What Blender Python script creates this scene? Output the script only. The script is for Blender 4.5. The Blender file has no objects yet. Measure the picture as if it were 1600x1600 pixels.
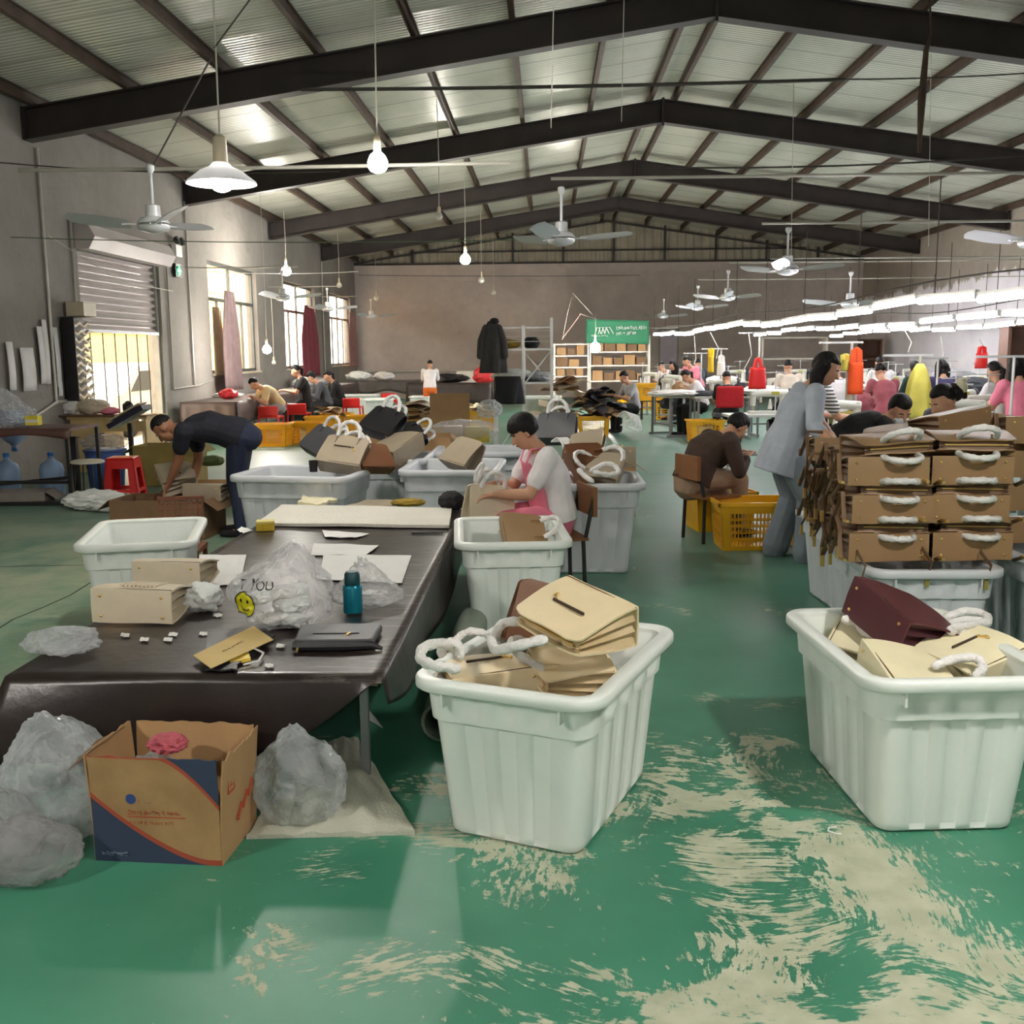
import bpy, bmesh, math, random
from mathutils import Vector, Matrix, noise
V = Vector
random.seed(7)
SC = bpy.context.scene
COL = SC.collection
PI = math.pi
# ------------------------------------------------------------------ camera
H = 1.6; FPX = 1600.0
_ya, _pi, _ro = math.radians(1.97), math.radians(8.88), math.radians(0.5)
CF = V((-math.sin(_ya)*math.cos(_pi), math.cos(_ya)*math.cos(_pi), -math.sin(_pi)))
_r0 = V((math.cos(_ya), math.sin(_ya), 0)); _u0 = _r0.cross(CF)
CR = _r0*math.cos(_ro) - _u0*math.sin(_ro); CU = _r0*math.sin(_ro) + _u0*math.cos(_ro)
CAM = V((0, 0, H))
def ray(px, py): return CF + CR*((px-800)/FPX) - CU*((py-800)/FPX)
def G(px, py, z=0.0):            # where a sight line meets the level z
    d = ray(px, py); return CAM + d*((z-H)/d.z)
def D(px, py, Y):                # where a sight line meets the depth Y
    d = ray(px, py); return CAM + d*(Y/d.y)
def W(px, py, X):
    d = ray(px, py); return CAM + d*(X/d.x)
cam = bpy.data.cameras.new('camera'); co = bpy.data.objects.new('camera', cam); COL.objects.link(co)
cam.sensor_fit = 'AUTO'; cam.angle = 2*math.atan(800/FPX); cam.clip_end = 200
co.matrix_world = Matrix(((CR.x, CU.x, -CF.x, 0), (CR.y, CU.y, -CF.y, 0), (CR.z, CU.z, -CF.z, H), (0, 0, 0, 1)))
SC.camera = co
# ------------------------------------------------------------------ materials
MATS = {}
def nt(m): return m.node_tree.nodes, m.node_tree.links
def mat(name, col, rough=.6, metal=0., var=.12, vs=6., bump=0., bs=60., emis=None, es=0., trans=0., sss=0., alpha=1., spec=.5, coat=0.):
    if name in MATS: return MATS[name]
    m = bpy.data.materials.new(name); m.use_nodes = True; N, L = nt(m)
    b = N['Principled BSDF']
    b.inputs['Roughness'].default_value = rough; b.inputs['Metallic'].default_value = metal
    b.inputs['Specular IOR Level'].default_value = spec
    if coat: b.inputs['Coat Weight'].default_value = coat; b.inputs['Coat Roughness'].default_value = .15
    c = (*col, 1)
    if var > 0:
        tc = N.new('ShaderNodeTexCoord'); no = N.new('ShaderNodeTexNoise'); no.inputs['Scale'].default_value = vs; no.inputs['Detail'].default_value = 5
        L.new(tc.outputs['Object'], no.inputs['Vector'])
        rp = N.new('ShaderNodeValToRGB')
        rp.color_ramp.elements[0].position = .3; rp.color_ramp.elements[1].position = .7
        rp.color_ramp.elements[0].color = tuple(max(0, x*(1-var)) for x in col)+(1,)
        rp.color_ramp.elements[1].color = tuple(min(1, x*(1+var)) for x in col)+(1,)
        L.new(no.outputs['Fac'], rp.inputs['Fac']); L.new(rp.outputs['Color'], b.inputs['Base Color'])
        if bump:
            n2 = N.new('ShaderNodeTexNoise'); n2.inputs['Scale'].default_value = bs; n2.inputs['Detail'].default_value = 4
            L.new(tc.outputs['Object'], n2.inputs['Vector'])
            bp = N.new('ShaderNodeBump'); bp.inputs['Strength'].default_value = bump; bp.inputs['Distance'].default_value = .02
            L.new(n2.outputs['Fac'], bp.inputs['Height']); L.new(bp.outputs['Normal'], b.inputs['Normal'])
    else: b.inputs['Base Color'].default_value = c
    if emis: b.inputs['Emission Color'].default_value = (*emis, 1); b.inputs['Emission Strength'].default_value = es
    if trans: b.inputs['Transmission Weight'].default_value = trans
    if sss: b.inputs['Subsurface Weight'].default_value = sss; b.inputs['Subsurface Radius'].default_value = (.05, .05, .05)
    if alpha < 1: b.inputs['Alpha'].default_value = alpha
    MATS[name] = m; return m
def srgb(r, g, b):
    f = lambda c: (c/255/12.92) if c <= 10 else ((c/255+.055)/1.055)**2.4
    return (f(r), f(g), f(b))
# ------------------------------------------------------------------ mesh building
class MB:
    def __init__(s): s.v = []; s.f = []; s.mi = []; s.cur = 0
    def add(s, vs, fs):
        o = len(s.v); s.v += [tuple(x) for x in vs]; s.f += [tuple(i+o for i in f) for f in fs]; s.mi += [s.cur]*len(fs); return s
    def box(s, c, d, M=None):
        x, y, z = d[0]/2, d[1]/2, d[2]/2; c = V(c)
        P = [V((a*x, b*y, e*z)) for e in (-1, 1) for b in (-1, 1) for a in (-1, 1)]
        if M is not None: P = [M @ p for p in P]
        return s.add([c+p for p in P], [(0, 2, 3, 1), (4, 5, 7, 6), (0, 1, 5, 4), (2, 6, 7, 3), (0, 4, 6, 2), (1, 3, 7, 5)])
    def b2(s, lo, hi): return s.box([(a+b)/2 for a, b in zip(lo, hi)], [abs(b-a) for a, b in zip(lo, hi)])
    def bar(s, p, q, w, h=None, up=(0, 0, 1)):
        p, q = V(p), V(q); d = q-p; l = d.length
        if l < 1e-6: return s
        d.normalize(); u = V(up)
        if abs(d.dot(u)) > .98: u = V((1, 0, 0))
        x = d.cross(u).normalized(); u = x.cross(d)
        M = Matrix((x, u, d)).transposed()
        return s.box((p+q)/2, (w, h or w, l), M)
    def tube(s, pts, r, n=8, cap=True, side=None, closed=False):
        pts = [V(p) for p in pts]; k = len(pts)
        rs = r if isinstance(r, (list, tuple)) and len(r) == k else [r]*k
        vs = []; pu = None
        for i, p in enumerate(pts):
            a = pts[(i-1) % k] if (i > 0 or closed) else p; b = pts[(i+1) % k] if (i < k-1 or closed) else p
            d = (b-a); d = d.normalized() if d.length > 1e-9 else V((0, 0, 1))
            if pu is None:
                u = V(side) if side is not None else (V((0, 0, 1)) if abs(d.z) < .9 else V((1, 0, 0)))
            else: u = pu
            u = u - d*u.dot(d)
            if u.length < 1e-6: u = d.orthogonal()
            u.normalize(); w = d.cross(u); pu = u
            ra, rb = rs[i] if isinstance(rs[i], (tuple, list)) else (rs[i], rs[i])
            for j in range(n):
                t = 2*PI*j/n; vs.append(p+u*(ra*math.cos(t))+w*(rb*math.sin(t)))
        fs = []
        for i in range(k if closed else k-1):
            for j in range(n):
                a = i*n+j; b = i*n+(j+1) % n; c = ((i+1) % k)*n+(j+1) % n; e = ((i+1) % k)*n+j
                fs.append((a, b, c, e))
        if cap and not closed:
            fs.append(tuple(range(n-1, -1, -1))); fs.append(tuple(range((k-1)*n, k*n)))
        return s.add(vs, fs)
    def limb(s, pts, rads, side=None, n=10):     # tapered rounded limb
        pts = [V(p) for p in pts]; R = [(r, r) if not isinstance(r, (tuple, list)) else tuple(r) for r in rads]
        d0 = (pts[0]-pts[1]).normalized(); d1 = (pts[-1]-pts[-2]).normalized()
        a, b = R[0], R[-1]; m0 = min(a); m1 = min(b)
        P = [pts[0]+d0*m0*.95, pts[0]+d0*m0*.7]+pts+[pts[-1]+d1*m1*.7, pts[-1]+d1*m1*.95]
        Q = [(a[0]*.25, a[1]*.25), (a[0]*.7, a[1]*.7)]+R+[(b[0]*.7, b[1]*.7), (b[0]*.25, b[1]*.25)]
        return s.tube(P, Q, n, side=side)
    def lathe(s, prof, n=20, c=(0, 0, 0), M=None):
        c = V(c); vs = []
        for r, z in prof:
            for j in range(n):
                p = V((r*math.cos(2*PI*j/n), r*math.sin(2*PI*j/n), z)); vs.append(c+((M @ p) if M is not None else p))
        k = len(prof); fs = [(i*n+j, i*n+(j+1) % n, (i+1)*n+(j+1) % n, (i+1)*n+j) for i in range(k-1) for j in range(n)]
        fs.append(tuple(range(n-1, -1, -1))); fs.append(tuple(range((k-1)*n, k*n)))
        return s.add(vs, fs)
    def ball(s, c, r, M=None, n=14, k=9):
        r = r if isinstance(r, (tuple, list)) else (r, r, r); c = V(c); vs = []
        for i in range(1, k):
            t = PI*i/k
            for j in range(n):
                a = 2*PI*j/n; p = V((r[0]*math.sin(t)*math.cos(a), r[1]*math.sin(t)*math.sin(a), r[2]*math.cos(t)))
                vs.append(c+((M @ p) if M is not None else p))
        for zz in (r[2], -r[2]):
            p = V((0, 0, zz)); vs.append(c+((M @ p) if M is not None else p))
        fs = [((i)*n+j, (i+1)*n+j, (i+1)*n+(j+1) % n, i*n+(j+1) % n) for i in range(k-2) for j in range(n)]
        T = (k-1)*n
        fs += [(T, j, (j+1) % n) for j in range(n)] + [(T+1, (k-2)*n+(j+1) % n, (k-2)*n+j) for j in range(n)]
        return s.add(vs, fs)
    def grid(s, fn, nu, nv):                       # fn(u,v) -> point, u,v in 0..1
        vs = [fn(i/nu, j/nv) for j in range(nv+1) for i in range(nu+1)]
        fs = [(j*(nu+1)+i, j*(nu+1)+i+1, (j+1)*(nu+1)+i+1, (j+1)*(nu+1)+i) for j in range(nv) for i in range(nu)]
        return s.add(vs, fs)
    def prism(s, poly, d, M=None, c=(0, 0, 0)):    # poly in x,z ; thickness d along y
        n = len(poly); P = [V((x, -d/2, z)) for x, z in poly]+[V((x, d/2, z)) for x, z in poly]
        if M is not None: P = [M @ p for p in P]
        c = V(c)
        fs = [tuple(range(n)), tuple(range(2*n-1, n-1, -1))]+[(i, i+n, (i+1) % n+n, (i+1) % n) for i in range(n)]
        return s.add([c+p for p in P], fs)
    def mesh(s, name):
        me = bpy.data.meshes.new(name); me.from_pydata(s.v, [], s.f); me.polygons.foreach_set('material_index', s.mi); me.validate()
        bm = bmesh.new(); bm.from_mesh(me); bmesh.ops.recalc_face_normals(bm, faces=bm.faces); bm.to_mesh(me); bm.free()
        me.update(); return me
def smooth(me, ang=40):
    me.polygons.foreach_set('use_smooth', [True]*len(me.polygons))
    bm = bmesh.new(); bm.from_mesh(me); lim = math.radians(ang)
    for e in bm.edges:
        if len(e.link_faces) == 2 and e.calc_face_angle(0) > lim: e.smooth = False
    bm.to_mesh(me); bm.free(); me.update()
def obj(name, mb, m, parent=None, sm=40, loc=None):
    me = mb.mesh(name) if isinstance(mb, MB) else mb
    if sm: smooth(me, sm)
    for x in (m if isinstance(m, (list, tuple)) else [m]): me.materials.append(x)
    o = bpy.data.objects.new(name, me); COL.objects.link(o)
    if parent is not None: o.parent = parent
    if loc is not None: o.location = loc
    return o
def tag(o, label, cat, group=None, kind=None):
    o['label'] = label; o['category'] = cat
    if group: o['group'] = group
    if kind: o['kind'] = kind
    return o
def thing(name, label, cat, loc=(0, 0, 0), rz=0., group=None):
    o = bpy.data.objects.new(name, None); COL.objects.link(o); o.empty_display_size = .1
    o.location = loc; o.rotation_euler = (0, 0, rz); return tag(o, label, cat, group)
def struct(name, mb, m, parent=None, sm=0):
    o = obj(name, mb, m, parent, sm)
    if parent is None: o['kind'] = 'structure'
    return o
KIDS = {}
def kids(o): return [c for c in bpy.data.objects if c.parent == o]
def dup(o, label=None, loc=None, rz=None, group=None):
    if o.name not in KIDS:
        KIDS[o.name] = [(c, kids(c)) for c in kids(o)]
    r = o.copy(); COL.objects.link(r)
    for c, gs in KIDS[o.name]:
        k = c.copy(); COL.objects.link(k); k.parent = r
        for g in gs:
            d = g.copy(); COL.objects.link(d); d.parent = k
    if loc is not None: r.location = loc
    if rz is not None: r.rotation_euler = (0, 0, rz)
    if label: r['label'] = label
    if group: r['group'] = group
    return r
def pose(o, loc, up, front):
    z = V(up).normalized(); y = -V(front); y = (y - z*y.dot(z)).normalized(); x = y.cross(z)
    s = o.scale.copy()
    o.matrix_world = Matrix(((x.x*s.x, y.x*s.y, z.x*s.z, loc[0]), (x.y*s.x, y.y*s.y, z.y*s.z, loc[1]), (x.z*s.x, y.z*s.y, z.z*s.z, loc[2]), (0, 0, 0, 1)))
    return o
def bake(mb, mods, name):
    me = mb.mesh(name); o = bpy.data.objects.new(name, me); COL.objects.link(o)
    for t, kw in mods:
        md = o.modifiers.new(t, t)
        for k, v in kw.items(): setattr(md, k, v)
    dg = bpy.context.evaluated_depsgraph_get(); dg.update()
    r = bpy.data.meshes.new_from_object(o.evaluated_get(dg)); r.name = name
    bpy.data.objects.remove(o); bpy.data.meshes.remove(me); return r
def blend_mesh(mb, vox, it=4, name='body'):
    return bake(mb, [('REMESH', dict(mode='VOXEL', voxel_size=vox)), ('SMOOTH', dict(factor=.5, iterations=it))], name)
ORD = ['first', 'second', 'third', 'fourth', 'fifth', 'sixth', 'seventh', 'eighth', 'ninth', 'tenth', 'eleventh', 'twelfth', 'thirteenth', 'fourteenth', 'fifteenth', 'sixteenth', 'seventeenth', 'eighteenth', 'nineteenth', 'twentieth']
def rot(ax, deg): return Matrix.Rotation(math.radians(deg), 3, ax)
def rnd(a, b): return random.uniform(a, b)
# ------------------------------------------------------------------ shared materials
m_beam = mat('beam_paint', srgb(52, 44, 42), .55, 0, .2, 3); m_purl = mat('purlin_rust', srgb(74, 58, 46), .6, .1, .3, 5)
m_white = mat('white_plastic', srgb(225, 226, 222), .35, 0, .04); m_steel = mat('steel_grey', srgb(150, 152, 155), .4, .6, .1)
m_dark = mat('dark_steel', srgb(40, 38, 38), .5, .2, .2); m_black = mat('black_fabric', srgb(26, 25, 28), .8, 0, .25, 8)
m_gold = mat('gold_metal', srgb(224, 190, 116), .38, .85, 0); m_chrome = mat('chrome', srgb(200, 200, 200), .15, 1, 0)
m_wrap = mat('wrap_paper', srgb(226, 224, 222), .6, 0, .08, 30, .6, 60); m_paper = mat('paper', srgb(224, 222, 220), .8, 0, .04)
m_card = mat('cardboard', srgb(168, 132, 92), .85, 0, .1, 5, .1, 40); m_cardd = mat('cardboard_dark', srgb(120, 92, 66), .85, 0, .15, 5)
m_yel = mat('yellow_plastic', srgb(226, 168, 20), .4, 0, .1, 4); m_red = mat('red_plastic', srgb(205, 28, 28), .35, 0, .06)
m_wire = mat('wire_white', srgb(200, 196, 186), .6, 0, 0); m_wired = mat('wire_dark', srgb(60, 56, 52), .6, 0, 0)
m_alu = mat('aluminium', srgb(205, 206, 204), .35, .3, .08); m_shelf = mat('shelf_cream', srgb(222, 216, 205), .5, 0, .08)
def principled(name): 
    m = bpy.data.materials.new(name); m.use_nodes = True; N, L = nt(m); return m, N, L, N['Principled BSDF']
def ramp(N, L, src, p0, p1, c0=(0, 0, 0, 1), c1=(1, 1, 1, 1)):
    r = N.new('ShaderNodeValToRGB'); e = r.color_ramp.elements
    e[0].position = p0; e[1].position = p1; e[0].color = c0; e[1].color = c1
    L.new(src, r.inputs['Fac']); return r.outputs['Color']
def mth(N, L, op, a, b=None, c=None):
    n = N.new('ShaderNodeMath'); n.operation = op
    for i, v in enumerate((a, b, c)):
        if v is None: continue
        if isinstance(v, (int, float)): n.inputs[i].default_value = v
        else: L.new(v, n.inputs[i])
    return n.outputs[0]
def noi(N, L, vec, sc, det=4, rough=.55, dist=0., stretch=None, rz=0., off=(0, 0, 0)):
    n = N.new('ShaderNodeTexNoise'); n.inputs['Scale'].default_value = sc; n.inputs['Detail'].default_value = det; n.inputs['Roughness'].default_value = rough; n.inputs['Distortion'].default_value = dist
    if stretch or rz or any(off):
        mp = N.new('ShaderNodeMapping'); mp.inputs['Scale'].default_value = stretch or (1, 1, 1); mp.inputs['Rotation'].default_value = (0, 0, rz); mp.inputs['Location'].default_value = off
        L.new(vec, mp.inputs['Vector']); vec = mp.outputs['Vector']
    L.new(vec, n.inputs['Vector']); return n.outputs['Fac']
def mix(N, L, f, a, b):
    n = N.new('ShaderNodeMix'); n.data_type = 'RGBA'
    if isinstance(f, (int, float)): n.inputs[0].default_value = f
    else: L.new(f, n.inputs[0])
    for i, v in ((6, a), (7, b)):
        if isinstance(v, tuple): n.inputs[i].default_value = (*v[:3], 1)
        else: L.new(v, n.inputs[i])
    return n.outputs[2]
# floor: green paint worn through to the concrete
m_floor, N, L, B = principled('green_floor_paint')
tc = N.new('ShaderNodeTexCoord').outputs['Object']
sx = N.new('ShaderNodeSeparateXYZ'); L.new(tc, sx.inputs[0])
# swirl the scratch direction with a slow noise field
nz = N.new('ShaderNodeTexNoise'); nz.inputs['Scale'].default_value = .9; nz.inputs['Detail'].default_value = 1.5; L.new(tc, nz.inputs['Vector'])
vm = N.new('ShaderNodeVectorMath'); vm.operation = 'MULTIPLY_ADD'; vm.inputs[1].default_value = (1.1, 1.1, 0); L.new(nz.outputs['Color'], vm.inputs[0]); L.new(tc, vm.inputs[2])
wv = vm.outputs[0]
sA = noi(N, L, wv, 1, 5, .7, 0, (9, 52, 1), .35)
sB = noi(N, L, wv, 1, 5, .7, 0, (46, 11, 1), .9, (3, 7, 0))
sC = noi(N, L, wv, 1, 5, .7, 0, (11, 56, 1), -.75, (11, 2, 0))
sel = ramp(N, L, noi(N, L, tc, 1.1, 2, .5, .6), .42, .56)
sel2 = ramp(N, L, noi(N, L, tc, .9, 2, .5, .6, None, 0, (9, 4, 0)), .45, .58)
st = mix(N, L, sel2, mix(N, L, sel, sA, sB), sC)
big = noi(N, L, tc, 1.7, 4, .6, .4, None, 0, (2.3, 1.1, 0))
st = mth(N, L, 'ADD', mth(N, L, 'MULTIPLY', st, .68), mth(N, L, 'MULTIPLY', noi(N, L, tc, 13, 5, .65, .5), .32))
# how trodden a stretch is: strongest in the passage between the bins, near the bench
def blob(x, y, r, k):
    a = mth(N, L, 'POWER', mth(N, L, 'SUBTRACT', sx.outputs[0], x), 2); b = mth(N, L, 'POWER', mth(N, L, 'SUBTRACT', sx.outputs[1], y), 2)
    d = mth(N, L, 'SQRT', mth(N, L, 'ADD', a, b)); return mth(N, L, 'MULTIPLY', mth(N, L, 'MAXIMUM', mth(N, L, 'SUBTRACT', 1.0, mth(N, L, 'DIVIDE', d, r)), 0.0), k)
wear = mth(N, L, 'ADD', mth(N, L, 'ADD', blob(.6, 2.5, 2.6, .23), blob(1.25, 2.2, .8, .07)), mth(N, L, 'ADD', blob(.75, 3.8, 1.4, .12), blob(-4.6, 5.5, 2.6, .12)))
wear = mth(N, L, 'ADD', wear, blob(.9, 6.2, 1.2, .06))
tot = mth(N, L, 'ADD', mth(N, L, 'ADD', mth(N, L, 'MULTIPLY', st, .95), mth(N, L, 'MULTIPLY', big, .95)), wear)
msk = ramp(N, L, mth(N, L, 'MULTIPLY', tot, .5), .583, .600)
fine = ramp(N, L, noi(N, L, wv, 1, 3, .6, 0, (22, 160, 1), .5), .71, .75)
fine = mth(N, L, 'MULTIPLY', fine, ramp(N, L, noi(N, L, tc, 1.7, 2), .4, .65))
msk = mth(N, L, 'MAXIMUM', msk, mth(N, L, 'MULTIPLY', fine, .8))
gr = mix(N, L, ramp(N, L, noi(N, L, tc, 1.2, 5), .3, .7), srgb(46, 112, 88), srgb(70, 138, 112))
far_sheen = mth(N, L, 'MULTIPLY', mth(N, L, 'MULTIPLY', ramp(N, L, mth(N, L, 'DIVIDE', sx.outputs[1], 20), .17, .5), .8), ramp(N, L, noi(N, L, tc, .7, 5, .65), .25, .6))
gr = mix(N, L, far_sheen, gr, srgb(112, 130, 120))  # greys the far floor: pale grazing reflection painted into the colour
gr = mix(N, L, mth(N, L, 'MULTIPLY', blob(-5.2, 6.5, 5.0, 1.5), ramp(N, L, noi(N, L, tc, 1.4, 6, .7, .3, None, 0, (4, 4, 0)), .3, .62)), gr, srgb(168, 178, 150))  # window daylight on the left floor, put into the paint colour
cg = mix(N, L, ramp(N, L, noi(N, L, tc, 9, 4), .3, .7), srgb(164, 168, 144), srgb(188, 190, 168))
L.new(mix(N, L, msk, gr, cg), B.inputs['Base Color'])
L.new(mth(N, L, 'ADD', mth(N, L, 'MULTIPLY', msk, .3), .42), B.inputs['Roughness'])
bp = N.new('ShaderNodeBump'); bp.inputs['Strength'].default_value = .25; bp.inputs['Distance'].default_value = .004; bp.invert = True
L.new(msk, bp.inputs['Height']); L.new(bp.outputs['Normal'], B.inputs['Normal'])
mb_cr = None
# bare cement render
def cement(name, a, b, stain=.5):
    m, N, L, B = principled(name); tc = N.new('ShaderNodeTexCoord').outputs['Object']
    n1 = ramp(N, L, noi(N, L, tc, .55, 6, .6, .5), .32, .7); n2 = ramp(N, L, noi(N, L, tc, 3.5, 6, .65), .3, .75)
    c = mix(N, L, n1, a, b); c = mix(N, L, mth(N, L, 'MULTIPLY', n2, .35), c, tuple(x*.7 for x in a))
    s = ramp(N, L, noi(N, L, tc, .38, 5, .7, 1.2, (1, 1, 2), 0, (5, 3, 9)), .62, .72)
    c = mix(N, L, mth(N, L, 'MULTIPLY', s, stain), c, tuple(x*.45 for x in a))
    L.new(c, B.inputs['Base Color']); B.inputs['Roughness'].default_value = .92
    bp = N.new('ShaderNodeBump'); bp.inputs['Strength'].default_value = .35; bp.inputs['Distance'].default_value = .03
    L.new(noi(N, L, tc, 14, 6, .65), bp.inputs['Height']); L.new(bp.outputs['Normal'], B.inputs['Normal']); return m, N, L, B, c, tc
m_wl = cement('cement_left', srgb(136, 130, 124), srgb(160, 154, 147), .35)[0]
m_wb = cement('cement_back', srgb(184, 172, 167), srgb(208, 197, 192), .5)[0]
m_wr, N, L, B, c, tc = cement('cement_right', srgb(150, 140, 130), srgb(168, 158, 146), .1)
sx = N.new('ShaderNodeSeparateXYZ'); L.new(tc, sx.inputs[0])
edge = mth(N, L, 'ADD', sx.outputs[2], mth(N, L, 'MULTIPLY', noi(N, L, tc, 1.6, 6, .75, 0, (1, 1, .25)), 1.1))
edge = mth(N, L, 'ADD', edge, mth(N, L, 'MULTIPLY', sx.outputs[1], .012))
mk = ramp(N, L, edge, 4.20/6, 4.26/6); dv = [n for n in N if n.type == 'VALTORGB'][-1]
L.new(mth(N, L, 'DIVIDE', edge, 6), dv.inputs['Fac'])
wh = mix(N, L, ramp(N, L, noi(N, L, tc, 1.3, 5), .3, .75), srgb(212, 206, 214), srgb(232, 228, 232))
L.new(mix(N, L, mk, wh, c), B.inputs['Base Color'])
# roof lining: pale ribbed sheet, satin
m_roof, N, L, B = principled('roof_sheet'); tc = N.new('ShaderNodeTexCoord').outputs['Object']
sx = N.new('ShaderNodeSeparateXYZ'); L.new(tc, sx.inputs[0])
cc = mix(N, L, ramp(N, L, noi(N, L, tc, .8, 5, .6), .3, .7), srgb(198, 199, 184), srgb(220, 220, 206))
fr = mth(N, L, 'FRACT', mth(N, L, 'DIVIDE', sx.outputs[1], .95))
seam = mth(N, L, 'LESS_THAN', fr, .022)
cc = mix(N, L, mth(N, L, 'MULTIPLY', seam, .65), cc, srgb(70, 68, 60))
L.new(cc, B.inputs['Base Color']); B.inputs['Roughness'].default_value = .26; B.inputs['Metallic'].default_value = .15
rb = mth(N, L, 'SINE', mth(N, L, 'MULTIPLY', sx.outputs[1], 2*PI/.095))
hh = mth(N, L, 'ADD', rb, mth(N, L, 'MULTIPLY', noi(N, L, tc, 4, 4), 1.5))
bp = N.new('ShaderNodeBump'); bp.inputs['Strength'].default_value = .45; bp.inputs['Distance'].default_value = .012
L.new(hh, bp.inputs['Height']); L.new(bp.outputs['Normal'], B.inputs['Normal'])
m_gab = mat('gable_sheet', srgb(160, 154, 138), .6, .1, .15, 2)
m_glass = bpy.data.materials.new('window_glass'); m_glass.use_nodes = True; N, L = nt(m_glass)
N.remove(N['Principled BSDF']); g = N.new('ShaderNodeBsdfGlossy'); g.inputs['Roughness'].default_value = .05; t = N.new('ShaderNodeBsdfTransparent'); mx = N.new('ShaderNodeMixShader'); mx.inputs[0].default_value = .07
L.new(t.outputs[0], mx.inputs[1]); L.new(g.outputs[0], mx.inputs[2]); L.new(mx.outputs[0], N['Material Output'].inputs[0])
# ------------------------------------------------------------------ shell
XL, XR, YB, YF, XM = -6.7, 10.92, 36.5, -6.0, 2.11
HALF = XR-XM
def zb(x): return 4.33+.151*(HALF-abs(x-XM))       # underside of the roof beams
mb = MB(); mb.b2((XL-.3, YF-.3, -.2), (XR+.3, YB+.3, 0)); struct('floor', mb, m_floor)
for pts in ([(-30, 1000), (20, 968), (70, 948), (110, 930), (150, 905), (178, 893)], [(-20, 886), (60, 884), (130, 883)], [(1035, 640), (1050, 662), (1066, 684), (1092, 712)]):
    mb = MB(); Q = [G(*p) for p in pts]
    for a_, b_ in zip(Q, Q[1:]): mb.bar(a_+V((0, 0, .0005)), b_+V((0, 0, .0005)), .012, .001)
    struct('floor_crack', mb, mat('crack_dark', srgb(52, 60, 52), .9, 0, 0))
doorY = (14.82, 17.95); wins = [(20.55, 24.0), (26.5, 30.05), (32.1, 35.55)]; wz = (1.22, 3.46)
mb = MB(); th = .26
def lw(y0, y1, z0, z1): mb.b2((XL-th, y0, z0), (XL, y1, z1))
ys = YF
for (a, b), (z0, z1) in [(doorY, (0, 3.25))]+[(w, wz) for w in wins]:
    lw(ys, a, 0, 5.0)
    if z0 > 0: lw(a, b, 0, z0)
    lw(a, b, z1, 5.0); ys = b
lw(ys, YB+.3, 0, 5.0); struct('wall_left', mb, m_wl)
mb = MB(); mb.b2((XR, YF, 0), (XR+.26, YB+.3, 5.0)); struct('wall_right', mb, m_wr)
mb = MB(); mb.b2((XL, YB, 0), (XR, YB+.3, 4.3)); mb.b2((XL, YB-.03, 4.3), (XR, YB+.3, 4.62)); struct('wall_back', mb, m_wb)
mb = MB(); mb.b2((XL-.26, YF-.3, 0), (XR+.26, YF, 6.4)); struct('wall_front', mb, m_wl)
# gable sheeting over the back wall
mb = MB(); n = 250
pf = []
for i in range(n+1):
    x = XL+(XR-XL)*i/n; dy = [0, 0, .035, .035][i % 4]; pf.append((x, YB+.1-dy))
vs = []
for x, y in pf: vs += [(x, y, 4.6), (x, y, zb(x)+.56)]
mb.add(vs, [(2*i, 2*i+1, 2*i+3, 2*i+2) for i in range(n)]); struct('wall_gable', mb, m_gab)
mb = MB()
for x in [XL+.3+1.75*i for i in range(11)]: mb.bar((x, YB-.02, 4.62), (x, YB-.02, zb(x)+.5), .07)
for x0, x1 in ((XL, XM), (XM, XR)):
    mb.bar((x0, YB-.03, zb(x0)+.36), (x1, YB-.03, zb(x1)+.36), .06)
mb.bar((XL+2, YB-.03, 5.05), (XR-2, YB-.03, 5.05), .05); mb.bar((XL, YB-.03, 4.65), (XR, YB-.03, 4.65), .06)
struct('trim_1', mb, m_beam)
# roof
mb = MB()
for s in (-1, 1):
    xe = XM+s*(HALF+.5); z0 = zb(XM)+.56; z1 = zb(XM)+.56-.151*(HALF+.5)
    mb.add([(XM, YF-.4, z0), (XM, YB+.4, z0), (xe, YB+.4, z1), (xe, YF-.4, z1), (XM, YF-.4, z0+.08), (XM, YB+.4, z0+.08), (xe, YB+.4, z1+.08), (xe, YF-.4, z1+.08)],
           [(0, 1, 2, 3), (4, 5, 6, 7), (0, 1, 5, 4), (1, 2, 6, 5), (2, 3, 7, 6), (3, 0, 4, 7)])
struct('ceiling', mb, m_roof)
# portal beams
for Y in (-4.0, 1.85, 7.7, 13.57, 19.45, 25.3, 31.15):
    mb = MB()
    for s in (-1, 1):
        def q(x, dz): return (x, zb(x)+dz)
        xe = XM+s*(HALF-.03); xm = XM
        def slab(z0, z1, w, dx0=0):
            P = []
            for y in (Y-w/2, Y+w/2):
                for x in (xe, xm):
                    P += [(x, y, zb(x)+z0), (x, y, zb(x)+z1)]
            mb.add(P, [(0, 1, 3, 2), (4, 6, 7, 5), (0, 2, 6, 4), (1, 5, 7, 3), (0, 4, 5, 1), (2, 3, 7, 6)])
        slab(.02, .38, .02); slab(0, .02, .22); slab(.38, .40, .22)
        mb.b2((min(xe, xe-s*.02), Y-.11, zb(xe)), (max(xe, xe-s*.02), Y+.11, zb(xe)+.4))
    mb.b2((XM-.02, Y-.12, zb(XM)-.06), (XM+.02, Y+.12, zb(XM)+.42))
    struct('roof_beam', mb, m_beam)
for s in (-1, 1):
    for d in [.22]+[1.3+1.225*k for k in range(7)]:
        x = XM+s*d; mb = MB(); z = zb(x)+.40
        mb.b2((x-.008, YF, z), (x+.008, YB, z+.15)); mb.b2((x-.035, YF, z), (x+.035, YB, z+.015)); mb.b2((x-.035, YF, z+.135), (x+.035, YB, z+.15))
        struct('roof_purlin', mb, m_purl)
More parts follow.
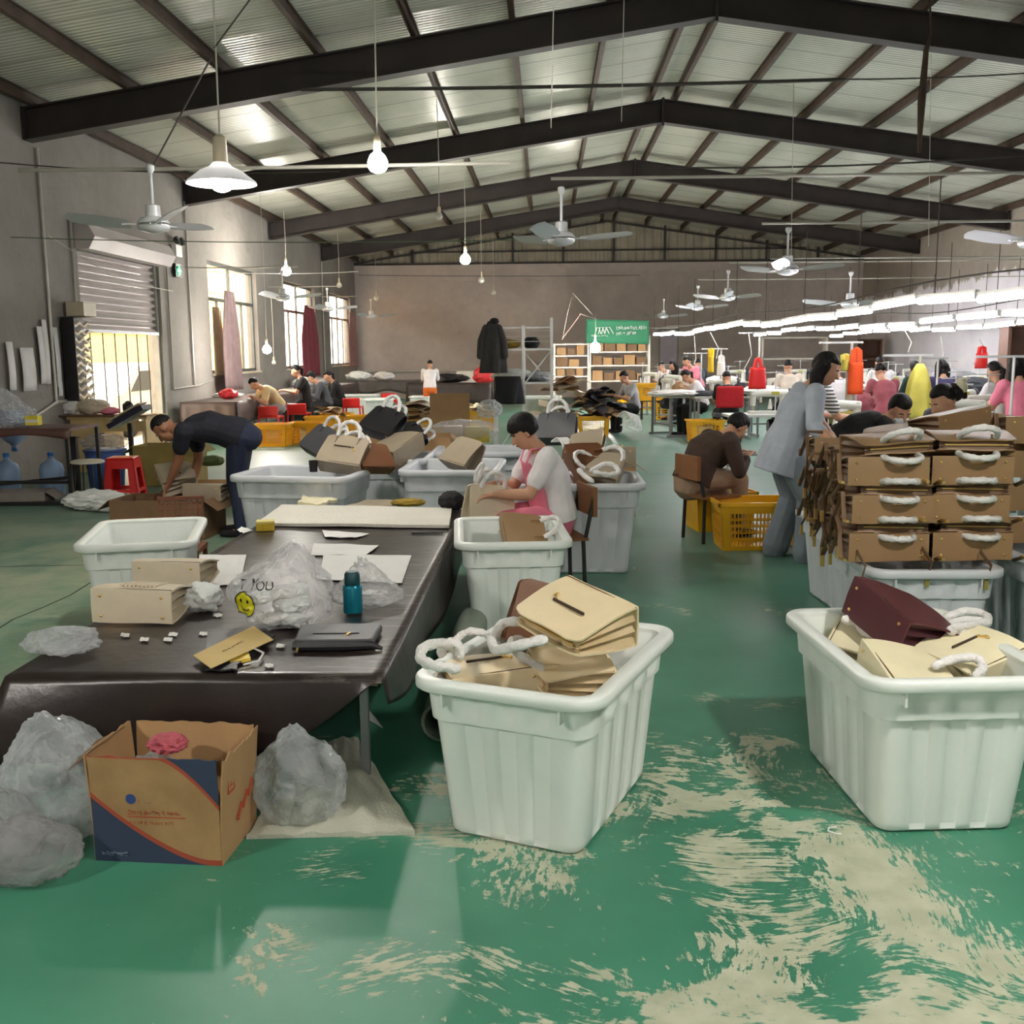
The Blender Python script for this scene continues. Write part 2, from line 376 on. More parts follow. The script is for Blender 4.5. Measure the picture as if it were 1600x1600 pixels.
# ------------------------------------------------------------------ shutter door
m_shut = mat('shutter_slat', srgb(206, 197, 195), .45, .2, .08, 2); m_frame = mat('frame_grey', srgb(150, 148, 142), .5, 0, .1)
d = thing('door_1', 'grey roller shutter door half raised in the left wall', 'door'); d['kind'] = 'structure'
mb = MB(); ns = 12; zs0, zs1 = 1.98, 3.3; pts = []
for i in range(ns*6+1):
    z = zs0+(zs1-zs0)*i/(ns*6); k = (i % 6)/6; pts.append((XL-.11+.03*math.sin(k*2*PI)+(.015 if k < .2 else 0), z))
vs = []
for x, z in pts: vs += [(x, doorY[0]+.05, z), (x, doorY[1]-.05, z)]
mb.add(vs, [(2*i, 2*i+1, 2*i+3, 2*i+2) for i in range(len(pts)-1)]); obj('shutter_curtain', mb, m_shut, d)
mb = MB(); M = rot('X', -90); mb.lathe([(.2, 0), (.2, doorY[1]-doorY[0]+.1)], 6, (XL+.10, doorY[0]-.05, 3.28), M); obj('roller_box', mb, m_shut, d, 20)
mb = MB()
for y in (doorY[0]+.03, doorY[1]-.03): mb.b2((XL-.16, y-.05, 0), (XL-.05, y+.05, 3.2))
obj('guide_rail', mb, m_frame, d, 0)
mb = MB(); mb.b2((XL-.1, doorY[0]+.05, 1.94), (XL-.04, doorY[1]-.05, 1.99)); obj('bottom_bar', mb, m_steel, d, 0)
g = thing('security_grille', 'thin dark upright security bars across the open shutter doorway', 'grille', (XL-.2, 16.4, 0))
for i in range(7):
    mb = MB(); y = -1.35+i*.45; mb.tube([(0, y, 0), (0, y, 2.0)], .012, 6); obj('bar', mb, m_dark, g)
mb = MB(); mb.bar((0, -1.5, .03), (0, 1.5, .03), .03); mb.bar((0, -1.5, 2.0), (0, 1.5, 2.0), .03); obj('rail', mb, m_dark, g, 0)
# windows
m_wfr = mat('window_frame', srgb(96, 100, 98), .4, .3, .1); m_rev = mat('window_reveal', srgb(200, 190, 165), .8, 0, .1)
for i, (a, b) in enumerate(wins):
    o = thing('window_%d' % (i+1), 'tall grey framed window in the left wall', 'window'); o['kind'] = 'structure'
    mb = MB(); x = XL-.13; z0, z1 = wz; zt = 2.72
    for y in (a+.03, b-.03): mb.b2((x-.03, y-.03, z0), (x+.03, y+.03, z1))
    for z in (z0+.03, z1-.03, zt): mb.b2((x-.03, a, z-.035), (x+.03, b, z+.035))
    mb.b2((x-.03, (a+b)/2-.025, zt), (x+.03, (a+b)/2+.025, z1))
    for k in (1, 2, 3): y = a+(b-a)*k/4; mb.b2((x-.025, y-.025, z0), (x+.025, y+.025, zt))
    obj('window_frame', mb, m_wfr, o, 0)
    mb = MB(); mb.b2((x-.004, a+.05, z0+.05), (x+.004, b-.05, z1-.05)); obj('pane', mb, m_glass, o, 0)
    mb = MB(); mb.b2((XL-.3, a, z0-.04), (XL+.05, b, z0)); obj('window_sill', mb, m_rev, o, 0)
# outside: yard, sunlit wall, parked van
m_out = mat('yard_wall', srgb(238, 194, 116), .9, 0, .06, .8); m_yard = mat('yard_concrete', srgb(205, 198, 180), .9, 0, .1, 1)
mb = MB(); mb.b2((-14, 8, -.25), (XL-.26, 46, -.05)); o = struct('ground_outside', mb, m_yard)
mb = MB(); mb.b2((-12.2, 8, -.05), (-12, 46, 5.2))
for z in (.6, 2.2, 3.8): mb.b2((-12, 8, z), (-11.96, 46, z+.05))
struct('wall_outside', mb, m_out)
van = thing('van', 'white van parked in the yard beyond the open shutter door', 'van', (-9.3, 22.0, -.05), PI/2); van.scale = (1, 1, .8)
m_van = mat('van_paint', srgb(232, 232, 228), .25, 0, 0); m_vg = mat('van_glass', srgb(70, 80, 84), .1, 0, 0)
mb = MB(); prof = [(-2.2, .35), (-2.25, .9), (-2.1, 1.05), (-1.55, 1.15), (-.85, 1.78), (-.6, 1.85), (2.0, 1.85), (2.2, 1.7), (2.25, .35)]
mb.prism(prof, 1.7); b_ = obj('body', mb, m_van, van, 30)
for poly in ([(-1.3, 1.15), (-.75, 1.66), (-.2, 1.66), (-.2, 1.15)], [(-.1, 1.15), (-.1, 1.66), (.85, 1.66), (.85, 1.15)], [(.95, 1.15), (.95, 1.66), (1.9, 1.66), (1.95, 1.15)]):
    mb = MB(); mb.prism(poly, 1.72); obj('side_window', mb, m_vg, van, 0)
for sx_ in (-1.4, 1.4):
    for sy in (-.8, .8):
        mb = MB(); mb.lathe([(.12, -.1), (.31, -.1), (.33, -.06), (.33, .06), (.31, .1), (.12, .1)], 20, (sx_, sy, .33), rot('X', 90)); obj('wheel', mb, m_black, van)
# ------------------------------------------------------------------ light
w = bpy.data.worlds.new('sky'); SC.world = w; w.use_nodes = True
w.node_tree.nodes['Background'].inputs[0].default_value = (1.0, .93, .8, 1); w.node_tree.nodes['Background'].inputs[1].default_value = 5.5
for i, (a, b, z0, z1) in enumerate([(*doorY, .0, 2.0)]+[(*q_, *wz) for q_ in wins]):
    l = bpy.data.lights.new('window_portal', 'AREA'); l.shape = 'RECTANGLE'; l.size = b-a; l.size_y = z1-z0; l.cycles.is_portal = True
    o = bpy.data.objects.new('window_portal', l); COL.objects.link(o); o.location = (XL-.28, (a+b)/2, (z0+z1)/2)
    o.rotation_euler = (PI/2, 0, -PI/2)   # faces +X
def lamp(loc, power, col=(1, .9, .75), r=.06):
    l = bpy.data.lights.new('lamp_light', 'POINT'); l.energy = power; l.color = col; l.shadow_soft_size = r
    o = bpy.data.objects.new('lamp_light', l); COL.objects.link(o); o.location = loc; return o
vs_ = SC.view_settings; vs_.view_transform = 'Standard'; vs_.look = 'None'; vs_.exposure = 1.05; vs_.gamma = 1; vs_.use_curve_mapping = False
SC.cycles.use_denoising = True; SC.cycles.use_adaptive_sampling = True; SC.cycles.adaptive_threshold = .05; SC.cycles.adaptive_min_samples = 16; SC.cycles.max_bounces = 6; SC.cycles.diffuse_bounces = 4; SC.cycles.glossy_bounces = 2; SC.cycles.transparent_max_bounces = 10; SC.cycles.sample_clamp_indirect = 6
# ------------------------------------------------------------------ lamps
m_bulb = mat('bulb_lit', (1, 1, 1), .3, 0, 0, emis=(1, .95, .87), es=230); m_boff = mat('bulb_unlit', srgb(230, 226, 215), .3, 0, 0)
m_tube = mat('tube_lit', (1, 1, 1), .3, 0, 0, emis=(1, .97, 1.0), es=26); m_shadein = bpy.data.materials.new('lamp_shade'); m_shadein.use_nodes = True; N, L = nt(m_shadein); b = N['Principled BSDF']; b.inputs['Base Color'].default_value = (.8, .8, .82, 1); b.inputs['Roughness'].default_value = .35
t_ = N.new('ShaderNodeBsdfTranslucent'); t_.inputs[0].default_value = (.9, .9, .92, 1); mx = N.new('ShaderNodeMixShader'); mx.inputs[0].default_value = .3; L.new(b.outputs[0], mx.inputs[1]); L.new(t_.outputs[0], mx.inputs[2]); L.new(mx.outputs[0], N['Material Output'].inputs[0])
m_sock = mat('socket_ceramic', srgb(206, 190, 165), .5, 0, .05)
def roofz(x): return zb(x)+.5
def pendant(p, label, lit=True, r=.055, shade=False, top=None, group='pendant bulbs under the roof'):
    t = thing('pendant_lamp', label, 'lamp', p, 0, group)
    zt = (top if top is not None else roofz(p[0]))-p[2]
    mb = MB(); mb.tube([(0, 0, r*1.6), (.01, 0, zt*.5), (0, 0, zt)], .006, 6); obj('cord', mb, m_wire, t)
    mb = MB(); mb.lathe([(.018, r*2.5), (.026, r*2.2), (.028, r*1.1), (.024, r*.9)], 12); obj('socket', mb, m_sock, t)
    mb = MB(); mb.lathe([(.02, r*1.0), (r*.75, r*.55), (r, 0), (r, -r*.55), (r*.72, -r*.95), (r*.3, -r*1.12), (.002, -r*1.15)], 16); obj('bulb', mb, m_bulb if lit else m_boff, t)
    if shade:
        mb = MB(); mb.lathe([(.05, .10), (.075, .075), (.13, .05), (.215, -.015), (.22, -.03), (.21, -.026), (.125, .035), (.065, .06), (.045, .09)], 32); obj('lamp_shade', mb, m_shadein, t)
        mb = MB(); mb.lathe([(.02, .27), (.042, .25), (.048, .10), (.03, .09)], 14); obj('lamp_neck', mb, m_sock, t)
    return t
pendant(D(346, 280, 6.7), 'white pendant lamp with a wide flat dish shade, lit, before the shutter door', True, .07, True)
for px, py, Y, lit, r, top, lab in [
    (590, 252, 8.0, 1, .075, None, 'large lit bare bulb, biggest of the bulbs hanging before the front roof beams'),
    (447, 422, 22, 1, .10, 330, 'lit bare bulb hanging just above the first grey window beside the shutter door'),
    (727, 404, 21, 1, .10, 250, 'lit bare bulb hanging against the grey gable sheeting'),
    (417, 545, 20, 1, .08, None, 'lit bare bulb hanging low beside the window, over the sewing workers'),
    (930, 542, 27, 1, .13, 492, 'glowing bulb hanging in front of the shelf under the green banner'),
    (530, 445, 28, 0, .07, 365, 'unlit bulb on a white cord between the second and third windows'),
    (588, 465, 33, 0, .08, 405, 'unlit bulb on a white cord against the corner of the back wall'),
    (752, 437, 29, 0, .09, 320, 'unlit bulb, shorter of the two side by side before the back wall'),
    (771, 457, 33, 0, .08, 360, 'unlit bulb hanging lower of the two side by side before the back wall'),
    (686, 337, 15, 0, .05, 155, 'empty lamp socket on a slanting white cord under the second beam'),
    (428, 566, 24, 0, .05, 455, 'small unlit bulb on a long cord low beside the first window')]:
    p = D(px, py, Y); pendant(p, lab, bool(lit), r, False, None if top is None else min(roofz(p.x), D(px, top, Y).z))
# aisle lamp read from the tub shadows; two unseen fill lamps added behind
for p, lab in [((1.95, 1.9, 2.95), 'lit pendant lamp with dish shade overhead, over the aisle before the tubs'), ((-3.4, .5, 2.75), 'added unseen fill lamp with dish shade behind the viewpoint, near the left wall'), ((.6, -2.6, 2.75), 'added unseen fill lamp with dish shade well behind the viewpoint')]:
    t = pendant(p, lab, True, .12 if p[1] > 1 else .125, True)
# three lines of fluorescent battens over the sewing benches
def tube_proto():
    t = thing('hanging_tube_lamp', '', 'lamp')
    mb = MB(); mb.tube([(0, -.57, 0), (0, .57, 0)], .03, 10); obj('glass_tube', mb, m_tube, t)
    mb = MB(); mb.b2((-.02, -.6, .03), (.02, .6, .06)); obj('batten', mb, m_white, t, 0)
    for y in (-.585, .585): mb = MB(); mb.b2((-.02, y-.015, -.02), (.02, y+.015, .04)); obj('end_cap', mb, m_white, t, 0)
    return t
tp = tube_proto(); first = True
for ri, (xa, xb_, ya, yb, nm) in enumerate([(3.55, 2.95, 7.4, 28.5, 'nearest'), (5.95, 5.35, 12.4, 27, 'middle'), (7.95, 7.98, 16.6, 29.5, 'far')]):
    k = int((yb-ya)/1.22); ph = ri*1.3
    for i in range(k):
        y = ya+(i+.5)*(yb-ya)/k; x = xa+(xb_-xa)*(y-ya)/(yb-ya)
        z = 2.0+.03*math.sin(i*.9+ph)+.012*((i*7) % 3-1)
        lab = '%s fluorescent tube from the near end of the %s hanging row' % (ORD[i], nm)
        o = tp if first else dup(tp); first = False
        o['label'] = lab; o['group'] = 'fluorescent tubes of the %s row' % nm
        o.location = (x, y, z); o.rotation_euler = (.02*math.sin(i*2.1+ph), 0, math.atan2(xa-xb_, yb-ya)+.015*math.sin(i*1.7))
    mb = MB(); mb.tube([(xa+(xb_-xa)*j/20, ya+(yb-ya)*j/20, 2.16+.04*math.sin(j*.8+ph)) for j in range(21)], .008, 5)
    for j in range(0, 21, 2):
        x, y = xa+(xb_-xa)*j/20, ya+(yb-ya)*j/20; mb.tube([(x, y, 2.05), (x, y, 3.1)], .005, 5)
    tag(obj('cable', mb, m_wired, None), 'dark cable with drop wires carrying the %s row of fluorescent tubes' % nm, 'cable', 'cables over the tubes')
# ------------------------------------------------------------------ ceiling fans
m_fan = mat('fan_enamel', srgb(214, 216, 220), .3, .1, .03)
def fan_proto(R=.72):
    t = thing('ceiling_fan', '', 'fan')
    mb = MB(); mb.lathe([(.03, .16), (.06, .15), (.065, .06), (.11, .045), (.135, .01), (.135, -.03), (.115, -.055), (.05, -.075), (.002, -.08)], 24); obj('motor_housing', mb, m_fan, t)
    mb = MB(); mb.lathe([(.137, .0), (.139, -.008), (.137, -.016)], 24); obj('trim_ring', mb, m_chrome, t)
    mb = MB(); mb.tube([(0, 0, .15), (0, 0, .47)], .014, 8); mb.lathe([(.02, .42), (.035, .45), (.035, .48), (.02, .49)], 12); obj('down_rod', mb, m_fan, t)
    for k in range(3):
        a = 2*PI*k/3; M = Matrix.Rotation(a, 3, 'Z'); mb = MB()
        def bl(u, v):
            r = .2+(R-.2)*u; w = .062+.028*math.sin(min(1, u*1.3)*PI*.8); w *= 1 if u < .9 else math.sqrt(max(.05, 1-((u-.9)/.1)**2*.9))
            s = (v-.5)*2*w; return M @ V((r, s, .055*u+s*.38))
        mb.grid(bl, 14, 4); mb.grid(lambda u, v: bl(u, v)-V((0, 0, .006)), 14, 4); obj('blade', mb, m_fan, t)
        mb = MB(); mb.bar(M @ V((.1, 0, 0)), M @ V((.26, 0, -.004)), .04, .012); obj('blade_arm', mb, m_fan, t, 0)
    return t
fp = fan_proto(); first = True
for px, py, Y, rz, lab in [
    (240, 350, 8.9, 188, 'white ceiling fan hanging in front of the shutter door'), (877, 372, 10.4, 10, 'large white ceiling fan hanging below the ridge, mid hall'),
    (1615, 376, 9.9, 195, 'white ceiling fan half out of sight at the edge above the sewing lines'), (1230, 420, 12.8, 8, 'white ceiling fan above the first tubes, largest of the receding line of four'),
    (1137, 464, 19.6, 22, 'white ceiling fan second in the receding line above the tubes'), (1090, 480, 24.2, 5, 'small white ceiling fan third in the receding line above the tubes'),
    (1037, 494, 30, 14, 'smallest white ceiling fan, last of the line towards the green banner'), (442, 464, 19.3, 12, 'white ceiling fan turning before the second window'),
    (512, 482, 25, 20, 'white ceiling fan hanging before the third window'), (580, 494, 30.3, 8, 'white ceiling fan in the corner between back wall and third window'),
    (1328, 474, 16.5, 40, 'white ceiling fan seen edge-on just above the tube line')]:
    o = fp if first else dup(fp); first = False
    o['label'] = lab; o['group'] = 'ceiling fans'; o.location = D(px, py, Y); o.rotation_euler = (0, 0, math.radians(rz))
m_pipe = mat('galvanised_pipe', srgb(178, 174, 164), .4, .3, .1, 4)
for n_, (x0, x1, Y, z, lab) in enumerate([
    (-4.5, -.3, 8.95, 3.17, 'pale horizontal pipe carrying the fan before the shutter door'), (0.05, 9.8, 10.4, 3.27, 'long pale horizontal pipe carrying the mid-hall ceiling fan'),
    (2.6, XR, 12.8, 3.10, 'pale pipe from the white wall to the largest fan above the tubes'), (3.5, XR, 16.5, 3.0, 'thin pipe over the tube line behind the first fan'),
    (3.4, XR, 19.6, 3.2, 'thin pipe carrying the second receding fan'), (3.5, XR, 24.2, 3.2, 'thin pipe carrying the third receding fan'),
    (XL, -4.6, 19.3, 3.2, 'thin pipe from the window wall to the fan at the second window'), (XL, -4.9, 25, 3.2, 'thin pipe to the fan at the third window'), (XL, -4.9, 30.3, 3.25, 'thin pipe to the fan in the back corner')]):
    mb = MB(); mb.tube([(x0, Y, z), ((x0+x1)/2, Y, z-.01), (x1, Y, z)], .016 if n_ < 3 else .012, 8); tag(obj('fan_pipe', mb, m_pipe), lab, 'pipe', 'pipes carrying the fans')
# wires slung across the hall
def wire(pts, r, lab, m=None, name='hanging_wire', cat='wire'): 
    mb = MB(); mb.tube(pts, r, 6); return tag(obj(name, mb, m or m_wire), lab, cat, 'wires and cords across the hall')
def sag(a, b, s, n=10): a, b = V(a), V(b); return [a.lerp(b, i/n)-V((0, 0, s*4*(i/n)*(1-i/n))) for i in range(n+1)]
wire(sag(D(470, 140, 12), D(1320, 124, 12), .02), .02, 'dark rod slung level under the second roof beam', m_wired, 'hanging_rod', 'rod')
wire(sag(D(1310, 124, 12), D(1640, 112, 12), .02), .008, 'thin dark wire continuing from the slung rod to the right wall side', m_wired)
wire(sag(D(1040, 262, 14), D(1600, 243, 14), .05), .012, 'dark wire under the second beam on the sewing side', m_wired)
wire(sag(D(0, 254, 10), D(530, 268, 10), .05), .006, 'thin dark wire passing above the shutter door fan', m_wired)
wire(sag(D(-5, 370, 13), D(900, 372, 13), .06), .006, 'greenish thin cable slung across at shutter-box height', mat('cable_green', srgb(90, 110, 84), .6, 0, 0))
wire(sag(D(335, 75, 6.7), D(390, 0, 6.7), .0), .006, 'stay cord of the dish-shaded lamp running up to the roof', m_wired)
wire(sag(D(240, 258, 8.9), D(330, 90, 8.9), .0), .008, 'twisted stay wire from the fan pipe to the lamp cord', m_wired)
wire([W(75, 368, XL+.05), W(118, 395, XL+.3), W(190, 440, XL+.5), W(270, 455, XL+.1)], .008, 'white string tied across the shutter slats')
wire(sag(W(318, 424, XL+.1), D(560, 424, 24), .05), .007, 'barbed-looking washing line across the window tops')
wire(sag(D(560, 430, 34), D(1000, 430, 34), .03), .008, 'thin cable stretched across the back wall', m_wired)
wire(sag(D(905, 490, 30), D(1060, 512, 30), .15), .012, 'pale cord looping from banner top towards the tubes')
wire(sag(D(878, 530, 28), D(908, 490, 28), .0), .007, 'pinkish cord sloping up to the green banner', mat('cord_pink', srgb(226, 170, 160), .6, 0, 0))
wire([D(879, 530, 28), D(886, 492, 28), D(895, 458, 28), D(926, 492, 28)], .006, 'cord hitched over a hook above the shelves')
wire([D(1452, -10, 12), D(1455, 50, 12), D(1447, 80, 12), D(1440, 160, 12), D(1436, 238, 12)], [.012, .012, .03, .045, .02], 'brown strap hanging down beside the roof beam', m_purl, 'hanging_strap', 'strap')
for i, (x, y0, y1, Y) in enumerate([(1455, 60, 385, 15), (1240, 130, 420, 13), (865, 10, 200, 9), (975, 0, 190, 11)]):
    wire([D(x, y0, Y), D(x-4, y1, Y)], .004, '%s hair-thin drop wire from the roof' % ['long', 'fan-side', 'ridge-side', 'second beam'][i], m_wire)
for i, (x, y0, y1, Y) in enumerate([(1085, 525, 590, 24), (1110, 520, 560, 20), (1170, 520, 580, 18), (1410, 510, 550, 17), (1470, 525, 575, 20), (1530, 530, 570, 16)]):
    p, q = D(x, y0, Y), D(x+(9 if i % 2 else -9), y1, Y); wire([p, p.lerp(q, .5)+V((.1, 0, -.05)), q], .008, '%s dangling flex below the fluorescent tubes' % ORD[i], m_wire)
# conduits on the left wall
def conduit(pts, lab): mb = MB(); mb.tube(pts, .022, 8); return tag(obj('conduit', mb, m_pipe), lab, 'pipe', 'conduits on the left wall')
X0 = XL+.03
conduit([(X0, 13.8, 4.3), (X0, 13.8, .95)], 'white upright conduit beside the shutter door, from beam to shelf')
conduit([(X0, 13.1, .8), (X0, 13.8, .98), (X0, 14.75, 1.0)], 'white level conduit crossing behind the wooden desk')
conduit([(X0, 14.6, .9), (X0, 14.6, 3.48), (X0, 18.25, 3.45), (X0, 18.25, 1.0), (X0, 19.6, 1.02), (X0, 20.4, 1.1)], 'white conduit framing the shutter door')
conduit([(X0, 19.35, 4.4), (X0, 19.35, 1.0)], 'white upright conduit between shutter door and first window')
conduit([(X0, 31, 4.3), (X0, 31, .9)], 'thin upright conduit between second and third windows')
mb = MB(); mb.tube([(XL+.2, YB-.06, .95), (XR-6, YB-.06, 1.0)], .03, 6); tag(obj('conduit', mb, m_pipe), 'white level conduit along the foot of the back wall', 'pipe', 'conduits on the left wall')
e = thing('emergency_light', 'twin emergency lamp box on the wall beside the shutter door', 'light', W(272, 388, X0))
mb = MB(); mb.box((.05, 0, -.05), (.08, .3, .2)); obj('battery_box', mb, m_white, e, 0)
for s in (-1, 1): mb = MB(); mb.lathe([(.02, -.04), (.07, .0), (.075, .06), (.002, .06)], 12, (.08, s*.12, .12), rot('Y', 70)); obj('lamp_head', mb, m_dark, e)
e = thing('exit_sign', 'small dark sign with a glowing green cross by the shutter door', 'sign', W(277, 423, X0+.02))
mb = MB(); mb.box((0, 0, 0), (.05, .3, .24)); obj('sign_box', mb, m_dark, e, 0)
mb = MB(); mb.box((.03, 0, 0), (.02, .17, .055)); mb.box((.031, 0, 0), (.02, .055, .17)); obj('green_cross', mb, mat('green_glow', (.05, .6, .2), .5, 0, 0, emis=(.1, 1, .35), es=1.0), e, 0)
# ------------------------------------------------------------------ plastic tubs
m_bin = mat('tub_plastic', srgb(226, 231, 227), .34, 0, .05, 3, .05, 30, sss=.0); m_bin_shaded = mat('tub_plastic_shaded', srgb(200, 203, 208), .38, 0, .05, 3)  # the greyer copy is the same white plastic with shade painted in
def rr_ring(hx, hy, r, stripes, dep, z, out=0.):
    P = []
    sides = [((1, 0), (0, 1), hx, hy, stripes[1]), ((0, 1), (-1, 0), hy, hx, stripes[0]), ((-1, 0), (0, -1), hx, hy, stripes[1]), ((0, -1), (1, 0), hy, hx, stripes[0])]
    for (nx, ny), (tx, ty), hn, ht, ns in sides:
        L_ = ht-r; cells = 2*ns+1
        for i in range(cells):
            for e in (.06, .94):
                t = -L_+2*L_*(i+e)/cells; d = dep if i % 2 == 1 else 0
                P.append((nx*(hn+out-d)+tx*t, ny*(hn+out-d)+ty*t, z))
        cx, cy = nx*(hn+out-r-out)+tx*L_, ny*(hn+out-r-out)+ty*L_
        a0 = math.atan2(ny, nx)
        for k in range(1, 6):
            a = a0+PI/2*k/6; P.append((nx*(hn-r)+tx*L_+(r+out)*math.cos(a), ny*(hn-r)+ty*L_+(r+out)*math.sin(a), z))
    return P
def loft(mb, rings, cap0=True, cap1=True):
    n = len(rings[0]); vs = [p for r in rings for p in r]
    fs = [(i*n+j, i*n+(j+1) % n, (i+1)*n+(j+1) % n, (i+1)*n+j) for i in range(len(rings)-1) for j in range(n)]
    if cap0: fs.append(tuple(range(n-1, -1, -1)))
    if cap1: fs.append(tuple(range((len(rings)-1)*n, len(rings)*n)))
    mb.add(vs, fs)
def tub_proto(name, label, cx, cy, h, m, bx=.235, by=.37, st=(3, 4)):
    t = thing(name, label, 'storage tub')
    mb = MB(); R = []
    for f, o, dep, dz in [(0, -.012, 0, 0), (.02, 0, .0, 0), (.06, 0, .010, 0), (.70, 0, .012, 0), (.725, 0, .004, 0), (.735, .014, .003, 0), (.77, .014, .0, 0), (.80, .014, .010, 0), (.89, .014, .010, 0), (.91, .014, 0, 0), (.945, .014, 0, 0)]:
        hx = bx+(cx-bx)*f; hy = by+(cy-by)*f; R.append(rr_ring(hx, hy, .055, st, dep, h*f, o))
    R.append(rr_ring(cx, cy, .06, st, 0, h*.97, .016))
    hx, hy = cx, cy; R.append(rr_ring(hx, hy, .06, st, 0, h*.97, -.002))
    for f in (.9, .5, .1, .03):
        R.append(rr_ring(bx+(cx-bx)*f-.004, by+(cy-by)*f-.004, .05, st, 0, h*f, -.004))
    loft(mb, R); obj('tub_body', mb, m, t, 50)
    mb = MB(); R = [rr_ring(cx, cy, .06, st, 0, z, o) for z, o in [(h*.955, .012), (h*.925, .045), (h*.935, .052), (h*.985, .052), (h, .044), (h*1.0, .012), (h*.985, -.004), (h*.955, -.004)]]
    loft(mb, R+[R[0]], False, False); obj('rim', mb, m, t, 60)
    mb = MB()
    for s in (-1, 1):
        for sy in (-1, 1): mb.b2((s*(cx-.08)-.004, sy*(cy+.02)-.02, h*.84), (s*(cx-.08)+.004, sy*(cy+.02)+.02, h*.955))
    obj('lug', mb, m, t, 0); return t
tubP = tub_proto('storage_tub', '', .282, .425, .56, m_bin)
tubShade = tub_proto('storage_tub', '', .282, .425, .56, m_bin_shaded)
tubT = tub_proto('storage_tub', '', .44, .36, .67, m_bin_shaded, .37, .30, (5, 3))
used = set()
def inst(proto, label, loc, rz=0., group=None, deg=True):
    if proto.name not in used: used.add(proto.name); o = proto
    else: o = dup(proto)
    o['label'] = label
    if group: o['group'] = group
    o.location = loc; o.rotation_euler = (0, 0, math.radians(rz)); return o
# ------------------------------------------------------------------ yellow lattice crates
def crate_proto(hx=.30, hy=.21, h=.38, lat=True, m=None):
    t = thing('plastic_crate', '', 'crate'); m = m or m_yel
    k = .90
    def q(sx, sy, f): s = k+(1-k)*f; return (sx*hx*s, sy*hy*s, h*f)
    mb = MB(); mb.b2((-hx*k, -hy*k, .0), (hx*k, hy*k, .012))
    for c in range(4):
        A = [(-1, -1), (1, -1), (1, 1), (-1, 1)][c]; B = [(-1, -1), (1, -1), (1, 1), (-1, 1)][(c+1) % 4]
        def pt(u, f): a, b = V(q(*A, f)), V(q(*B, f)); return a.lerp(b, u)
        def quad(u0, u1, f0, f1, th=.008):
            P = [pt(u0, f0), pt(u1, f0), pt(u1, f1), pt(u0, f1)]; nrm = V((A[0]+B[0], A[1]+B[1], 0)).normalized()*th
            mb.add(P+[p-nrm for p in P], [(0, 1, 2, 3), (7, 6, 5, 4), (0, 4, 5, 1), (1, 5, 6, 2), (2, 6, 7, 3), (3, 7, 4, 0)])
        quad(0, .13, 0, 1); quad(.87, 1, 0, 1); quad(.13, .87, .80, 1); quad(.13, .87, 0, .10)
        nv = 14 if c % 2 == 0 else 10
        if lat:
            for i in range(1, nv): u = .13+.74*i/nv; quad(u-.007, u+.007, .10, .80, .006)
            for f in (.24, .38, .52, .66): quad(.13, .87, f-.014, f+.014, .007)
        else: quad(.13, .87, .1, .8)
    obj('crate_body', mb, m, t, 0)
    mb = MB(); w = .022
    for sx, sy, lx, ly in ((0, -1, hx+w, w/2), (0, 1, hx+w, w/2), (-1, 0, w/2, hy+w), (1, 0, w/2, hy+w)):
        mb.box((sx*(hx+w/2), sy*(hy+w/2), h), (2*lx, 2*ly, .03))
    obj('rim', mb, m, t, 0); return t
crP = crate_proto(); crC = crate_proto(.27, .20, .34, False)
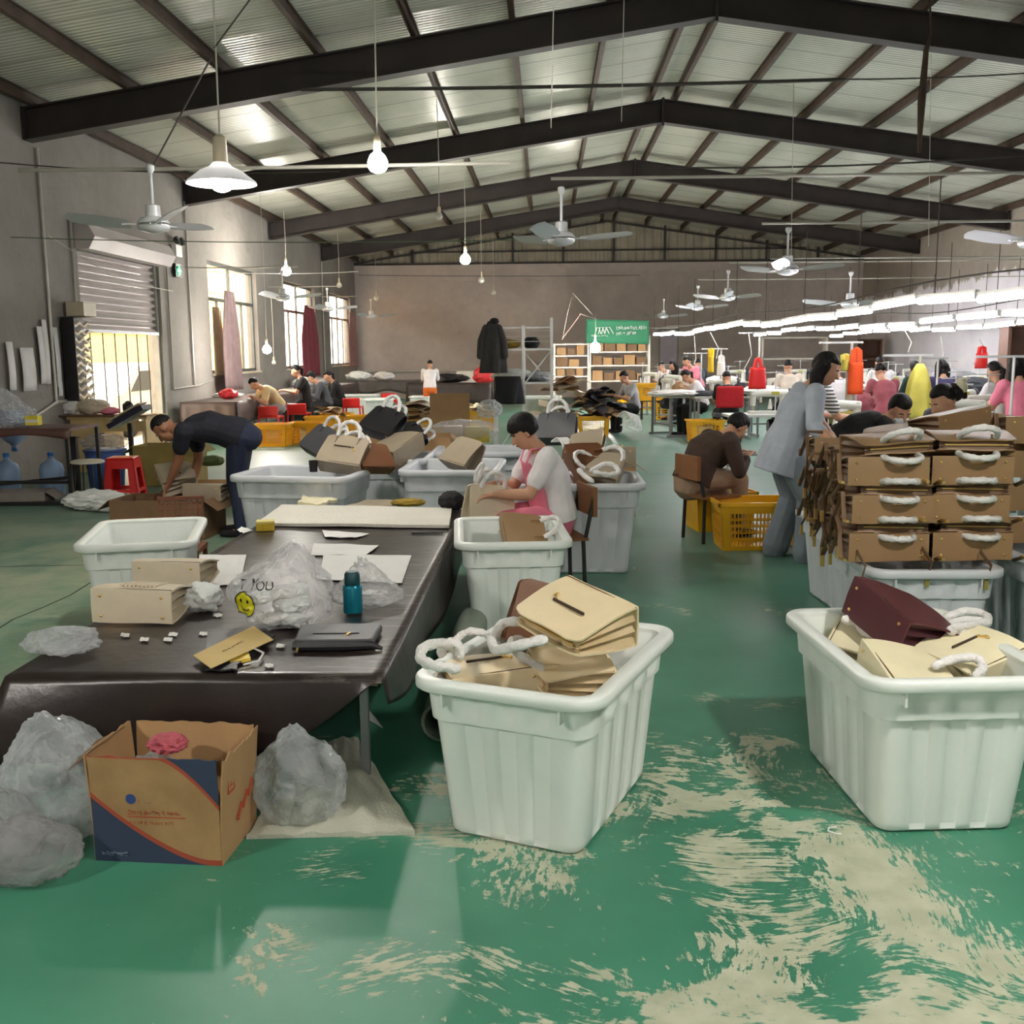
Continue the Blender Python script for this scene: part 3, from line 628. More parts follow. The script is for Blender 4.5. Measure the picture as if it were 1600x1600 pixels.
# ------------------------------------------------------------------ handbags
LEA = {k: mat('leather_'+k, srgb(*c), .42, 0, .05, 9, .12, 160) for k, c in dict(cream=(226, 207, 170), ivory=(232, 222, 188), pale=(206, 192, 168), tan=(148, 117, 82), taupe=(160, 146, 126), brown=(108, 68, 42), grey=(74, 74, 78), burgundy=(84, 32, 42), black=(34, 32, 36)).items()}
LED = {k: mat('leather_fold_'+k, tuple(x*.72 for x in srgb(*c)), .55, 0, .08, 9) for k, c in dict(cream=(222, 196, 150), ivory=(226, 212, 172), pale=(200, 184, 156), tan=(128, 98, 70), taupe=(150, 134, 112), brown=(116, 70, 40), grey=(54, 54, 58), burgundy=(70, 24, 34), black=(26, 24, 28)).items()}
m_edge = mat('edge_paint', srgb(86, 62, 40), .5, 0, 0)
def bag_proto(color, Wd=.34, T=.14, Hh=.27, handles=True, strap=False, slit=True, ribs=False, droop=25, studs=True):
    t = thing('handbag', '', 'handbag'); m, md = LEA[color], LED[color]
    def yf(f): return T/2*(1-.62*f**1.3)+.004*math.sin(f*PI)
    def xh(f): return Wd/2*(1-.05*f)
    fs = [0, .03, .08, .2, .35, .5, .65, .8, .9, .95, .985, 1.0]
    rows = []
    for f in reversed(fs): rows.append((-yf(f), Hh*f, xh(f)-(0 if f < .9 else .05*((f-.9)/.1)**2.4)))
    rows += [(-T/2+.012, -.001, Wd/2), (0, -.003, Wd/2), (T/2-.012, -.001, Wd/2)]
    for f in fs: rows.append((yf(f), Hh*f, xh(f)-(0 if f < .9 else .05*((f-.9)/.1)**2.4)))
    nx = 10; n = len(rows); mb = MB(); outer = []; inner = []
    for i, (y, z, x) in enumerate(rows):
        a = rows[max(0, i-1)]; b = rows[min(n-1, i+1)]; tn = V((0, b[0]-a[0], b[1]-a[1])).normalized(); nn = V((0, tn.z, -tn.y))
        for j in range(nx+1):
            u = -1+2*j/nx; p = V((x*u, y, z)); wv = .003*math.sin(u*2.6+z*20)*(1 if i < n/2 else -1)
            outer.append(p+V((0, wv, 0))); inner.append(p-nn*.007+V((0, wv, 0)))
    # orient thickness inward
    if (inner[nx//2]-V((0, 0, Hh*.5))).length > (outer[nx//2]-V((0, 0, Hh*.5))).length: inner = [o+(o-i_) for o, i_ in zip(outer, inner)]
    w_ = nx+1; N_ = n*w_; fcs = []
    for i in range(n-1):
        for j in range(nx):
            a = i*w_+j; fcs += [(a, a+1, a+w_+1, a+w_), (N_+a, N_+a+w_, N_+a+w_+1, N_+a+1)]
    for j in range(nx): fcs += [(j, j+1, N_+j+1, N_+j), ((n-1)*w_+j, N_+(n-1)*w_+j, N_+(n-1)*w_+j+1, (n-1)*w_+j+1)]
    for i in range(n-1):
        for j in (0, nx): a = i*w_+j; fcs.append((a, a+w_, N_+a+w_, N_+a))
    mb.add(outer+inner, fcs); obj('panel', mb, m, t, 50)
    for s in (-1, 1):                           # concertina side folds
        mb = MB(); ks = [(-1, 0), (-.62, .034), (-.3, .006), (0, .048), (.3, .006), (.62, .034), (1, 0)]
        mb.grid(lambda u, v: (lambda k0, fr: V((s*(xh(v*.9)-.004-(ks[k0][1]*(1-fr)+ks[min(6, k0+1)][1]*fr)*(.25+1.0*v)), (ks[k0][0]*(1-fr)+ks[min(6, k0+1)][0]*fr)*(yf(v*.9)-.006), Hh*v*.92+.004)))(min(6, int(u*6+1e-6)), u*6-min(6, int(u*6+1e-6))), 18, 6)
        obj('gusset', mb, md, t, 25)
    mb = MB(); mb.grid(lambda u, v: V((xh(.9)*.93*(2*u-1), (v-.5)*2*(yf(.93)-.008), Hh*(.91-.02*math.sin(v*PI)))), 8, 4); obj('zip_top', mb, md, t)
    mb = MB(); mb.bar((-xh(.9)*.8, 0, Hh*.915), (xh(.9)*.8, 0, Hh*.915), .006, .012); obj('zipper', mb, m_gold, t, 0)
    if studs:
        for sx in (-1, 1):
            for sy in (-1, 1):
                mb = MB(); mb.ball((sx*(Wd/2-.04), sy*(T/2-.028), -.005), (.0065, .0065, .005), None, 8, 5); obj('base_stud', mb, m_gold, t)
    mb = MB()                                    # thin line of edge paint where the panels meet the base
    for sy in (-1, 1): mb.bar((-Wd/2, sy*(T/2+.001), .012), (Wd/2, sy*(T/2+.001), .012), .002, .003)
    obj('seam', mb, m_edge, t, 0)
    if slit:
        y = -yf(.58)-.006; mb = MB(); mb.bar((-.075, y, Hh*.58), (.075, y, Hh*.58), .009, .006); obj('pocket_slit', mb, mat('slit_dark', srgb(66, 50, 38), .6, 0, 0), t, 0)
        mb = MB(); mb.bar((.06, y-.004, Hh*.58), (.085, y-.006, Hh*.50), .008, .004); mb.ball((.088, y-.006, Hh*.49), (.008, .005, .012), None, 8, 5); obj('zip_pull', mb, m_gold, t, 0)
    if ribs:
        mb = MB()
        for i in range(9): x = -.07+.14*i/8; mb.tube([(x, -yf(.3)-.005, Hh*.25), (x, -yf(.5)-.005, Hh*.5), (x, -yf(.72)-.004, Hh*.72)], .006, 6)
        obj('pleat', mb, m, t)
    if handles:
        for sy in (-1, 1):
            mb = MB(); pts = []; rs = []; y0 = sy*(yf(.9)+.006); dr = math.radians(droop)*(1 if sy < 0 else .4)
            for i in range(19):
                a = PI*i/18; hx = .085*math.cos(a); hz = .115*math.sin(a)**.8
                pts.append((hx, y0+sy*hz*math.sin(dr)*1.0, Hh*.93+hz*math.cos(dr))); rs.append(.0155+.002*math.sin(i*2.3)+.0015*math.sin(i*5.1+sy))
            mb.tube(pts, rs, 9); obj('handle', mb, m_wrap, t)
            for sx in (-1, 1):
                mb = MB(); mb.bar((sx*.085, y0+sy*.003, Hh*.70), (sx*.085, y0, Hh*.97), .022, .006); obj('handle_tab', mb, m, t, 0)
    if strap:
        for s in (-1, 1):
            mb = MB(); x = s*(Wd/2+.012); pts = [(s*(Wd/2-.02), 0, Hh*.9), (x+s*.02, .02, Hh*.8), (x+s*.035, .05, Hh*.5), (x+s*.02, .08*s, Hh*.2), (x+s*.03, .05, -.02)]
            mb.tube(pts, [(.011, .003)]*5, 8); obj('strap', mb, md, t)
            mb = MB(); mb.b2((x+s*.03-.008, .04, -.075), (x+s*.03+.008, .052, -.015)); obj('buckle', mb, m_gold, t, 0)
    return t
BAG = {}
def bag(kind, label, loc, up, front, group, s=1.0):
    if kind not in BAG:
        c, kw = kind.split('|')[0], (kind.split('|')+[''])[1]
        kws = dict(handles='h' in kw, strap='s' in kw, slit='z' in kw, ribs='r' in kw, studs='n' not in kw)
        if 'S' in kw: kws.update(Wd=.385, T=.135, Hh=.28)
        if 'd' in kw: kws['droop'] = 6
        BAG[kind] = bag_proto(c, **kws); o = BAG[kind]
    else: o = dup(BAG[kind])
    o['label'] = label; o['group'] = group; o.scale = (s, s, s); pose(o, loc, up, front); return o
# ------------------------------------------------------------------ crumpled film, sacks and scraps
def film(name, col, a=.5, rough=.15):
    m = bpy.data.materials.new(name); m.use_nodes = True; N, L = nt(m); b = N['Principled BSDF']; b.inputs['Base Color'].default_value = (*col, 1); b.inputs['Roughness'].default_value = rough
    t = N.new('ShaderNodeBsdfTransparent'); mx = N.new('ShaderNodeMixShader'); tc = N.new('ShaderNodeTexCoord').outputs['Object']
    lw_ = N.new('ShaderNodeLayerWeight'); lw_.inputs[0].default_value = .45; f = mth(N, L, 'ADD', mth(N, L, 'MULTIPLY', lw_.outputs['Facing'], .42), mth(N, L, 'MULTIPLY', noi(N, L, tc, 9, 5, .6, 1.5), a*.66)); L.new(mth(N, L, 'MINIMUM', f, .97), mx.inputs[0]); L.new(t.outputs[0], mx.inputs[1]); L.new(b.outputs[0], mx.inputs[2])
    bp = N.new('ShaderNodeBump'); bp.inputs['Strength'].default_value = .7; bp.inputs['Distance'].default_value = .025; L.new(noi(N, L, tc, 8, 5, .55, 3.5), bp.inputs['Height']); L.new(bp.outputs['Normal'], b.inputs['Normal'])
    L.new(mx.outputs[0], N['Material Output'].inputs[0]); return m
m_film = film('clear_film', srgb(226, 226, 230), .55); m_film2 = film('milky_film', srgb(214, 218, 222), .8); m_filmg = film('grey_film', srgb(176, 174, 176), .72)
m_tissue = mat('tissue', srgb(226, 228, 226), .8, 0, .06, 8, .5, 30); m_sack = mat('woven_sack', srgb(186, 186, 170), .8, 0, .12, 5, .4, 80)
def crumple(R, seed, amp=.25, fr=2.2, sub=4, ridged=True, peak=None, flat=True, M=None):
    bm = bmesh.new(); bmesh.ops.create_icosphere(bm, subdivisions=sub, radius=1)
    o = V((seed*3.7, seed*1.3, seed*2.1)); mb = MB(); vs = []
    for v in bm.verts:
        d = v.co.normalized(); k = 1
        n1 = noise.noise(d*fr+o); n2 = noise.noise(d*fr*2.3+o*2); n3 = noise.noise(d*fr*5+o)
        if ridged: n1 = .5-abs(n1)*1.6; n2 = .4-abs(n2)*1.4; n3 = .3-abs(n3)
        k += amp*(n1+.5*n2+.25*n3)
        p = V((d.x*R[0]*k, d.y*R[1]*k, d.z*R[2]*k+R[2]*.92))
        if peak is not None:
            q = max(0, d.z)**5; p += V(peak)*q
        if flat and p.z < 0: p.z = 0.002+.0*k
        if M is not None: p = M @ p
        vs.append(p)
    mb.add(vs, [[v.index for v in f.verts] for f in bm.faces]); bm.free(); return mb
def filmform(R, seed, pleat=.12, peak=None, sag=.0, sub=5):      # a slumped film bag: soft lumps and sharp pleats running to the gathered top
    bm = bmesh.new(); bmesh.ops.create_icosphere(bm, subdivisions=sub, radius=1); o = V((seed*3.7, seed*1.3, seed*2.1)); vs = []; mb = MB()
    for v in bm.verts:
        d = v.co.normalized(); w = V((d.x+.25*noise.noise(d*2+o), d.y+.25*noise.noise(d*2-o), d.z))
        k = 1+.22*noise.noise(d*1.5+o)
        c1 = 1-abs(noise.noise(V((w.x*3.6, w.y*3.6, d.z*1.0))+o)); c2 = 1-abs(noise.noise(V((w.x*7.5, w.y*7.5, d.z*2.4))+o*2)); c3 = 1-abs(noise.noise(V((w.x*3+w.z*6, w.y*3-w.z*5, w.z*4))-o))
        k += pleat*(c1**3-.5)+pleat*.4*(c2**4-.4)+pleat*.35*(c3**5-.3)
        p = V((d.x*R[0]*k*(1+sag*(-d.z)), d.y*R[1]*k*(1+sag*(-d.z)), d.z*R[2]*k+R[2]*.9))
        if peak is not None: q = max(0, d.z)**4; p = V((p.x*(1-.35*q), p.y*(1-.35*q), p.z))+V(peak)*q*(1+.5*(c1**3-.5))
        if p.z < 0: p.z = .002
        vs.append(p)
    mb.add(vs, [[v.index for v in f.verts] for f in bm.faces]); bm.free(); return mb
def sheet(pts, z0=0., th=.004, wob=0., seed=0, sub=6):   # a thin sheet from four ground points, given thickness
    a, b, c, d = [V(p) for p in pts]; mb = MB()
    def fn(dz): return lambda u, v: a.lerp(b, u).lerp(d.lerp(c, u), v)+V((0, 0, dz+wob*(noise.noise(V((u*3+seed, v*3, seed)))+.5)))
    mb.grid(fn(0), sub, sub); mb.grid(fn(th), sub, sub)
    n = sub+1; o = n*n
    for i in range(sub):
        mb.f += [(i, i+1, o+i+1, o+i), (sub*n+i, sub*n+i+1, o+sub*n+i+1, o+sub*n+i), (i*n, (i+1)*n, o+(i+1)*n, o+i*n), (i*n+sub, (i+1)*n+sub, o+(i+1)*n+sub, o+i*n+sub)]; mb.mi += [0]*4
    return mb
def sit(name, mb, m, lab, cat, group=None, loc=None, rz=0, sm=40, parent=None):
    o = obj(name, mb, m, parent, sm)
    if parent is None: tag(o, lab, cat, group)
    if loc is not None: o.location = loc
    if rz: o.rotation_euler = (0, 0, math.radians(rz))
    return o
def glyphs(n, s, seed, gap=1.15, M=None, c=(0, 0, 0), th=.001, dens=6):    # rows of square brush-like characters in the x,z plane
    r = random.Random(seed); mb = MB(); c = V(c)
    for i in range(n):
        x0 = i*s*gap
        for k in range(dens):
            hor = r.random() < .5; t = r.randint(0, 4)/4; a = r.choice((0, .1, .3)); b = r.choice((.7, .9, 1))
            p, q = (V((x0+a*s, 0, t*s)), V((x0+b*s, 0, t*s))) if hor else (V((x0+t*s, 0, a*s)), V((x0+t*s, 0, b*s)))
            if M is not None: p, q = M @ p, M @ q
            mb.bar(c+p, c+q, s*.11, th, (0, 1, 0) if M is None else M @ V((0, 1, 0)))
    return mb
def text(parent, name, s, size, loc, R, m, ext=.0006):
    cu = bpy.data.curves.new(name, 'FONT'); cu.body = s; cu.size = size; cu.extrude = ext; cu.align_x = 'CENTER'
    o = bpy.data.objects.new('tmp', cu); COL.objects.link(o); dg = bpy.context.evaluated_depsgraph_get(); dg.update()
    me = bpy.data.meshes.new_from_object(o.evaluated_get(dg)); bpy.data.objects.remove(o)
    me.transform(Matrix.Translation(loc) @ R.to_4x4()); me.materials.clear(); me.materials.append(m)
    r = bpy.data.objects.new(name, me); COL.objects.link(r); r.parent = parent; return r
# ------------------------------------------------------------------ the two front tubs of bags
GT = 'white storage tubs of handbags'
inst(tubP, 'white plastic tub heaped with cream handbags, in the middle of the green floor', (.02, 3.50, 0), -22, GT)
inst(tubP, 'white plastic tub with a burgundy handbag on top, below the stacked tan bags', (1.31, 3.64, 0), 4, GT)
inst(tubP, 'white plastic tub beside the dark table, holding one folded tan bag', (-.22, 6.02, 0), 5, GT)
inst(tubP, 'empty clear-white tub on the floor behind the table with cream bags', (-2.42, 6.0, 0), 14, GT)
inst(tubShade, 'white tub under the front of the tan handbag stack', (1.86, 5.28, 0), 0, GT)
inst(tubShade, 'grey-shaded white tub under the rear part of the tan handbag stack', (2.0, 6.38, 0), 4, GT)
inst(tubShade, 'grey-shaded white tub beneath the tan bags, to the outer side of the aisle stack', (2.72, 5.6, 0), 0, GT)
inst(tubT, 'tall grey-shaded white tub full of bags behind the seated woman in the pink apron', (.22, 7.62, 0), 0, GT)
inst(tubT, 'tall grey-shaded white tub in front of the bending man, a taupe bag inside', (-1.95, 8.15, 0), -8, GT)
inst(tubT, 'tall grey-shaded white tub, nearly empty, between the table end and the cartons', (-.78, 8.6, 0), 88, GT)
inst(tubT, 'grey-shaded white tub with dark and brown bags, behind the tub near the bending man', (-1.55, 9.35, 0), 0, GT)
inst(tubT, 'grey-shaded white tub with a flat lid edge, in front of the clear-wrapped carton', (-.62, 10.0, 0), 0, GT)
GB = 'handbags in the tub on the open floor'
ct = math.cos(math.radians(12)); s_ = math.sin(math.radians(12))
e1 = V((1, 0, 0)); e2 = V((0, -ct, -s_)); nn = V((0, -s_, ct))
up = (e1*-.2+e2*.17); P_ = D(918, 950, 3.22)
bag('cream|z', 'cream handbag lying on top of the heap, pocket slit facing up', D(942, 930, 3.34)-nn*.05, up, nn, GB, .98)
bag('cream|hz', 'cream handbag low in the heap by the near rim, zip slit facing up', D(770, 1055, 3.22)-V((-.02, 0, .055)), V((-.35, .93, .12)), V((.05, -.22, .97)), GB, .92)
bag('cream|h', 'cream handbag with its folded side open towards the near rim', D(968, 1018, 3.36)-V((.055, -.05, .06)), V((-.93, -.22, .05)), V((-.05, -.25, .95)), GB, .92)
bag('brown|', 'brown handbag standing at the back of the cream heap', V((-.02, 3.72, .50)), V((.25, .2, .95)), V((.2, -.9, .3)), GB, .9)
bag('cream|n', 'cream handbag buried at the bottom of the heap', V((.06, 3.5, .40)), V((.2, .97, .05)), V((0, 0, 1)), GB, .95)
def loopwrap(pts, r, lab, grp, nm='loose_loop'):
    pts = [V(p) for p in pts]; P = []; n = len(pts)
    for i in range(n-1):
        p0, p1, p2, p3 = pts[max(0, i-1)], pts[i], pts[i+1], pts[min(n-1, i+2)]
        for k in range(5):
            t = k/5; P.append(.5*((2*p1)+(p2-p0)*t+(2*p0-5*p1+4*p2-p3)*t*t+(3*p1-p0-3*p2+p3)*t**3))
    P.append(pts[-1]); mb = MB(); mb.limb(P, [r*(1+.14*math.sin(i*1.9)+.1*math.sin(i*4.3)) for i in range(len(P))], None, 9); return tag(obj(nm, mb, m_wrap), lab, 'handle', grp)
GH = 'white-wrapped loose handles'
loopwrap([D(768, 1000, 3.35), D(775, 1015, 3.2), D(805, 1010, 3.12), D(848, 1000, 3.12)], .017, 'paper-wrapped handle loop in front of the topmost cream bag, lower strand', GH)
loopwrap([D(770, 1000, 3.4), D(785, 975, 3.45), D(815, 972, 3.45), D(838, 980, 3.45)], .017, 'paper-wrapped handle loop in front of the topmost cream bag, upper strand', GH)
loopwrap([D(712, 1015, 3.32), D(690, 1005, 3.25), D(662, 1012, 3.15), D(658, 1030, 3.1), D(680, 1040, 3.05), D(712, 1045, 3.05)], .017, 'paper-wrapped handle hanging out over the tub corner', GH)
loopwrap([D(690, 1020, 3.3), D(694, 1008, 3.28), D(712, 1006, 3.28), D(718, 1025, 3.28)], .018, 'knotted paper wrap at the tub corner handle', GH)
# right tub
GB2 = 'handbags in the tub by the stack'
bag('burgundy|', 'burgundy handbag lying on its side on top of the cream bags', D(1366, 963, 3.75), V((.9, .30, -.16)), V((.16, -.22, 1)), GB2, 1.08)
bag('ivory|h', 'ivory handbag under the burgundy one, along the tub wall', D(1300, 985, 3.95)-V((0, 0, .05)), V((.85, -.4, -.1)), V((.1, -.2, .97)), GB2, .95)
bag('ivory|', 'ivory handbag at the near rim, its flap towards the aisle', D(1370, 1040, 3.42)-V((0, 0, .05)), V((.93, .1, -.02)), V((0, -.25, .96)), GB2, .95)
bag('ivory|z', 'ivory handbag tilted against the outer wall of the tub', D(1560, 1040, 3.5)-V((0, 0, .04)), V((-.5, .75, .3)), V((.1, -.45, .88)), GB2, .95)
loopwrap([D(1478, 965, 3.9), D(1510, 955, 3.95), D(1540, 962, 3.9), D(1540, 975, 3.8), D(1505, 985, 3.7), D(1485, 985, 3.65)], .017, 'long paper-wrapped handle pair beside the burgundy bag, outer loop', GH)
loopwrap([D(1480, 975, 3.85), D(1512, 968, 3.85), D(1538, 973, 3.8), D(1510, 978, 3.7), D(1490, 980, 3.65)], .015, 'long paper-wrapped handle pair beside the burgundy bag, inner loop', GH)
loopwrap([D(1462, 1040, 3.4), D(1490, 1030, 3.42), D(1525, 1028, 3.42), D(1535, 1045, 3.36), D(1525, 1055, 3.3)], .016, 'paper-wrapped handle at the near rim of the tub with burgundy bag', GH)
loopwrap([D(1322, 968, 3.9), D(1340, 972, 3.9), D(1350, 985, 3.85), D(1362, 990, 3.8)], .02, 'crumpled paper wrap beside the burgundy bag base', GH)
# ------------------------------------------------------------------ dark table
TX0, TX1, TY0, TY1, TZ = -1.93, -.58, 3.45, 7.32, .475
t = thing('work_table', 'long low work table under the dark brown cover', 'table', ((TX0+TX1)/2, (TY0+TY1)/2, 0))
w2, l2 = (TX1-TX0)/2, (TY1-TY0)/2
mb = MB(); mb.b2((-w2+.02, -l2+.02, TZ-.04), (w2-.02, l2-.02, TZ-.006)); obj('tabletop', mb, mat('table_board', srgb(120, 96, 72), .7, 0, .1), t, 0)
for sx in (-1, 1):
    for sy in (-1, 0, 1):
        mb = MB(); mb.b2((sx*(w2-.10)-.015, sy*(l2-.18)-.015, 0), (sx*(w2-.10)+.015, sy*(l2-.18)+.015, TZ-.04)); obj('leg', mb, m_steel, t, 0)
m_cover, N, L, B = principled('dark_cover'); tc = N.new('ShaderNodeTexCoord').outputs['Object']; sx = N.new('ShaderNodeSeparateXYZ'); L.new(tc, sx.inputs[0])
c0 = mix(N, L, ramp(N, L, noi(N, L, tc, 1.6, 6, .65), .35, .7), srgb(30, 21, 20), srgb(50, 40, 37))
dust = ramp(N, L, noi(N, L, tc, 1, 5, .7, 0, (3, 26, 3)), .52, .72)
reg = mth(N, L, 'MULTIPLY', ramp(N, L, sx.outputs[0], .36, .60), mth(N, L, 'LESS_THAN', sx.outputs[1], 1.0))
reg = mth(N, L, 'ADD', mth(N, L, 'MULTIPLY', reg, .85), .10)
reg = mth(N, L, 'MULTIPLY', reg, mth(N, L, 'GREATER_THAN', sx.outputs[2], -.02))
c0 = mix(N, L, mth(N, L, 'MULTIPLY', dust, reg), c0, srgb(150, 141, 135)); L.new(c0, B.inputs['Base Color']); B.inputs['Roughness'].default_value = .34
bp = N.new('ShaderNodeBump'); bp.inputs['Strength'].default_value = .3; bp.inputs['Distance'].default_value = .02; L.new(noi(N, L, tc, 6, 5), bp.inputs['Height']); L.new(bp.outputs['Normal'], B.inputs['Normal'])
cx, cy = (TX0+TX1)/2, (TY0+TY1)/2
mb = MB(); mb.grid(lambda u, v: V((-w2+2*w2*u, -l2+2*l2*v, .004*noise.noise(V((u*4, v*9, 1))))), 26, 60)
def front(u, v):
    dep = .27+.03*math.sin(u*5+1) if u < .66 else .27*max(.06, 1-((u-.66)/.33)**1.5)
    fl = .05*max(0, 1-u*5)
    return V((-w2+2*w2*u-fl*1.6*v, -l2-.02*v-fl*v-.025*math.sin(v*1.5)*(1+math.sin(u*11))*.5-.02*math.sin(v*PI)*(1-u), -dep*v))
mb.grid(front, 40, 10)
mb.grid(lambda u, v: V((w2+.02*v+.02*v*math.sin(u*13), -l2+2*l2*u, -(.10+.16*min(1, u*3.2)+.03*math.sin(u*17))*v)), 60, 8)
mb.grid(lambda u, v: V((-w2-.09*v*max(0, 1-u*5)-.02*v-.02*v*math.sin(u*15), -l2+2*l2*u-.05*v*max(0, 1-u*9), -(.24+.03*math.sin(u*9))*v)), 60, 8)
mb.grid(lambda u, v: V((-w2+2*w2*u, l2+.02*v, -.24*v)), 20, 5)
o = obj('table_cover', mb, m_cover); o.location = (cx, cy, TZ); tag(o, 'dark brown glossy cover draped over the long low work table', 'table cover')
md = o.modifiers.new('s', 'SOLIDIFY'); md.thickness = .003
ZT = TZ+.006
def T_(px, py): return G(px, py, ZT)
# things on the table ---------------------------------------------------------
def filmbag(lab, px, py, R, seed, peak=None, amp=.22, m=None, z=ZT, Y=None, cat='plastic bag', name='plastic_bag', grp=None, rz=0, fr=2.2):
    p = G(px, py, z); return sit(name, crumple(R, seed, amp, fr, 4, True, peak) if m is m_tissue else filmform(R, seed, amp*.42, peak, .1), m or m_film, lab, cat, grp, p, rz, 180)
tb = filmbag('big clear carrier bag printed YOU with a yellow smiley face, stuffed, on the table', 447, 972, (.21, .19, .14), 1, (.02, .02, .07), .26)
base = tb.location.copy()
from mathutils.bvhtree import BVHTree
_bv = BVHTree.FromPolygons([v.co.copy() for v in tb.data.vertices], [tuple(p.vertices) for p in tb.data.polygons])
def conform(o, gap=.003):            # lay printing on the skin of the bag
    for v in o.data.vertices:
        h = _bv.ray_cast(V((v.co.x, -1, v.co.z)), V((0, 1, 0)))[0]
        if h is not None: v.co.y = h.y-gap+v.co.y*.02
RX = Matrix.Rotation(PI/2, 3, 'X')
for tx, x, z in (('T', -.14, .175), ('YOU', -.05, .18)):
    conform(text(tb, 'printed_letters', tx, .048, V((x, 0, z)), RX, m_black))
mb = MB(); cxs, czs = -.125, .115
mb.grid(lambda u, v: V((cxs+.047*v*math.cos(u*2*PI), 0, czs+.052*v*math.sin(u*2*PI))), 32, 6); sf = obj('printed_smiley', mb, mat('smiley_yellow', srgb(214, 208, 30), .4, 0, 0), tb); conform(sf)
mb = MB(); mb.tube([(cxs+.026*math.cos(a), 0, czs+.026*math.sin(a)) for a in [PI*1.15+i*PI*.7/8 for i in range(9)]], .0024, 6)
for ex in (-.017, .017): mb.ball((cxs+ex, 0, czs+.016), (.005, .002, .009), None, 10, 6)
mb.tube([(cxs+.047*math.cos(a), 0, czs+.052*math.sin(a)) for a in [i*2*PI/40 for i in range(41)]], .0024, 5, False); o = obj('smile', mb, m_black, tb); conform(o, .006)
filmbag('smaller clear knotted bag of scraps behind the blue bottle', 575, 945, (.155, .13, .065), 4, (-.03, .0, .08), .24)
for i in range(16):
    a = rnd(0, 6.28); rr = rnd(0, .09); mb = sheet([(-.03, -.012, 0), (.03, -.012, 0), (.03, .012, .004), (-.03, .012, .003)], 0, .002, .01, i, 3)
    o = sit('fabric_scrap', mb, [m_paper, LEA['pale'], m_tissue][i % 3], 'small pale scrap inside the clear knotted bag on the table', 'scrap', 'scraps inside the knotted bag', T_(575, 935)+V((rr*math.cos(a), rr*math.sin(a), .004+i*.002)), rnd(0, 360))
for i in range(14):
    a = rnd(0, 6.28); rr = rnd(0, .13)
    o = sit('packing_wad', crumple((.05, .045, .028), 40+i, .3, 2.2, 3), [m_tissue, m_paper][i % 2], 'white wad of packing inside the big smiley carrier bag', 'wad', 'wads inside the smiley bag', base+V((rr*math.cos(a), rr*math.sin(a)*.9, .004+.05*(i % 3))), rnd(0, 360))
b_ = thing('water_bottle', 'teal metal drinking bottle with dark screw cap on the table', 'bottle', T_(552, 957))
mb = MB(); mb.lathe([(.036, 0), (.041, .004), (.042, .01), (.042, .115), (.039, .122), (.036, .126)], 28); obj('bottle_body', mb, mat('teal_metal', srgb(20, 124, 146), .28, .5, .05), b_)
mb = MB(); mb.lathe([(.033, .126), (.034, .128), (.034, .172), (.03, .178), (.026, .184), (.002, .184)], 28); obj('cap', mb, mat('cap_teal', srgb(20, 66, 74), .4, 0, .05), b_)
BG = 'handbags lying on the dark table'
bag('pale|r', 'cream handbag with pleated front, base and studs towards the viewer, on the table', T_(207, 976)+V((0, .0, .078)), V((.06, .99, .03)), V((.02, -.02, 1)), BG, 1.03)
bag('pale|', 'cream handbag lying behind the pleated one on the table', T_(245, 930)+V((.03, .05, .078)), V((.1, .99, .02)), V((0, 0, 1)), BG, 1.0)
bp_ = thing('clutch_bag', 'dark grey zipped clutch lying flat by the front edge of the table', 'handbag', T_(528, 1000), 0, BG)
bp_.rotation_euler = (0, 0, math.radians(3))
mb = MB(); pts = [(-.155, -.12), (.155, -.12), (.165, -.09), (.15, .11), (.14, .125), (-.14, .125), (-.15, .11), (-.165, -.09)]
mb.prism([(x, z) for x, z in pts], .035, rot('X', -90) @ Matrix.Scale(-1, 3, (0, 0, 1)), (0, 0, .0195)); mesh_ = obj('clutch_body', mb, LEA['grey'], bp_, 0); bv = mesh_.modifiers.new('b', 'BEVEL'); bv.width = .01; bv.segments = 3
mb = MB(); mb.b2((-.09, -.045, .038), (.09, -.037, .040)); obj('zip_slit', mb, m_black, bp_, 0)

for a_, b_2, w_ in (((.055, -.042, .042), (.045, -.075, .041), .004), ((-.13, -.135, .02), (-.13, -.175, .004), .006)): mb = MB(); mb.bar(a_, b_2, .008, w_); obj('zip_pull', mb, m_gold, bp_, 0)
mb = MB(); mb.tube([(-.15, -.135, .016), (-.05, -.143, .018), (.05, -.143, .018), (.15, -.13, .016), (.19, -.14, .004)], [(.018, .016), (.02, .018), (.02, .018), (.016, .014), (.006, .006)], 8); obj('rolled_edge', mb, LEA['black'], bp_)
sit('leather_piece', sheet([T_(320, 1050), T_(370, 1050), T_(385, 985), T_(325, 985)], 0, .006, .008, 3), LEA['black'], 'black leather cut piece with straps under the buff card', 'leather piece')
sit('leather_strap', sheet([T_(345, 1048), T_(360, 1050), T_(430, 995), T_(420, 992)], 0, .006, .004, 5), LEA['black'], 'black leather strap sticking out behind the buff card', 'leather piece')
cd = thing('pattern_card', 'buff cardboard pattern strip with handwriting, lying askew on the table', 'card', (0, 0, 0))
q_ = [G(302, 1025, ZT+.02), G(330, 1045, ZT+.02), G(427, 1000, ZT+.02), G(396, 979, ZT+.02)]
obj('card', sheet(q_, 0, .003), mat('buff_card', srgb(206, 178, 118), .8, 0, .06), cd, 0)
cc_ = (q_[0]+q_[1]+q_[2]+q_[3])/4; dx_ = (q_[3]-q_[0]).normalized(); dz_ = V((-dx_.y, dx_.x, 0)); Mg = Matrix((dx_, V((0, 0, -1)), dz_)).transposed()
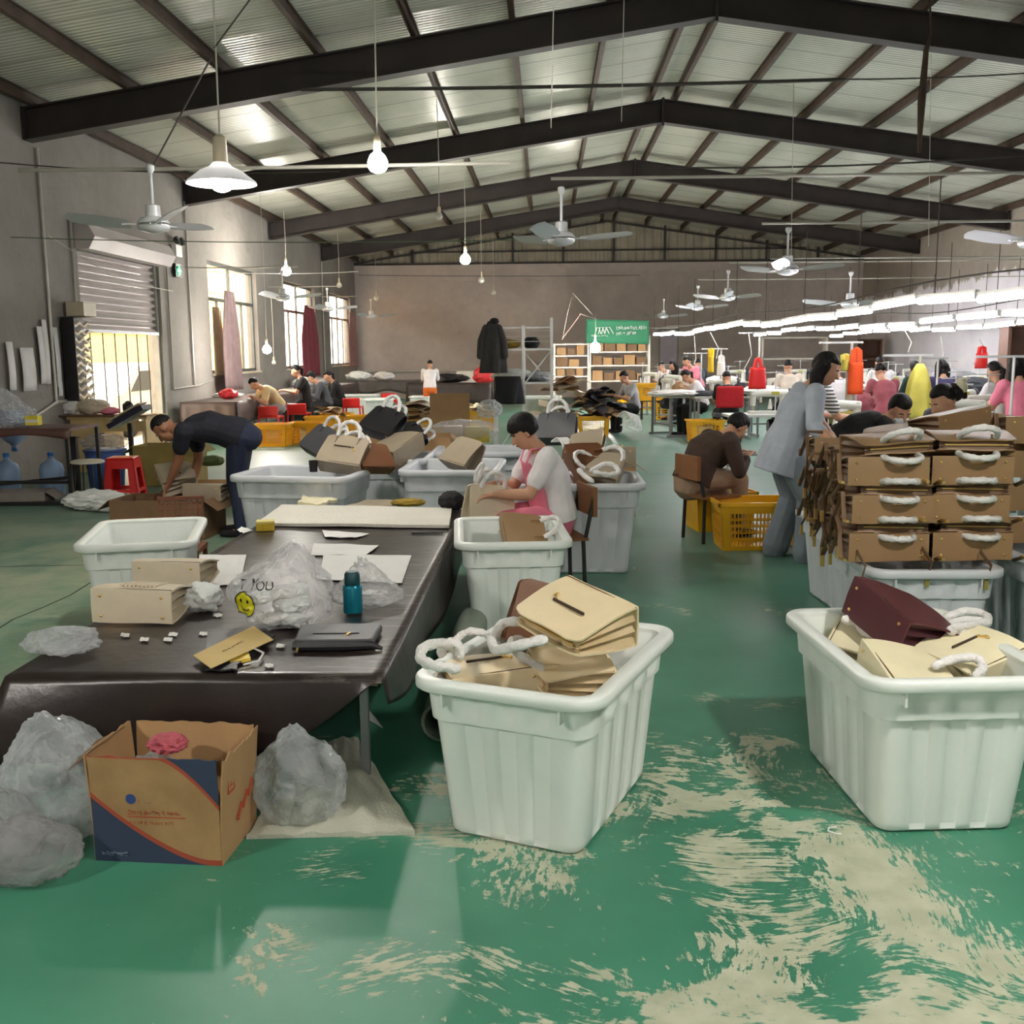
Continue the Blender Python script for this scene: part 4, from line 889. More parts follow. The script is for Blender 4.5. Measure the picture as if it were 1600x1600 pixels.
obj('handwriting', glyphs(8, .014, 5, 1.35, Mg, cc_-dx_*.075-dz_*.006+V((0, 0, .0045)), .0006, 4), mat('ink', srgb(110, 84, 60), .8, 0, 0), cd, 0)
pk = sit('packet', sheet([T_(360, 1040), T_(392, 1033), T_(388, 1022), T_(358, 1030)], 0, .012, .002, 1), mat('packet_yellow', srgb(220, 190, 70), .3, 0, .2, 30), 'small yellow packet in clear film beside the buff card', 'packet')
loop_ = MB(); loop_.tube([T_(370, 1024)+V((0, 0, .008)), T_(395, 1020)+V((0, 0, .02)), T_(412, 1026)+V((0, 0, .015)), T_(405, 1036)+V((0, 0, .008)), T_(380, 1041)+V((0, 0, .006))], .004, 6); sit('elastic_band', loop_, m_wrap, 'whitish elastic loop curling out of the yellow packet', 'band')
filmbag('crumpled white tissue ball beside the cream handbags', 316, 953, (.085, .075, .06), 9, None, .4, m_tissue, cat='tissue', name='tissue_ball', fr=3.2)
filmbag('crumpled clear film on the worn corner of the table', 97, 1018, (.14, .10, .05), 12, None, .4, m_film2, cat='film', name='plastic_film', fr=2.6)
for i, (a, lab) in enumerate([([(305, 915), (375, 915), (385, 868), (312, 868)], 'blank white sheet between tissue ball and smiley bag'), ([(500, 906), (628, 912), (643, 869), (505, 868)], 'large printed white sheet under the knotted bag'), ([(486, 868), (572, 868), (592, 853), (490, 850)], 'narrow white sheet behind the smiley bag'),
                               ([(508, 840), (556, 841), (577, 835), (503, 829)], 'torn white paper scrap on bare table in the middle'), ([(370, 829), (380, 834), (395, 829), (378, 824)], 'small white offcut on the table near the yellow sponge')]):
    sit('paper_sheet', sheet([T_(*q) for q in a], 0, .002, .006, i), m_paper, lab, 'paper', 'papers on the dark table', None, 0, 0)
for i, (x, y) in enumerate([(195, 993), (262, 1000), (270, 992), (318, 991), (340, 962), (225, 1000), (420, 1041), (438, 1010)]):
    sit('paper_scrap', sheet([T_(x-7, y+2), T_(x+6, y+3), T_(x+8, y-2), T_(x-5, y-3)], 0, .002, .004, i), m_paper, 'tiny white offcut scattered on the dark table', 'scrap', 'tiny offcuts on the dark table', None, 0, 0)
m_quilt = mat('white_board', srgb(216, 211, 200), .8, 0, .04, 4, .5, 70)
sit('quilted_sheet', sheet([T_(402, 822), T_(702, 826), T_(706, 798), T_(440, 793)], 0, .02, .006, 2, 14), m_quilt, 'wide white quilted panel spread at the far end of the table', 'quilted sheet')
o = thing('sponge', 'yellow sponge block at the corner of the white panel', 'sponge', T_(415, 828), .2); mb = MB(); mb.b2((-.055, -.045, 0), (.055, .045, .05)); q = obj('sponge_block', mb, mat('sponge', srgb(196, 166, 50), .9, 0, .1, 20, .5, 90), o, 0); mb = MB(); mb.b2((-.055, -.045, .05), (.055, .045, .062)); obj('scour_layer', mb, mat('sponge_top', srgb(214, 200, 130), .9, 0, .1), o, 0)
sit('leather_piece', sheet([T_(540, 793), T_(612, 793), T_(622, 783), T_(575, 783)], 0, .008, .01, 8), LEA['taupe'], 'flat taupe bag panel at the far end of the table', 'leather piece')
sit('leather_piece', sheet([T_(465, 792), T_(500, 795), T_(528, 787), T_(475, 781)], 0, .02, .03, 9), LEA['ivory'], 'curled ivory leather offcuts at the far end of the table', 'leather piece')
sit('wrapped_roll', crumple((.12, .05, .03), 21, .2), mat('mustard_cloth', srgb(150, 124, 40), .8, 0, .2), 'mustard yellow cloth bundle at the far table edge', 'cloth', None, T_(638, 791))
sit('tool_pouch', crumple((.09, .07, .07), 22, .2), m_black, 'black pouch with pink tab at the far corner of the table', 'pouch', None, T_(706, 797))
mb = MB(); mb.b2((-.1, -.012, 0), (.1, .012, .008)); sit('steel_ruler', mb, m_dark, 'dark steel ruler lying near the table edge by the tub', 'ruler', None, T_(668, 833), 5, 0)
# under and before the table ----------------------------------------------------
mb = MB(); A_, B_ = V((-.44, 4.05, .085)), V((-.42, 5.7, .085)); mb.tube([A_.lerp(B_, i/10) for i in range(11)], [.085+.006*math.sin(i*1.7) for i in range(11)], 18, False)
mb.tube([A_.lerp(B_, i/10) for i in range(11)], [.072+.006*math.sin(i*1.7) for i in range(11)], 18, False)
mb.f += [(j, (j+1) % 18, 198+(j+1) % 18, 198+j) for j in range(18)]; mb.mi += [0]*18
sit('vinyl_roll', mb, mat('vinyl_grey', srgb(128, 140, 126), .5, 0, .12, 4), 'grey-green vinyl roll lying under the edge of the dark table', 'roll')
sit('paper_sheet', sheet([G(560, 1115), G(598, 1138), G(585, 1120), G(575, 1108)], 0, .002, .002), m_paper, 'white paper triangle on the floor under the table edge', 'paper', 'papers on the dark table', None, 0, 0)
# printed carton
m_prt, N, L, B = principled('printed_carton'); tc = N.new('ShaderNodeTexCoord').outputs['Object']; sx = N.new('ShaderNodeSeparateXYZ'); L.new(tc, sx.inputs[0])
u_ = mth(N, L, 'ADD', mth(N, L, 'DIVIDE', sx.outputs[0], .42), .5); v_ = mth(N, L, 'DIVIDE', sx.outputs[2], .36)
c0 = mix(N, L, ramp(N, L, noi(N, L, tc, 7, 5), .3, .7), srgb(140, 108, 70), srgb(166, 132, 90))
lo_ = mth(N, L, 'MULTIPLY', mth(N, L, 'POWER', mth(N, L, 'MAXIMUM', mth(N, L, 'SUBTRACT', 1.0, mth(N, L, 'DIVIDE', u_, .9)), 0), 1.5), .60)
hi_ = mth(N, L, 'SUBTRACT', 1.02, mth(N, L, 'MULTIPLY', mth(N, L, 'POWER', mth(N, L, 'MAXIMUM', mth(N, L, 'DIVIDE', mth(N, L, 'SUBTRACT', u_, .55), .45), 0), 1.5), .46))
rd, bl_ = srgb(156, 68, 46), srgb(46, 58, 82)
c0 = mix(N, L, mth(N, L, 'LESS_THAN', v_, mth(N, L, 'ADD', lo_, .05)), c0, rd); c0 = mix(N, L, mth(N, L, 'LESS_THAN', v_, lo_), c0, bl_)
c0 = mix(N, L, mth(N, L, 'GREATER_THAN', v_, mth(N, L, 'SUBTRACT', hi_, .045)), c0, rd); c0 = mix(N, L, mth(N, L, 'GREATER_THAN', v_, hi_), c0, bl_)
L.new(c0, B.inputs['Base Color']); B.inputs['Roughness'].default_value = .8
cb = thing('carton', 'worn open carton with blue and red swoosh print on the floor before the table', 'carton', (-1.23, 3.17, 0), math.radians(-4))
def cpanel(p, q, h, name, m, seed, lean=(0, 0, 0), jag=.012):
    p, q, l_ = V(p), V(q), V(lean); n = (q-p).cross(V((0, 0, 1))).normalized()*.005; mb = MB()
    def fn(s): return lambda u, v: p.lerp(q, u)+V((0, 0, h*v+(jag*(noise.noise(V((u*9+seed, seed, 0)))) if v > .99 else 0)))+l_*v*v+n*s+n*(1.2*math.sin(u*PI)*v)
    mb.grid(fn(-.5), 24, 6); mb.grid(fn(.5), 24, 6); k = 25; o = 25*7
    for i in range(24): mb.f += [(i, i+1, o+i+1, o+i), (6*k+i, 6*k+i+1, o+6*k+i+1, o+6*k+i)]; mb.mi += [0, 0]
    for i in range(6): mb.f += [(i*k, (i+1)*k, o+(i+1)*k, o+i*k), (i*k+24, (i+1)*k+24, o+(i+1)*k+24, o+i*k+24)]; mb.mi += [0, 0]
    return obj(name, mb, m, cb, 0)
fp_ = cpanel((-.21, -.155, 0), (.21, -.155, 0), .355, 'front_panel', m_prt, 1, (0, -.006, 0), .01)
cpanel((.21, .155, 0), (-.21, .155, 0), .345, 'back_panel', m_card, 2, (0, .02, 0)); cpanel((-.21, .155, 0), (-.21, -.155, 0), .352, 'side_panel', m_card, 3, (-.015, 0, 0)); cpanel((.21, -.155, 0), (.21, .155, 0), .35, 'side_panel', m_card, 4, (.02, 0, 0), .02)
mb = MB(); mb.b2((-.21, -.155, .002), (.21, .155, .01)); obj('bottom_panel', mb, m_cardd, cb, 0)
mb = sheet([(-.215, -.15, .35), (-.215, .1, .345), (-.31, .06, .30), (-.30, -.12, .28)], 0, .005, .006, 3); obj('flap', mb, m_cardd, cb, 0)
y_ = -.1625
obj('printed_title', glyphs(4, .022, 11, 1.1, None, (-.05, y_, .205), .001, 6), mat('print_blue', srgb(46, 72, 120), .8, 0, 0), cb, 0)
mb = MB(); mb.lathe([(.002, 0), (.017, 0), (.017, .001), (.002, .001)], 18, (-.075, y_, .216), rot('X', 90)); obj('printed_emblem', mb, mat('print_blue2', srgb(40, 66, 120), .8, 0, 0), cb, 0)
m_pr = mat('print_red', srgb(170, 70, 44), .8, 0, 0); g_ = glyphs(11, .013, 12, 1.25, None, (-.09, y_, .165), .001, 4); g_.b2((-.09, y_-.0005, .156), (.10, y_+.0005, .159)); obj('printed_line', g_, m_pr, cb, 0)
obj('printed_line', glyphs(9, .011, 13, 1.5, None, (-.085, y_, .132), .001, 3), m_pr, cb, 0)
obj('printed_note', glyphs(5, .012, 14, 1.2, None, (-.185, y_, .30), .001, 5), mat('print_dark', srgb(90, 76, 54), .8, 0, 0), cb, 0)
obj('printed_code', glyphs(7, .012, 15, 1.0, None, (-.18, y_-.004, .025), .001, 4), mat('print_pale', srgb(120, 130, 150), .8, 0, 0), cb, 0)
Ms = Matrix(((0, 1, 0), (1, 0, 0), (0, 0, 1))); g_ = MB(); xs = .2235
for a, b in (((-.11, .22), (-.11, .31)), ((-.06, .22), (-.06, .31)), ((-.11, .22), (-.06, .22)), ((-.11, .31), (-.06, .31)), ((-.085, .24), (-.085, .29)), ((-.095, .24), (-.072, .24))): g_.bar((xs, a[0], a[1]), (xs, b[0], b[1]), .005, .005)
for k in range(3): g_.bar((xs, -.04+k*.05, .10+k*.02), (xs, .0+k*.05, .145+k*.02), .006, .006)
obj('printed_mark', g_, m_pr, cb, 0)
o = sit('mesh_cloth', crumple((.06, .05, .03), 31, .3), mat('pink_cloth', srgb(176, 84, 96), .9, 0, .2, 20), 'pink netting scrap inside the open printed carton', 'cloth', None, V((-1.26, 3.2, .30)))
for i in range(5): sit('packing_wad', crumple((.09, .07, .075), 60+i, .25, 2.2, 3), [m_cardd, m_film2][i % 2], 'packing material filling the open printed carton', 'wad', 'packing in the printed carton', V((-1.33+.1*(i % 3), 3.1+.12*(i//3), .012+.12*(i % 2))))
# film heaps on the floor
GF = 'plastic film heaps on the floor'
for i, (lab, x, y, R, sd, pk, m) in enumerate([
    ('tall milky film bag slumped against the table cover, behind the printed carton', -1.66, 3.22, (.20, .16, .215), 51, (-.02, 0, .0), m_film2),
    ('clear crumpled film in front of the tall slumped bag, at the edge of view', -1.86, 2.98, (.24, .17, .15), 52, (0, 0, .0), m_filmg),
    ('grey film lying low beside the printed carton', -1.62, 2.93, (.17, .11, .10), 53, (0, 0, .0), m_filmg),
    ('small pale film wad behind the slumped bags', -2.12, 3.42, (.16, .14, .13), 54, (0, 0, 0.), m_film2),
    ('pale film bag leaning on the other side of the printed carton', -.86, 3.32, (.15, .12, .17), 55, (-.01, 0, .01), m_film2)]):
    sit('film_heap', filmform(R, sd, .10, pk, .15), m, lab, 'plastic film', GF, V((x, y, 0)), 0, 180)
mb = MB()
def sk(u, v):
    a, b, c, d = G(385, 1312), G(648, 1305), G(560, 1165), G(470, 1200); p = a.lerp(b, u).lerp(d.lerp(c, u), v); e = math.sin(u*PI)*math.sin(v*PI)
    return p+V((0, 0, .012+.05*e*(1+.6*noise.noise(V((u*3, v*3, 3))))+.05*v*v*math.sin(u*2.8)+.016*(noise.noise(V((u*9, v*7, 2)))+.3)))
mb.grid(sk, 40, 30); k0 = len(mb.v); mb.grid(lambda u, v: V((sk(u, v).x, sk(u, v).y, .001)), 40, 30)
for i in range(40): mb.f += [(i, i+1, k0+i+1, k0+i), (30*41+i, 30*41+i+1, k0+30*41+i+1, k0+30*41+i)]; mb.mi += [0, 0]
for i in range(30): mb.f += [(i*41, (i+1)*41, k0+(i+1)*41, k0+i*41), (i*41+40, (i+1)*41+40, k0+(i+1)*41+40, k0+i*41+40)]; mb.mi += [0, 0]
sit('woven_sack', mb, m_sack, 'flattened pale woven sack on the floor in front of the table leg', 'sack')
mb = MB(); c_ = G(1302, 1298); mb.tube([c_+V((.016, .02, .004)), c_+V((-.012, .012, .004)), c_+V((-.02, -.01, .004)), c_+V((.0, -.03, .004)), c_+V((.018, -.032, .004))], .003, 6); sit('cable_tie', mb, m_white, 'bent white plastic strip on the worn floor between the tubs', 'strip')
# ------------------------------------------------------------------ people
m_skin = mat('skin', srgb(188, 140, 112), .55, 0, .05, 6); m_skin2 = mat('skin_tan', srgb(150, 100, 74), .55, 0, .05, 6); m_hair = mat('hair_black', srgb(20, 17, 17), .55, 0, .35, 30, .6, 45, spec=.25)
m_lip = mat('lip', srgb(150, 84, 78), .5, 0, 0); m_eyew = mat('eye_white', srgb(220, 215, 210), .4, 0, 0)
CL = {}
def cloth(name, rgb):
    return mat('cloth_'+name, srgb(*rgb), .85, 0, .12, 6, .55, 10)
def ik(S, T, a, b, pole):
    S, T = V(S), V(T); d = T-S; l = min(d.length, (a+b)*.995); d = d.normalized(); x = (a*a-b*b+l*l)/(2*l); y = math.sqrt(max(1e-6, a*a-x*x))
    p = V(pole); p = (p-d*p.dot(d)).normalized(); return S+d*x+p*y, S+d*l
def person(label, base, hd, h=1.6, seat=None, lean=10, curl=10, hp=25, hyaw=0, hands=None, shirt=None, sleeve=.5, pants=None, shoes=None, hair='short', fine=False, skin=None, feet=None, fit=None, shoulders=.108, hem=0., legw=1.0, bulk=1.0, armpole=None, hcol=None, group='workers in the hall'):
    skin = skin or m_skin; a = math.radians(hd); F = V((math.cos(a), math.sin(a), 0)); R = V((math.sin(a), -math.cos(a), 0)); U = V((0, 0, 1))
    def dr(t): t = math.radians(t); return U*math.cos(t)+F*math.sin(t)
    def solve(bx, by, st):
        B = V((bx, by, 0)); pz = st+.085 if st is not None else .525*h
        P = B+U*pz-(F*(.10*math.sin(math.radians(lean))*h) if st is None else V())
        C = P+dr(lean)*.165*h; Nk = C+dr(lean+curl)*.135*h; p = math.radians(hp); ya = math.radians(hyaw)
        F2 = F*math.cos(ya)-R*math.sin(ya); fd = F2*math.cos(p)-U*math.sin(p); hu = U*math.cos(p)+F2*math.sin(p)
        nd = dr((lean+curl)*.7+hp*.3); Hc = Nk+nd*.05*h+hu*.045*h+fd*.022*h
        return B, P, C, Nk, Hc, fd, hu, F2
    B, P, C, Nk, Hc, fd, hu, F2 = solve(base[0], base[1], seat)
    if fit is not None:
        f = V(fit); dx = f-Hc
        if seat is not None: seat = min(.75, max(.28, seat+dx.z))
        else: h *= max(.92, min(1.08, f.z/Hc.z))
        B, P, C, Nk, Hc, fd, hu, F2 = solve(base[0]+dx.x, base[1]+dx.y, seat)
    k = h/1.6; n = 12 if fine else 9; vox = .0075 if fine else .014
    root = thing('person', label, 'person', B, 0, group)
    def L_(p): return p-B
    Sc = Nk-dr(lean+curl)*.03*h; SH = {s: Sc+R*s*shoulders*h for s in (-1, 1)}; arms = {}
    for i, s in enumerate((-1, 1)):
        tgt = V(hands[i]) if hands else P+F*(.40+.18*math.sin(math.radians(lean)))+R*s*.10+U*((.24-.12*math.sin(math.radians(lean))) if seat is not None else .15)
        arms[s] = ik(SH[s], tgt, .178*h, .150*h, armpole if armpole is not None else (R*s*.45-U*.9-F*.3))
    legs = {}
    for i, s in enumerate((-1, 1)):
        hip = P+R*s*.056*h-U*.01
        if seat is not None:
            kn = hip+F*.245*h+R*s*.05+U*.0; kn.z = max(.40, min(kn.z, .5)) if seat > .3 else kn.z; an = V((kn.x, kn.y, .085*k))-F*.02
        else:
            ft = V(feet[i]) if feet else B+R*s*.085+F*(.05*s); an = ft+U*.085*k; kn, an = ik(hip, an, .245*h, .245*h, F+R*s*.15)
        legs[s] = (hip, kn, an)
    w = bulk
    TS = [(P-dr(lean)*.05, (.150*k*w, .105*k*w)), (P+dr(lean)*.05*k, (.155*k*w, .108*k*w)), (P.lerp(C, .6), (.135*k*w, .098*k*w)), (C, (.148*k*w, .108*k*w)), (C.lerp(Nk, .55), (.155*k*w, .098*k)), (Nk-dr(lean+curl)*.03*k, (.105*k, .07*k)), (Nk, (.062*k, .058*k))]
    mb = MB(); mb.limb([L_(p) for p, r in TS], [r for p, r in TS], R, n)
    mb.limb([L_(Nk-dr(lean+curl)*.02), L_(Nk.lerp(Hc, .55))], [.054*k, .050*k], R, n)
    Mh = Matrix((R*1.0, fd, hu)).transposed(); Rh = fd.cross(hu); Mh = Matrix((Rh, fd, hu)).transposed(); c = L_(Hc)
    def hp_(x, y, z): return c+Mh @ V((x*k, y*k, z*k))
    mb.ball(hp_(0, -.012, .022), (.072*k, .090*k, .092*k), Mh, 16, 11); mb.ball(hp_(0, .036, -.05), (.052*k, .052*k, .060*k), Mh, 14, 9); mb.ball(hp_(0, .048, -.012), (.060*k, .042*k, .062*k), Mh, 14, 9)
    mb.limb([hp_(0, .082, .012), hp_(0, .102, -.022)], [.009*k, .014*k], Rh, 8); mb.ball(hp_(0, .080, -.052), (.020*k, .012*k, .012*k), Mh, 10, 7)
    for s in (-1, 1): mb.ball(hp_(s*.072, -.008, -.005), (.012*k, .02*k, .031*k), Mh, 10, 7)
    for i, s in enumerate((-1, 1)):
        E, Wr = arms[s]; S = SH[s]
        mb.limb([L_(S), L_(S.lerp(E, .5)), L_(E)], [.056*k*w, .048*k*w, .040*k], R, n); mb.limb([L_(E), L_(E.lerp(Wr, .4)), L_(Wr)], [.041*k, .040*k, .026*k], R, n)
        fa = (Wr-E).normalized(); hdn = (fa+V((0, 0, -.25))).normalized(); sd = hdn.cross(U); sd = sd.normalized() if sd.length > .2 else R; pn = sd.cross(hdn)
        if pn.z > 0: pn = -pn
        pe = Wr+hdn*.082*k; mb.limb([L_(Wr), L_(Wr+hdn*.04*k), L_(pe)], [(.026*k, .018*k), (.038*k, .017*k), (.038*k, .014*k)], sd, n)
        for q, (of, ln) in enumerate([(-.029, .062), (-.010, .074), (.010, .070), (.028, .054)]):
            a0 = pe+sd*of*k-hdn*.008; a1 = a0+(hdn+sd*of*2+pn*.25).normalized()*ln*.45*k; a2 = a1+(hdn*.8+pn*.75).normalized()*ln*.33*k; a3 = a2+(hdn*.4+pn).normalized()*ln*.25*k
            r = .0092*k if fine else .0105*k; mb.limb([L_(a0), L_(a1), L_(a2), L_(a3)], [r, r*.97, r*.9, r*.8], sd, 7)
        inn = -s; t0 = Wr+hdn*.028*k+sd*(.030*k*(1 if sd.dot(R)*inn > 0 else -1)); sg = (1 if sd.dot(R)*inn > 0 else -1); t1 = t0+(hdn*.6+sd*sg*.7+pn*.3).normalized()*.036*k; t2 = t1+(hdn*.9+sd*sg*.15+pn*.4).normalized()*.03*k
        mb.limb([L_(t0), L_(t1), L_(t2)], [.013*k, .011*k, .0095*k], sd, 7)
    for s in (-1, 1):
        hip, kn, an = legs[s]
        mb.limb([L_(hip), L_(hip.lerp(kn, .5)), L_(kn)], [.082*k, .070*k, .056*k], R, n); mb.limb([L_(kn), L_(kn.lerp(an, .35)), L_(an)], [.054*k, .052*k, .036*k], R, n)
        toe = an+F*.15*k; toe.z = .025; mb.limb([L_(an), L_(an-U*.045*k+F*.02), L_(toe)], [(.036*k, .036*k), (.036*k, .04*k), (.038*k, .02*k)], R, n)
    obj('body', blend_mesh(mb, vox, 3 if fine else 2), skin, root, 180)
    if pants:
        mb = MB(); mb.limb([L_(P-dr(lean)*.06), L_(P+dr(lean)*.02), L_(P+dr(lean)*.10)], [(.160*k*w, .118*k*w), (.168*k*w, .120*k*w), (.150*k*w, .108*k*w)], R, 12)
        for s in (-1, 1):
            hip, kn, an = legs[s]; e = an+(an-kn).normalized()*.02
            mb.limb([L_(hip), L_(hip.lerp(kn, .5)), L_(kn)], [.098*k, .088*k*max(1, legw*.95), .074*k*legw], R, 12); mb.limb([L_(kn), L_(kn.lerp(an, .5)), L_(e)], [.074*k*legw, .070*k*legw, .064*k*legw**1.6], R, 12)
        obj('trousers', blend_mesh(mb, vox*1.3, 3), pants, root, 180)
        for s in (-1, 1):
            hip, kn, an = legs[s]; toe = an+F*.16*k; toe.z = .032; mb = MB(); mb.limb([L_(an-U*.02), L_(V((an.x, an.y, .035))+F*.02), L_(toe)], [(.046*k, .044*k), (.046*k, .036*k), (.044*k, .026*k)], R, 10)
            obj('shoe', mb, shoes or m_black, root, 180)
    if shirt:
        g = .016; mb = MB(); P0 = P-dr(lean)*(.04+hem); hw = 1+hem*.9
        T2 = [(P0, ((.165*k*w+g)*hw, (.122*k*w+g)*hw*1.02)), (P+dr(lean)*.05*k, ((.164*k*w+g)*(1+hem*.4), (.122*k*w+g)*(1+hem*.5))), (P.lerp(C, .6), (.140*k*w+g, .106*k*w+g)), (C, (.150*k*w+g, .114*k*w+g)), (C.lerp(Nk, .55), (.158*k*w+g, .102*k+g)), (Nk-dr(lean+curl)*.035*k, (.108*k+g, .074*k+g)), (Nk-dr(lean+curl)*.012*k, (.070*k, .066*k))]
        mb.tube([L_(p) for p, r in T2], [r for p, r in T2], 16, side=R)
        for s in (-1, 1):
            E, Wr = arms[s]; S = SH[s]
            if sleeve <= .6:
                e = S.lerp(E, max(.3, sleeve*1.35)); mb.limb([L_(S), L_(S.lerp(e, .5)), L_(e)], [.064*k*w+.008, .064*k*w, .064*k*w], R, 12)
            else:
                e = E.lerp(Wr, (sleeve-.6)/.4*.95); mb.limb([L_(S), L_(S.lerp(E, .5)), L_(E)], [.066*k*w+.006, .062*k*w, .058*k], R, 12); mb.limb([L_(E), L_(E.lerp(e, .5)), L_(e)], [.058*k, .056*k, .050*k], R, 12)
        obj('shirt', blend_mesh(mb, vox*1.2, 3), shirt, root, 180)
    # hair
    mb = MB(); b = MB(); nn_, kk = 26, 18; vs = []
    def hr(d):
        x, y, z = d; face = (1/(1+math.exp(-14*(y-.20))))*(1/(1+math.exp(16*(z-(.42 if hair != 'bangs' else .22)))))
        low = 1/(1+math.exp(18*(z+(.62 if hair in ('bob', 'long', 'bangs') else .38))))
        side = (1/(1+math.exp(-20*(abs(x)-.82))))*(1/(1+math.exp(14*(z+.02))))*(.5 if hair in ('crop', 'short') else 0)
        v = {'crop': 1.03, 'short': 1.07, 'bob': 1.15, 'bangs': 1.2}.get(hair, 1.09); return v-(.30*max(face, low, side))+.022*math.sin(math.atan2(x, y)*13+z*5)*max(0, .9-z)
    ball = MB(); ball.ball((0, 0, 0), 1, None, nn_, kk)
    mb.add([hp_(0, -.012, .022)+Mh @ (V(p)*hr(V(p)))*1.0 if False else hp_(0, -.012, .022)+Mh @ V((p[0]*.074*k*hr(p), p[1]*.094*k*hr(p), p[2]*.097*k*hr(p)))+Mh @ V((0, -.002, .004)) for p in ball.v], ball.f)
    if hair == 'bun': mb.ball(hp_(0, -.115, .01), (.042*k, .04*k, .045*k), Mh, 12, 8)
    if hair == 'clipup': mb.ball(hp_(0, -.10, .02), (.075*k, .065*k, .07*k), Mh, 14, 9); mb.limb([hp_(0, -.13, .0), hp_(0, -.17, .04), hp_(0, -.16, -.05)], [.03*k, .04*k, .02*k], Rh, 8)
    if hair == 'pony': mb.limb([hp_(0, -.09, .03), hp_(0, -.13, -.02), c+Mh @ V((0, -.10, -.06))-U*.10*k, c+Mh @ V((0, -.08, -.06))-U*.20*k], [.028*k, .032*k, .03*k, .014*k], Rh, 8)
    if hair == 'long':
        for s in (-1, 0, 1): mb.limb([hp_(s*.055, -.04, .03), hp_(s*.07, -.045, -.06), hp_(s*.068, -.03, -.09)-U*.07*k, hp_(s*.06, -.01, -.10)-U*.17*k], [.045*k, .046*k, .042*k, .022*k], Rh, 9)
        mb.limb([hp_(.058, .005, .03), hp_(.072, -.005, -.05), hp_(.066, -.01, -.1)-U*.12*k], [.025*k, .026*k, .014*k], Rh, 8); mb.limb([hp_(-.058, .005, .03), hp_(-.072, -.005, -.05), hp_(-.066, -.01, -.1)-U*.12*k], [.025*k, .026*k, .014*k], Rh, 8)
        obj('hair', blend_mesh(mb, .008, 2), hcol or m_hair, root, 180)
    else: obj('hair', mb, hcol or m_hair, root, 180)
    if fine:
        for s in (-1, 1):
            mb = MB(); mb.ball(hp_(s*.030, .0705, .008), (.013*k, .009*k, .007*k), Mh, 12, 8); e = obj('eye', mb, m_eyew, root, 180)
            mb = MB(); mb.ball(hp_(s*.030, .0775, .007), (.006*k, .003*k, .006*k), Mh, 10, 6); obj('iris', mb, m_hair, e, 180)
            mb = MB(); mb.tube([hp_(s*.016, .083, .026), hp_(s*.03, .081, .031), hp_(s*.048, .072, .026)], .0035*k, 6); obj('eyebrow', mb, m_hair, root, 180)
        mb = MB(); mb.tube([hp_(-.022, .078, -.053), hp_(0, .0915, -.050), hp_(.022, .078, -.053)], [(.004*k, .004*k), (.007*k, .006*k), (.004*k, .004*k)], 8); obj('mouth', mb, m_lip, root, 180)
    root['hx'] = 0.0; del root['hx']
    return dict(root=root, P=P, C=C, N=Nk, H=Hc, F=F, R=R, fd=fd, hu=hu, Mh=Mh, L=L_, arms=arms, SH=SH, k=k, legs=legs, hp=hp_)
c_navy = cloth('navy', (28, 28, 40)); c_jeans = cloth('navy_jeans', (32, 38, 62)); c_white = cloth('white', (226, 220, 222)); c_blue = cloth('pale_blue', (166, 172, 184)); c_denim = cloth('washed_denim', (120, 128, 136))
c_blk = cloth('black', (24, 24, 26)); c_brown = cloth('brown_print', (62, 44, 36)); c_tanp = cloth('tan', (150, 122, 100)); c_pink = cloth('pink', (226, 130, 150)); c_beige = cloth('beige', (206, 184, 140)); c_gry = cloth('grey', (150, 150, 152)); c_char = cloth('charcoal', (70, 72, 78)); c_mar = cloth('maroon', (158, 82, 92)); c_pur = cloth('purple', (60, 52, 92)); c_grn = cloth('dark_green', (26, 52, 48)); c_cream = cloth('cream', (216, 202, 186)); c_apr = cloth('apron_pink', (214, 118, 140))
# bending man
A = person('man in dark t-shirt and navy trousers bending far over an open carton of bags', (-2.88, 9.0), 183, 1.70, None, 74, 22, 62, 0, [D(258, 775, 9.0), D(300, 758, 9.25)], c_navy, .42, c_jeans, m_black, 'crop', True, m_skin2, feet=[(-2.76, 9.14, 0), (-2.70, 8.86, 0)], bulk=1.08, armpole=V((.6, .3, -.2)))
# seated woman with apron
Bw = person('woman in white t-shirt and pink apron seated at the end of the dark table', (.02, 6.95), 196, 1.58, .36, 8, 14, 34, 0, [D(772, 772, 6.72), D(766, 757, 6.86)], c_white, .48, c_apr, m_black, 'bangs', True, m_skin, fit=D(818, 676, 6.93), bulk=1.1)
r = Bw['root']; L_ = Bw['L']; mb = MB()
def apron(u, v):
    p = Bw['C'].lerp(Bw['N'], .55).lerp(Bw['P'], v*1.0); wd = (.085+.07*min(1, v*1.6)); a_ = (u-.5)*2*(.6+.5*min(1, v*2)); 
    return L_(p+Bw['F']*((.135+.012)*math.cos(a_)*Bw['k']*1.05+.01*v)+Bw['R']*(.185*math.sin(a_)))
mb.grid(apron, 14, 16); o = obj('apron', mb, c_apr, r, 180); md = o.modifiers.new('s', 'SOLIDIFY'); md.thickness = .006
mb = MB(); 
for s in (-1, 1): mb.tube([L_(Bw['C'].lerp(Bw['N'], .55)+Bw['F']*.14+Bw['R']*s*.085), L_(Bw['N']+Bw['F']*.075+Bw['R']*s*.078), L_(Bw['N']-Bw['F']*.06+Bw['R']*s*.06+V((0, 0, .012)))], [(.018, .006)]*3, 8, side=Bw['R'])
obj('apron_strap', mb, c_apr, r)
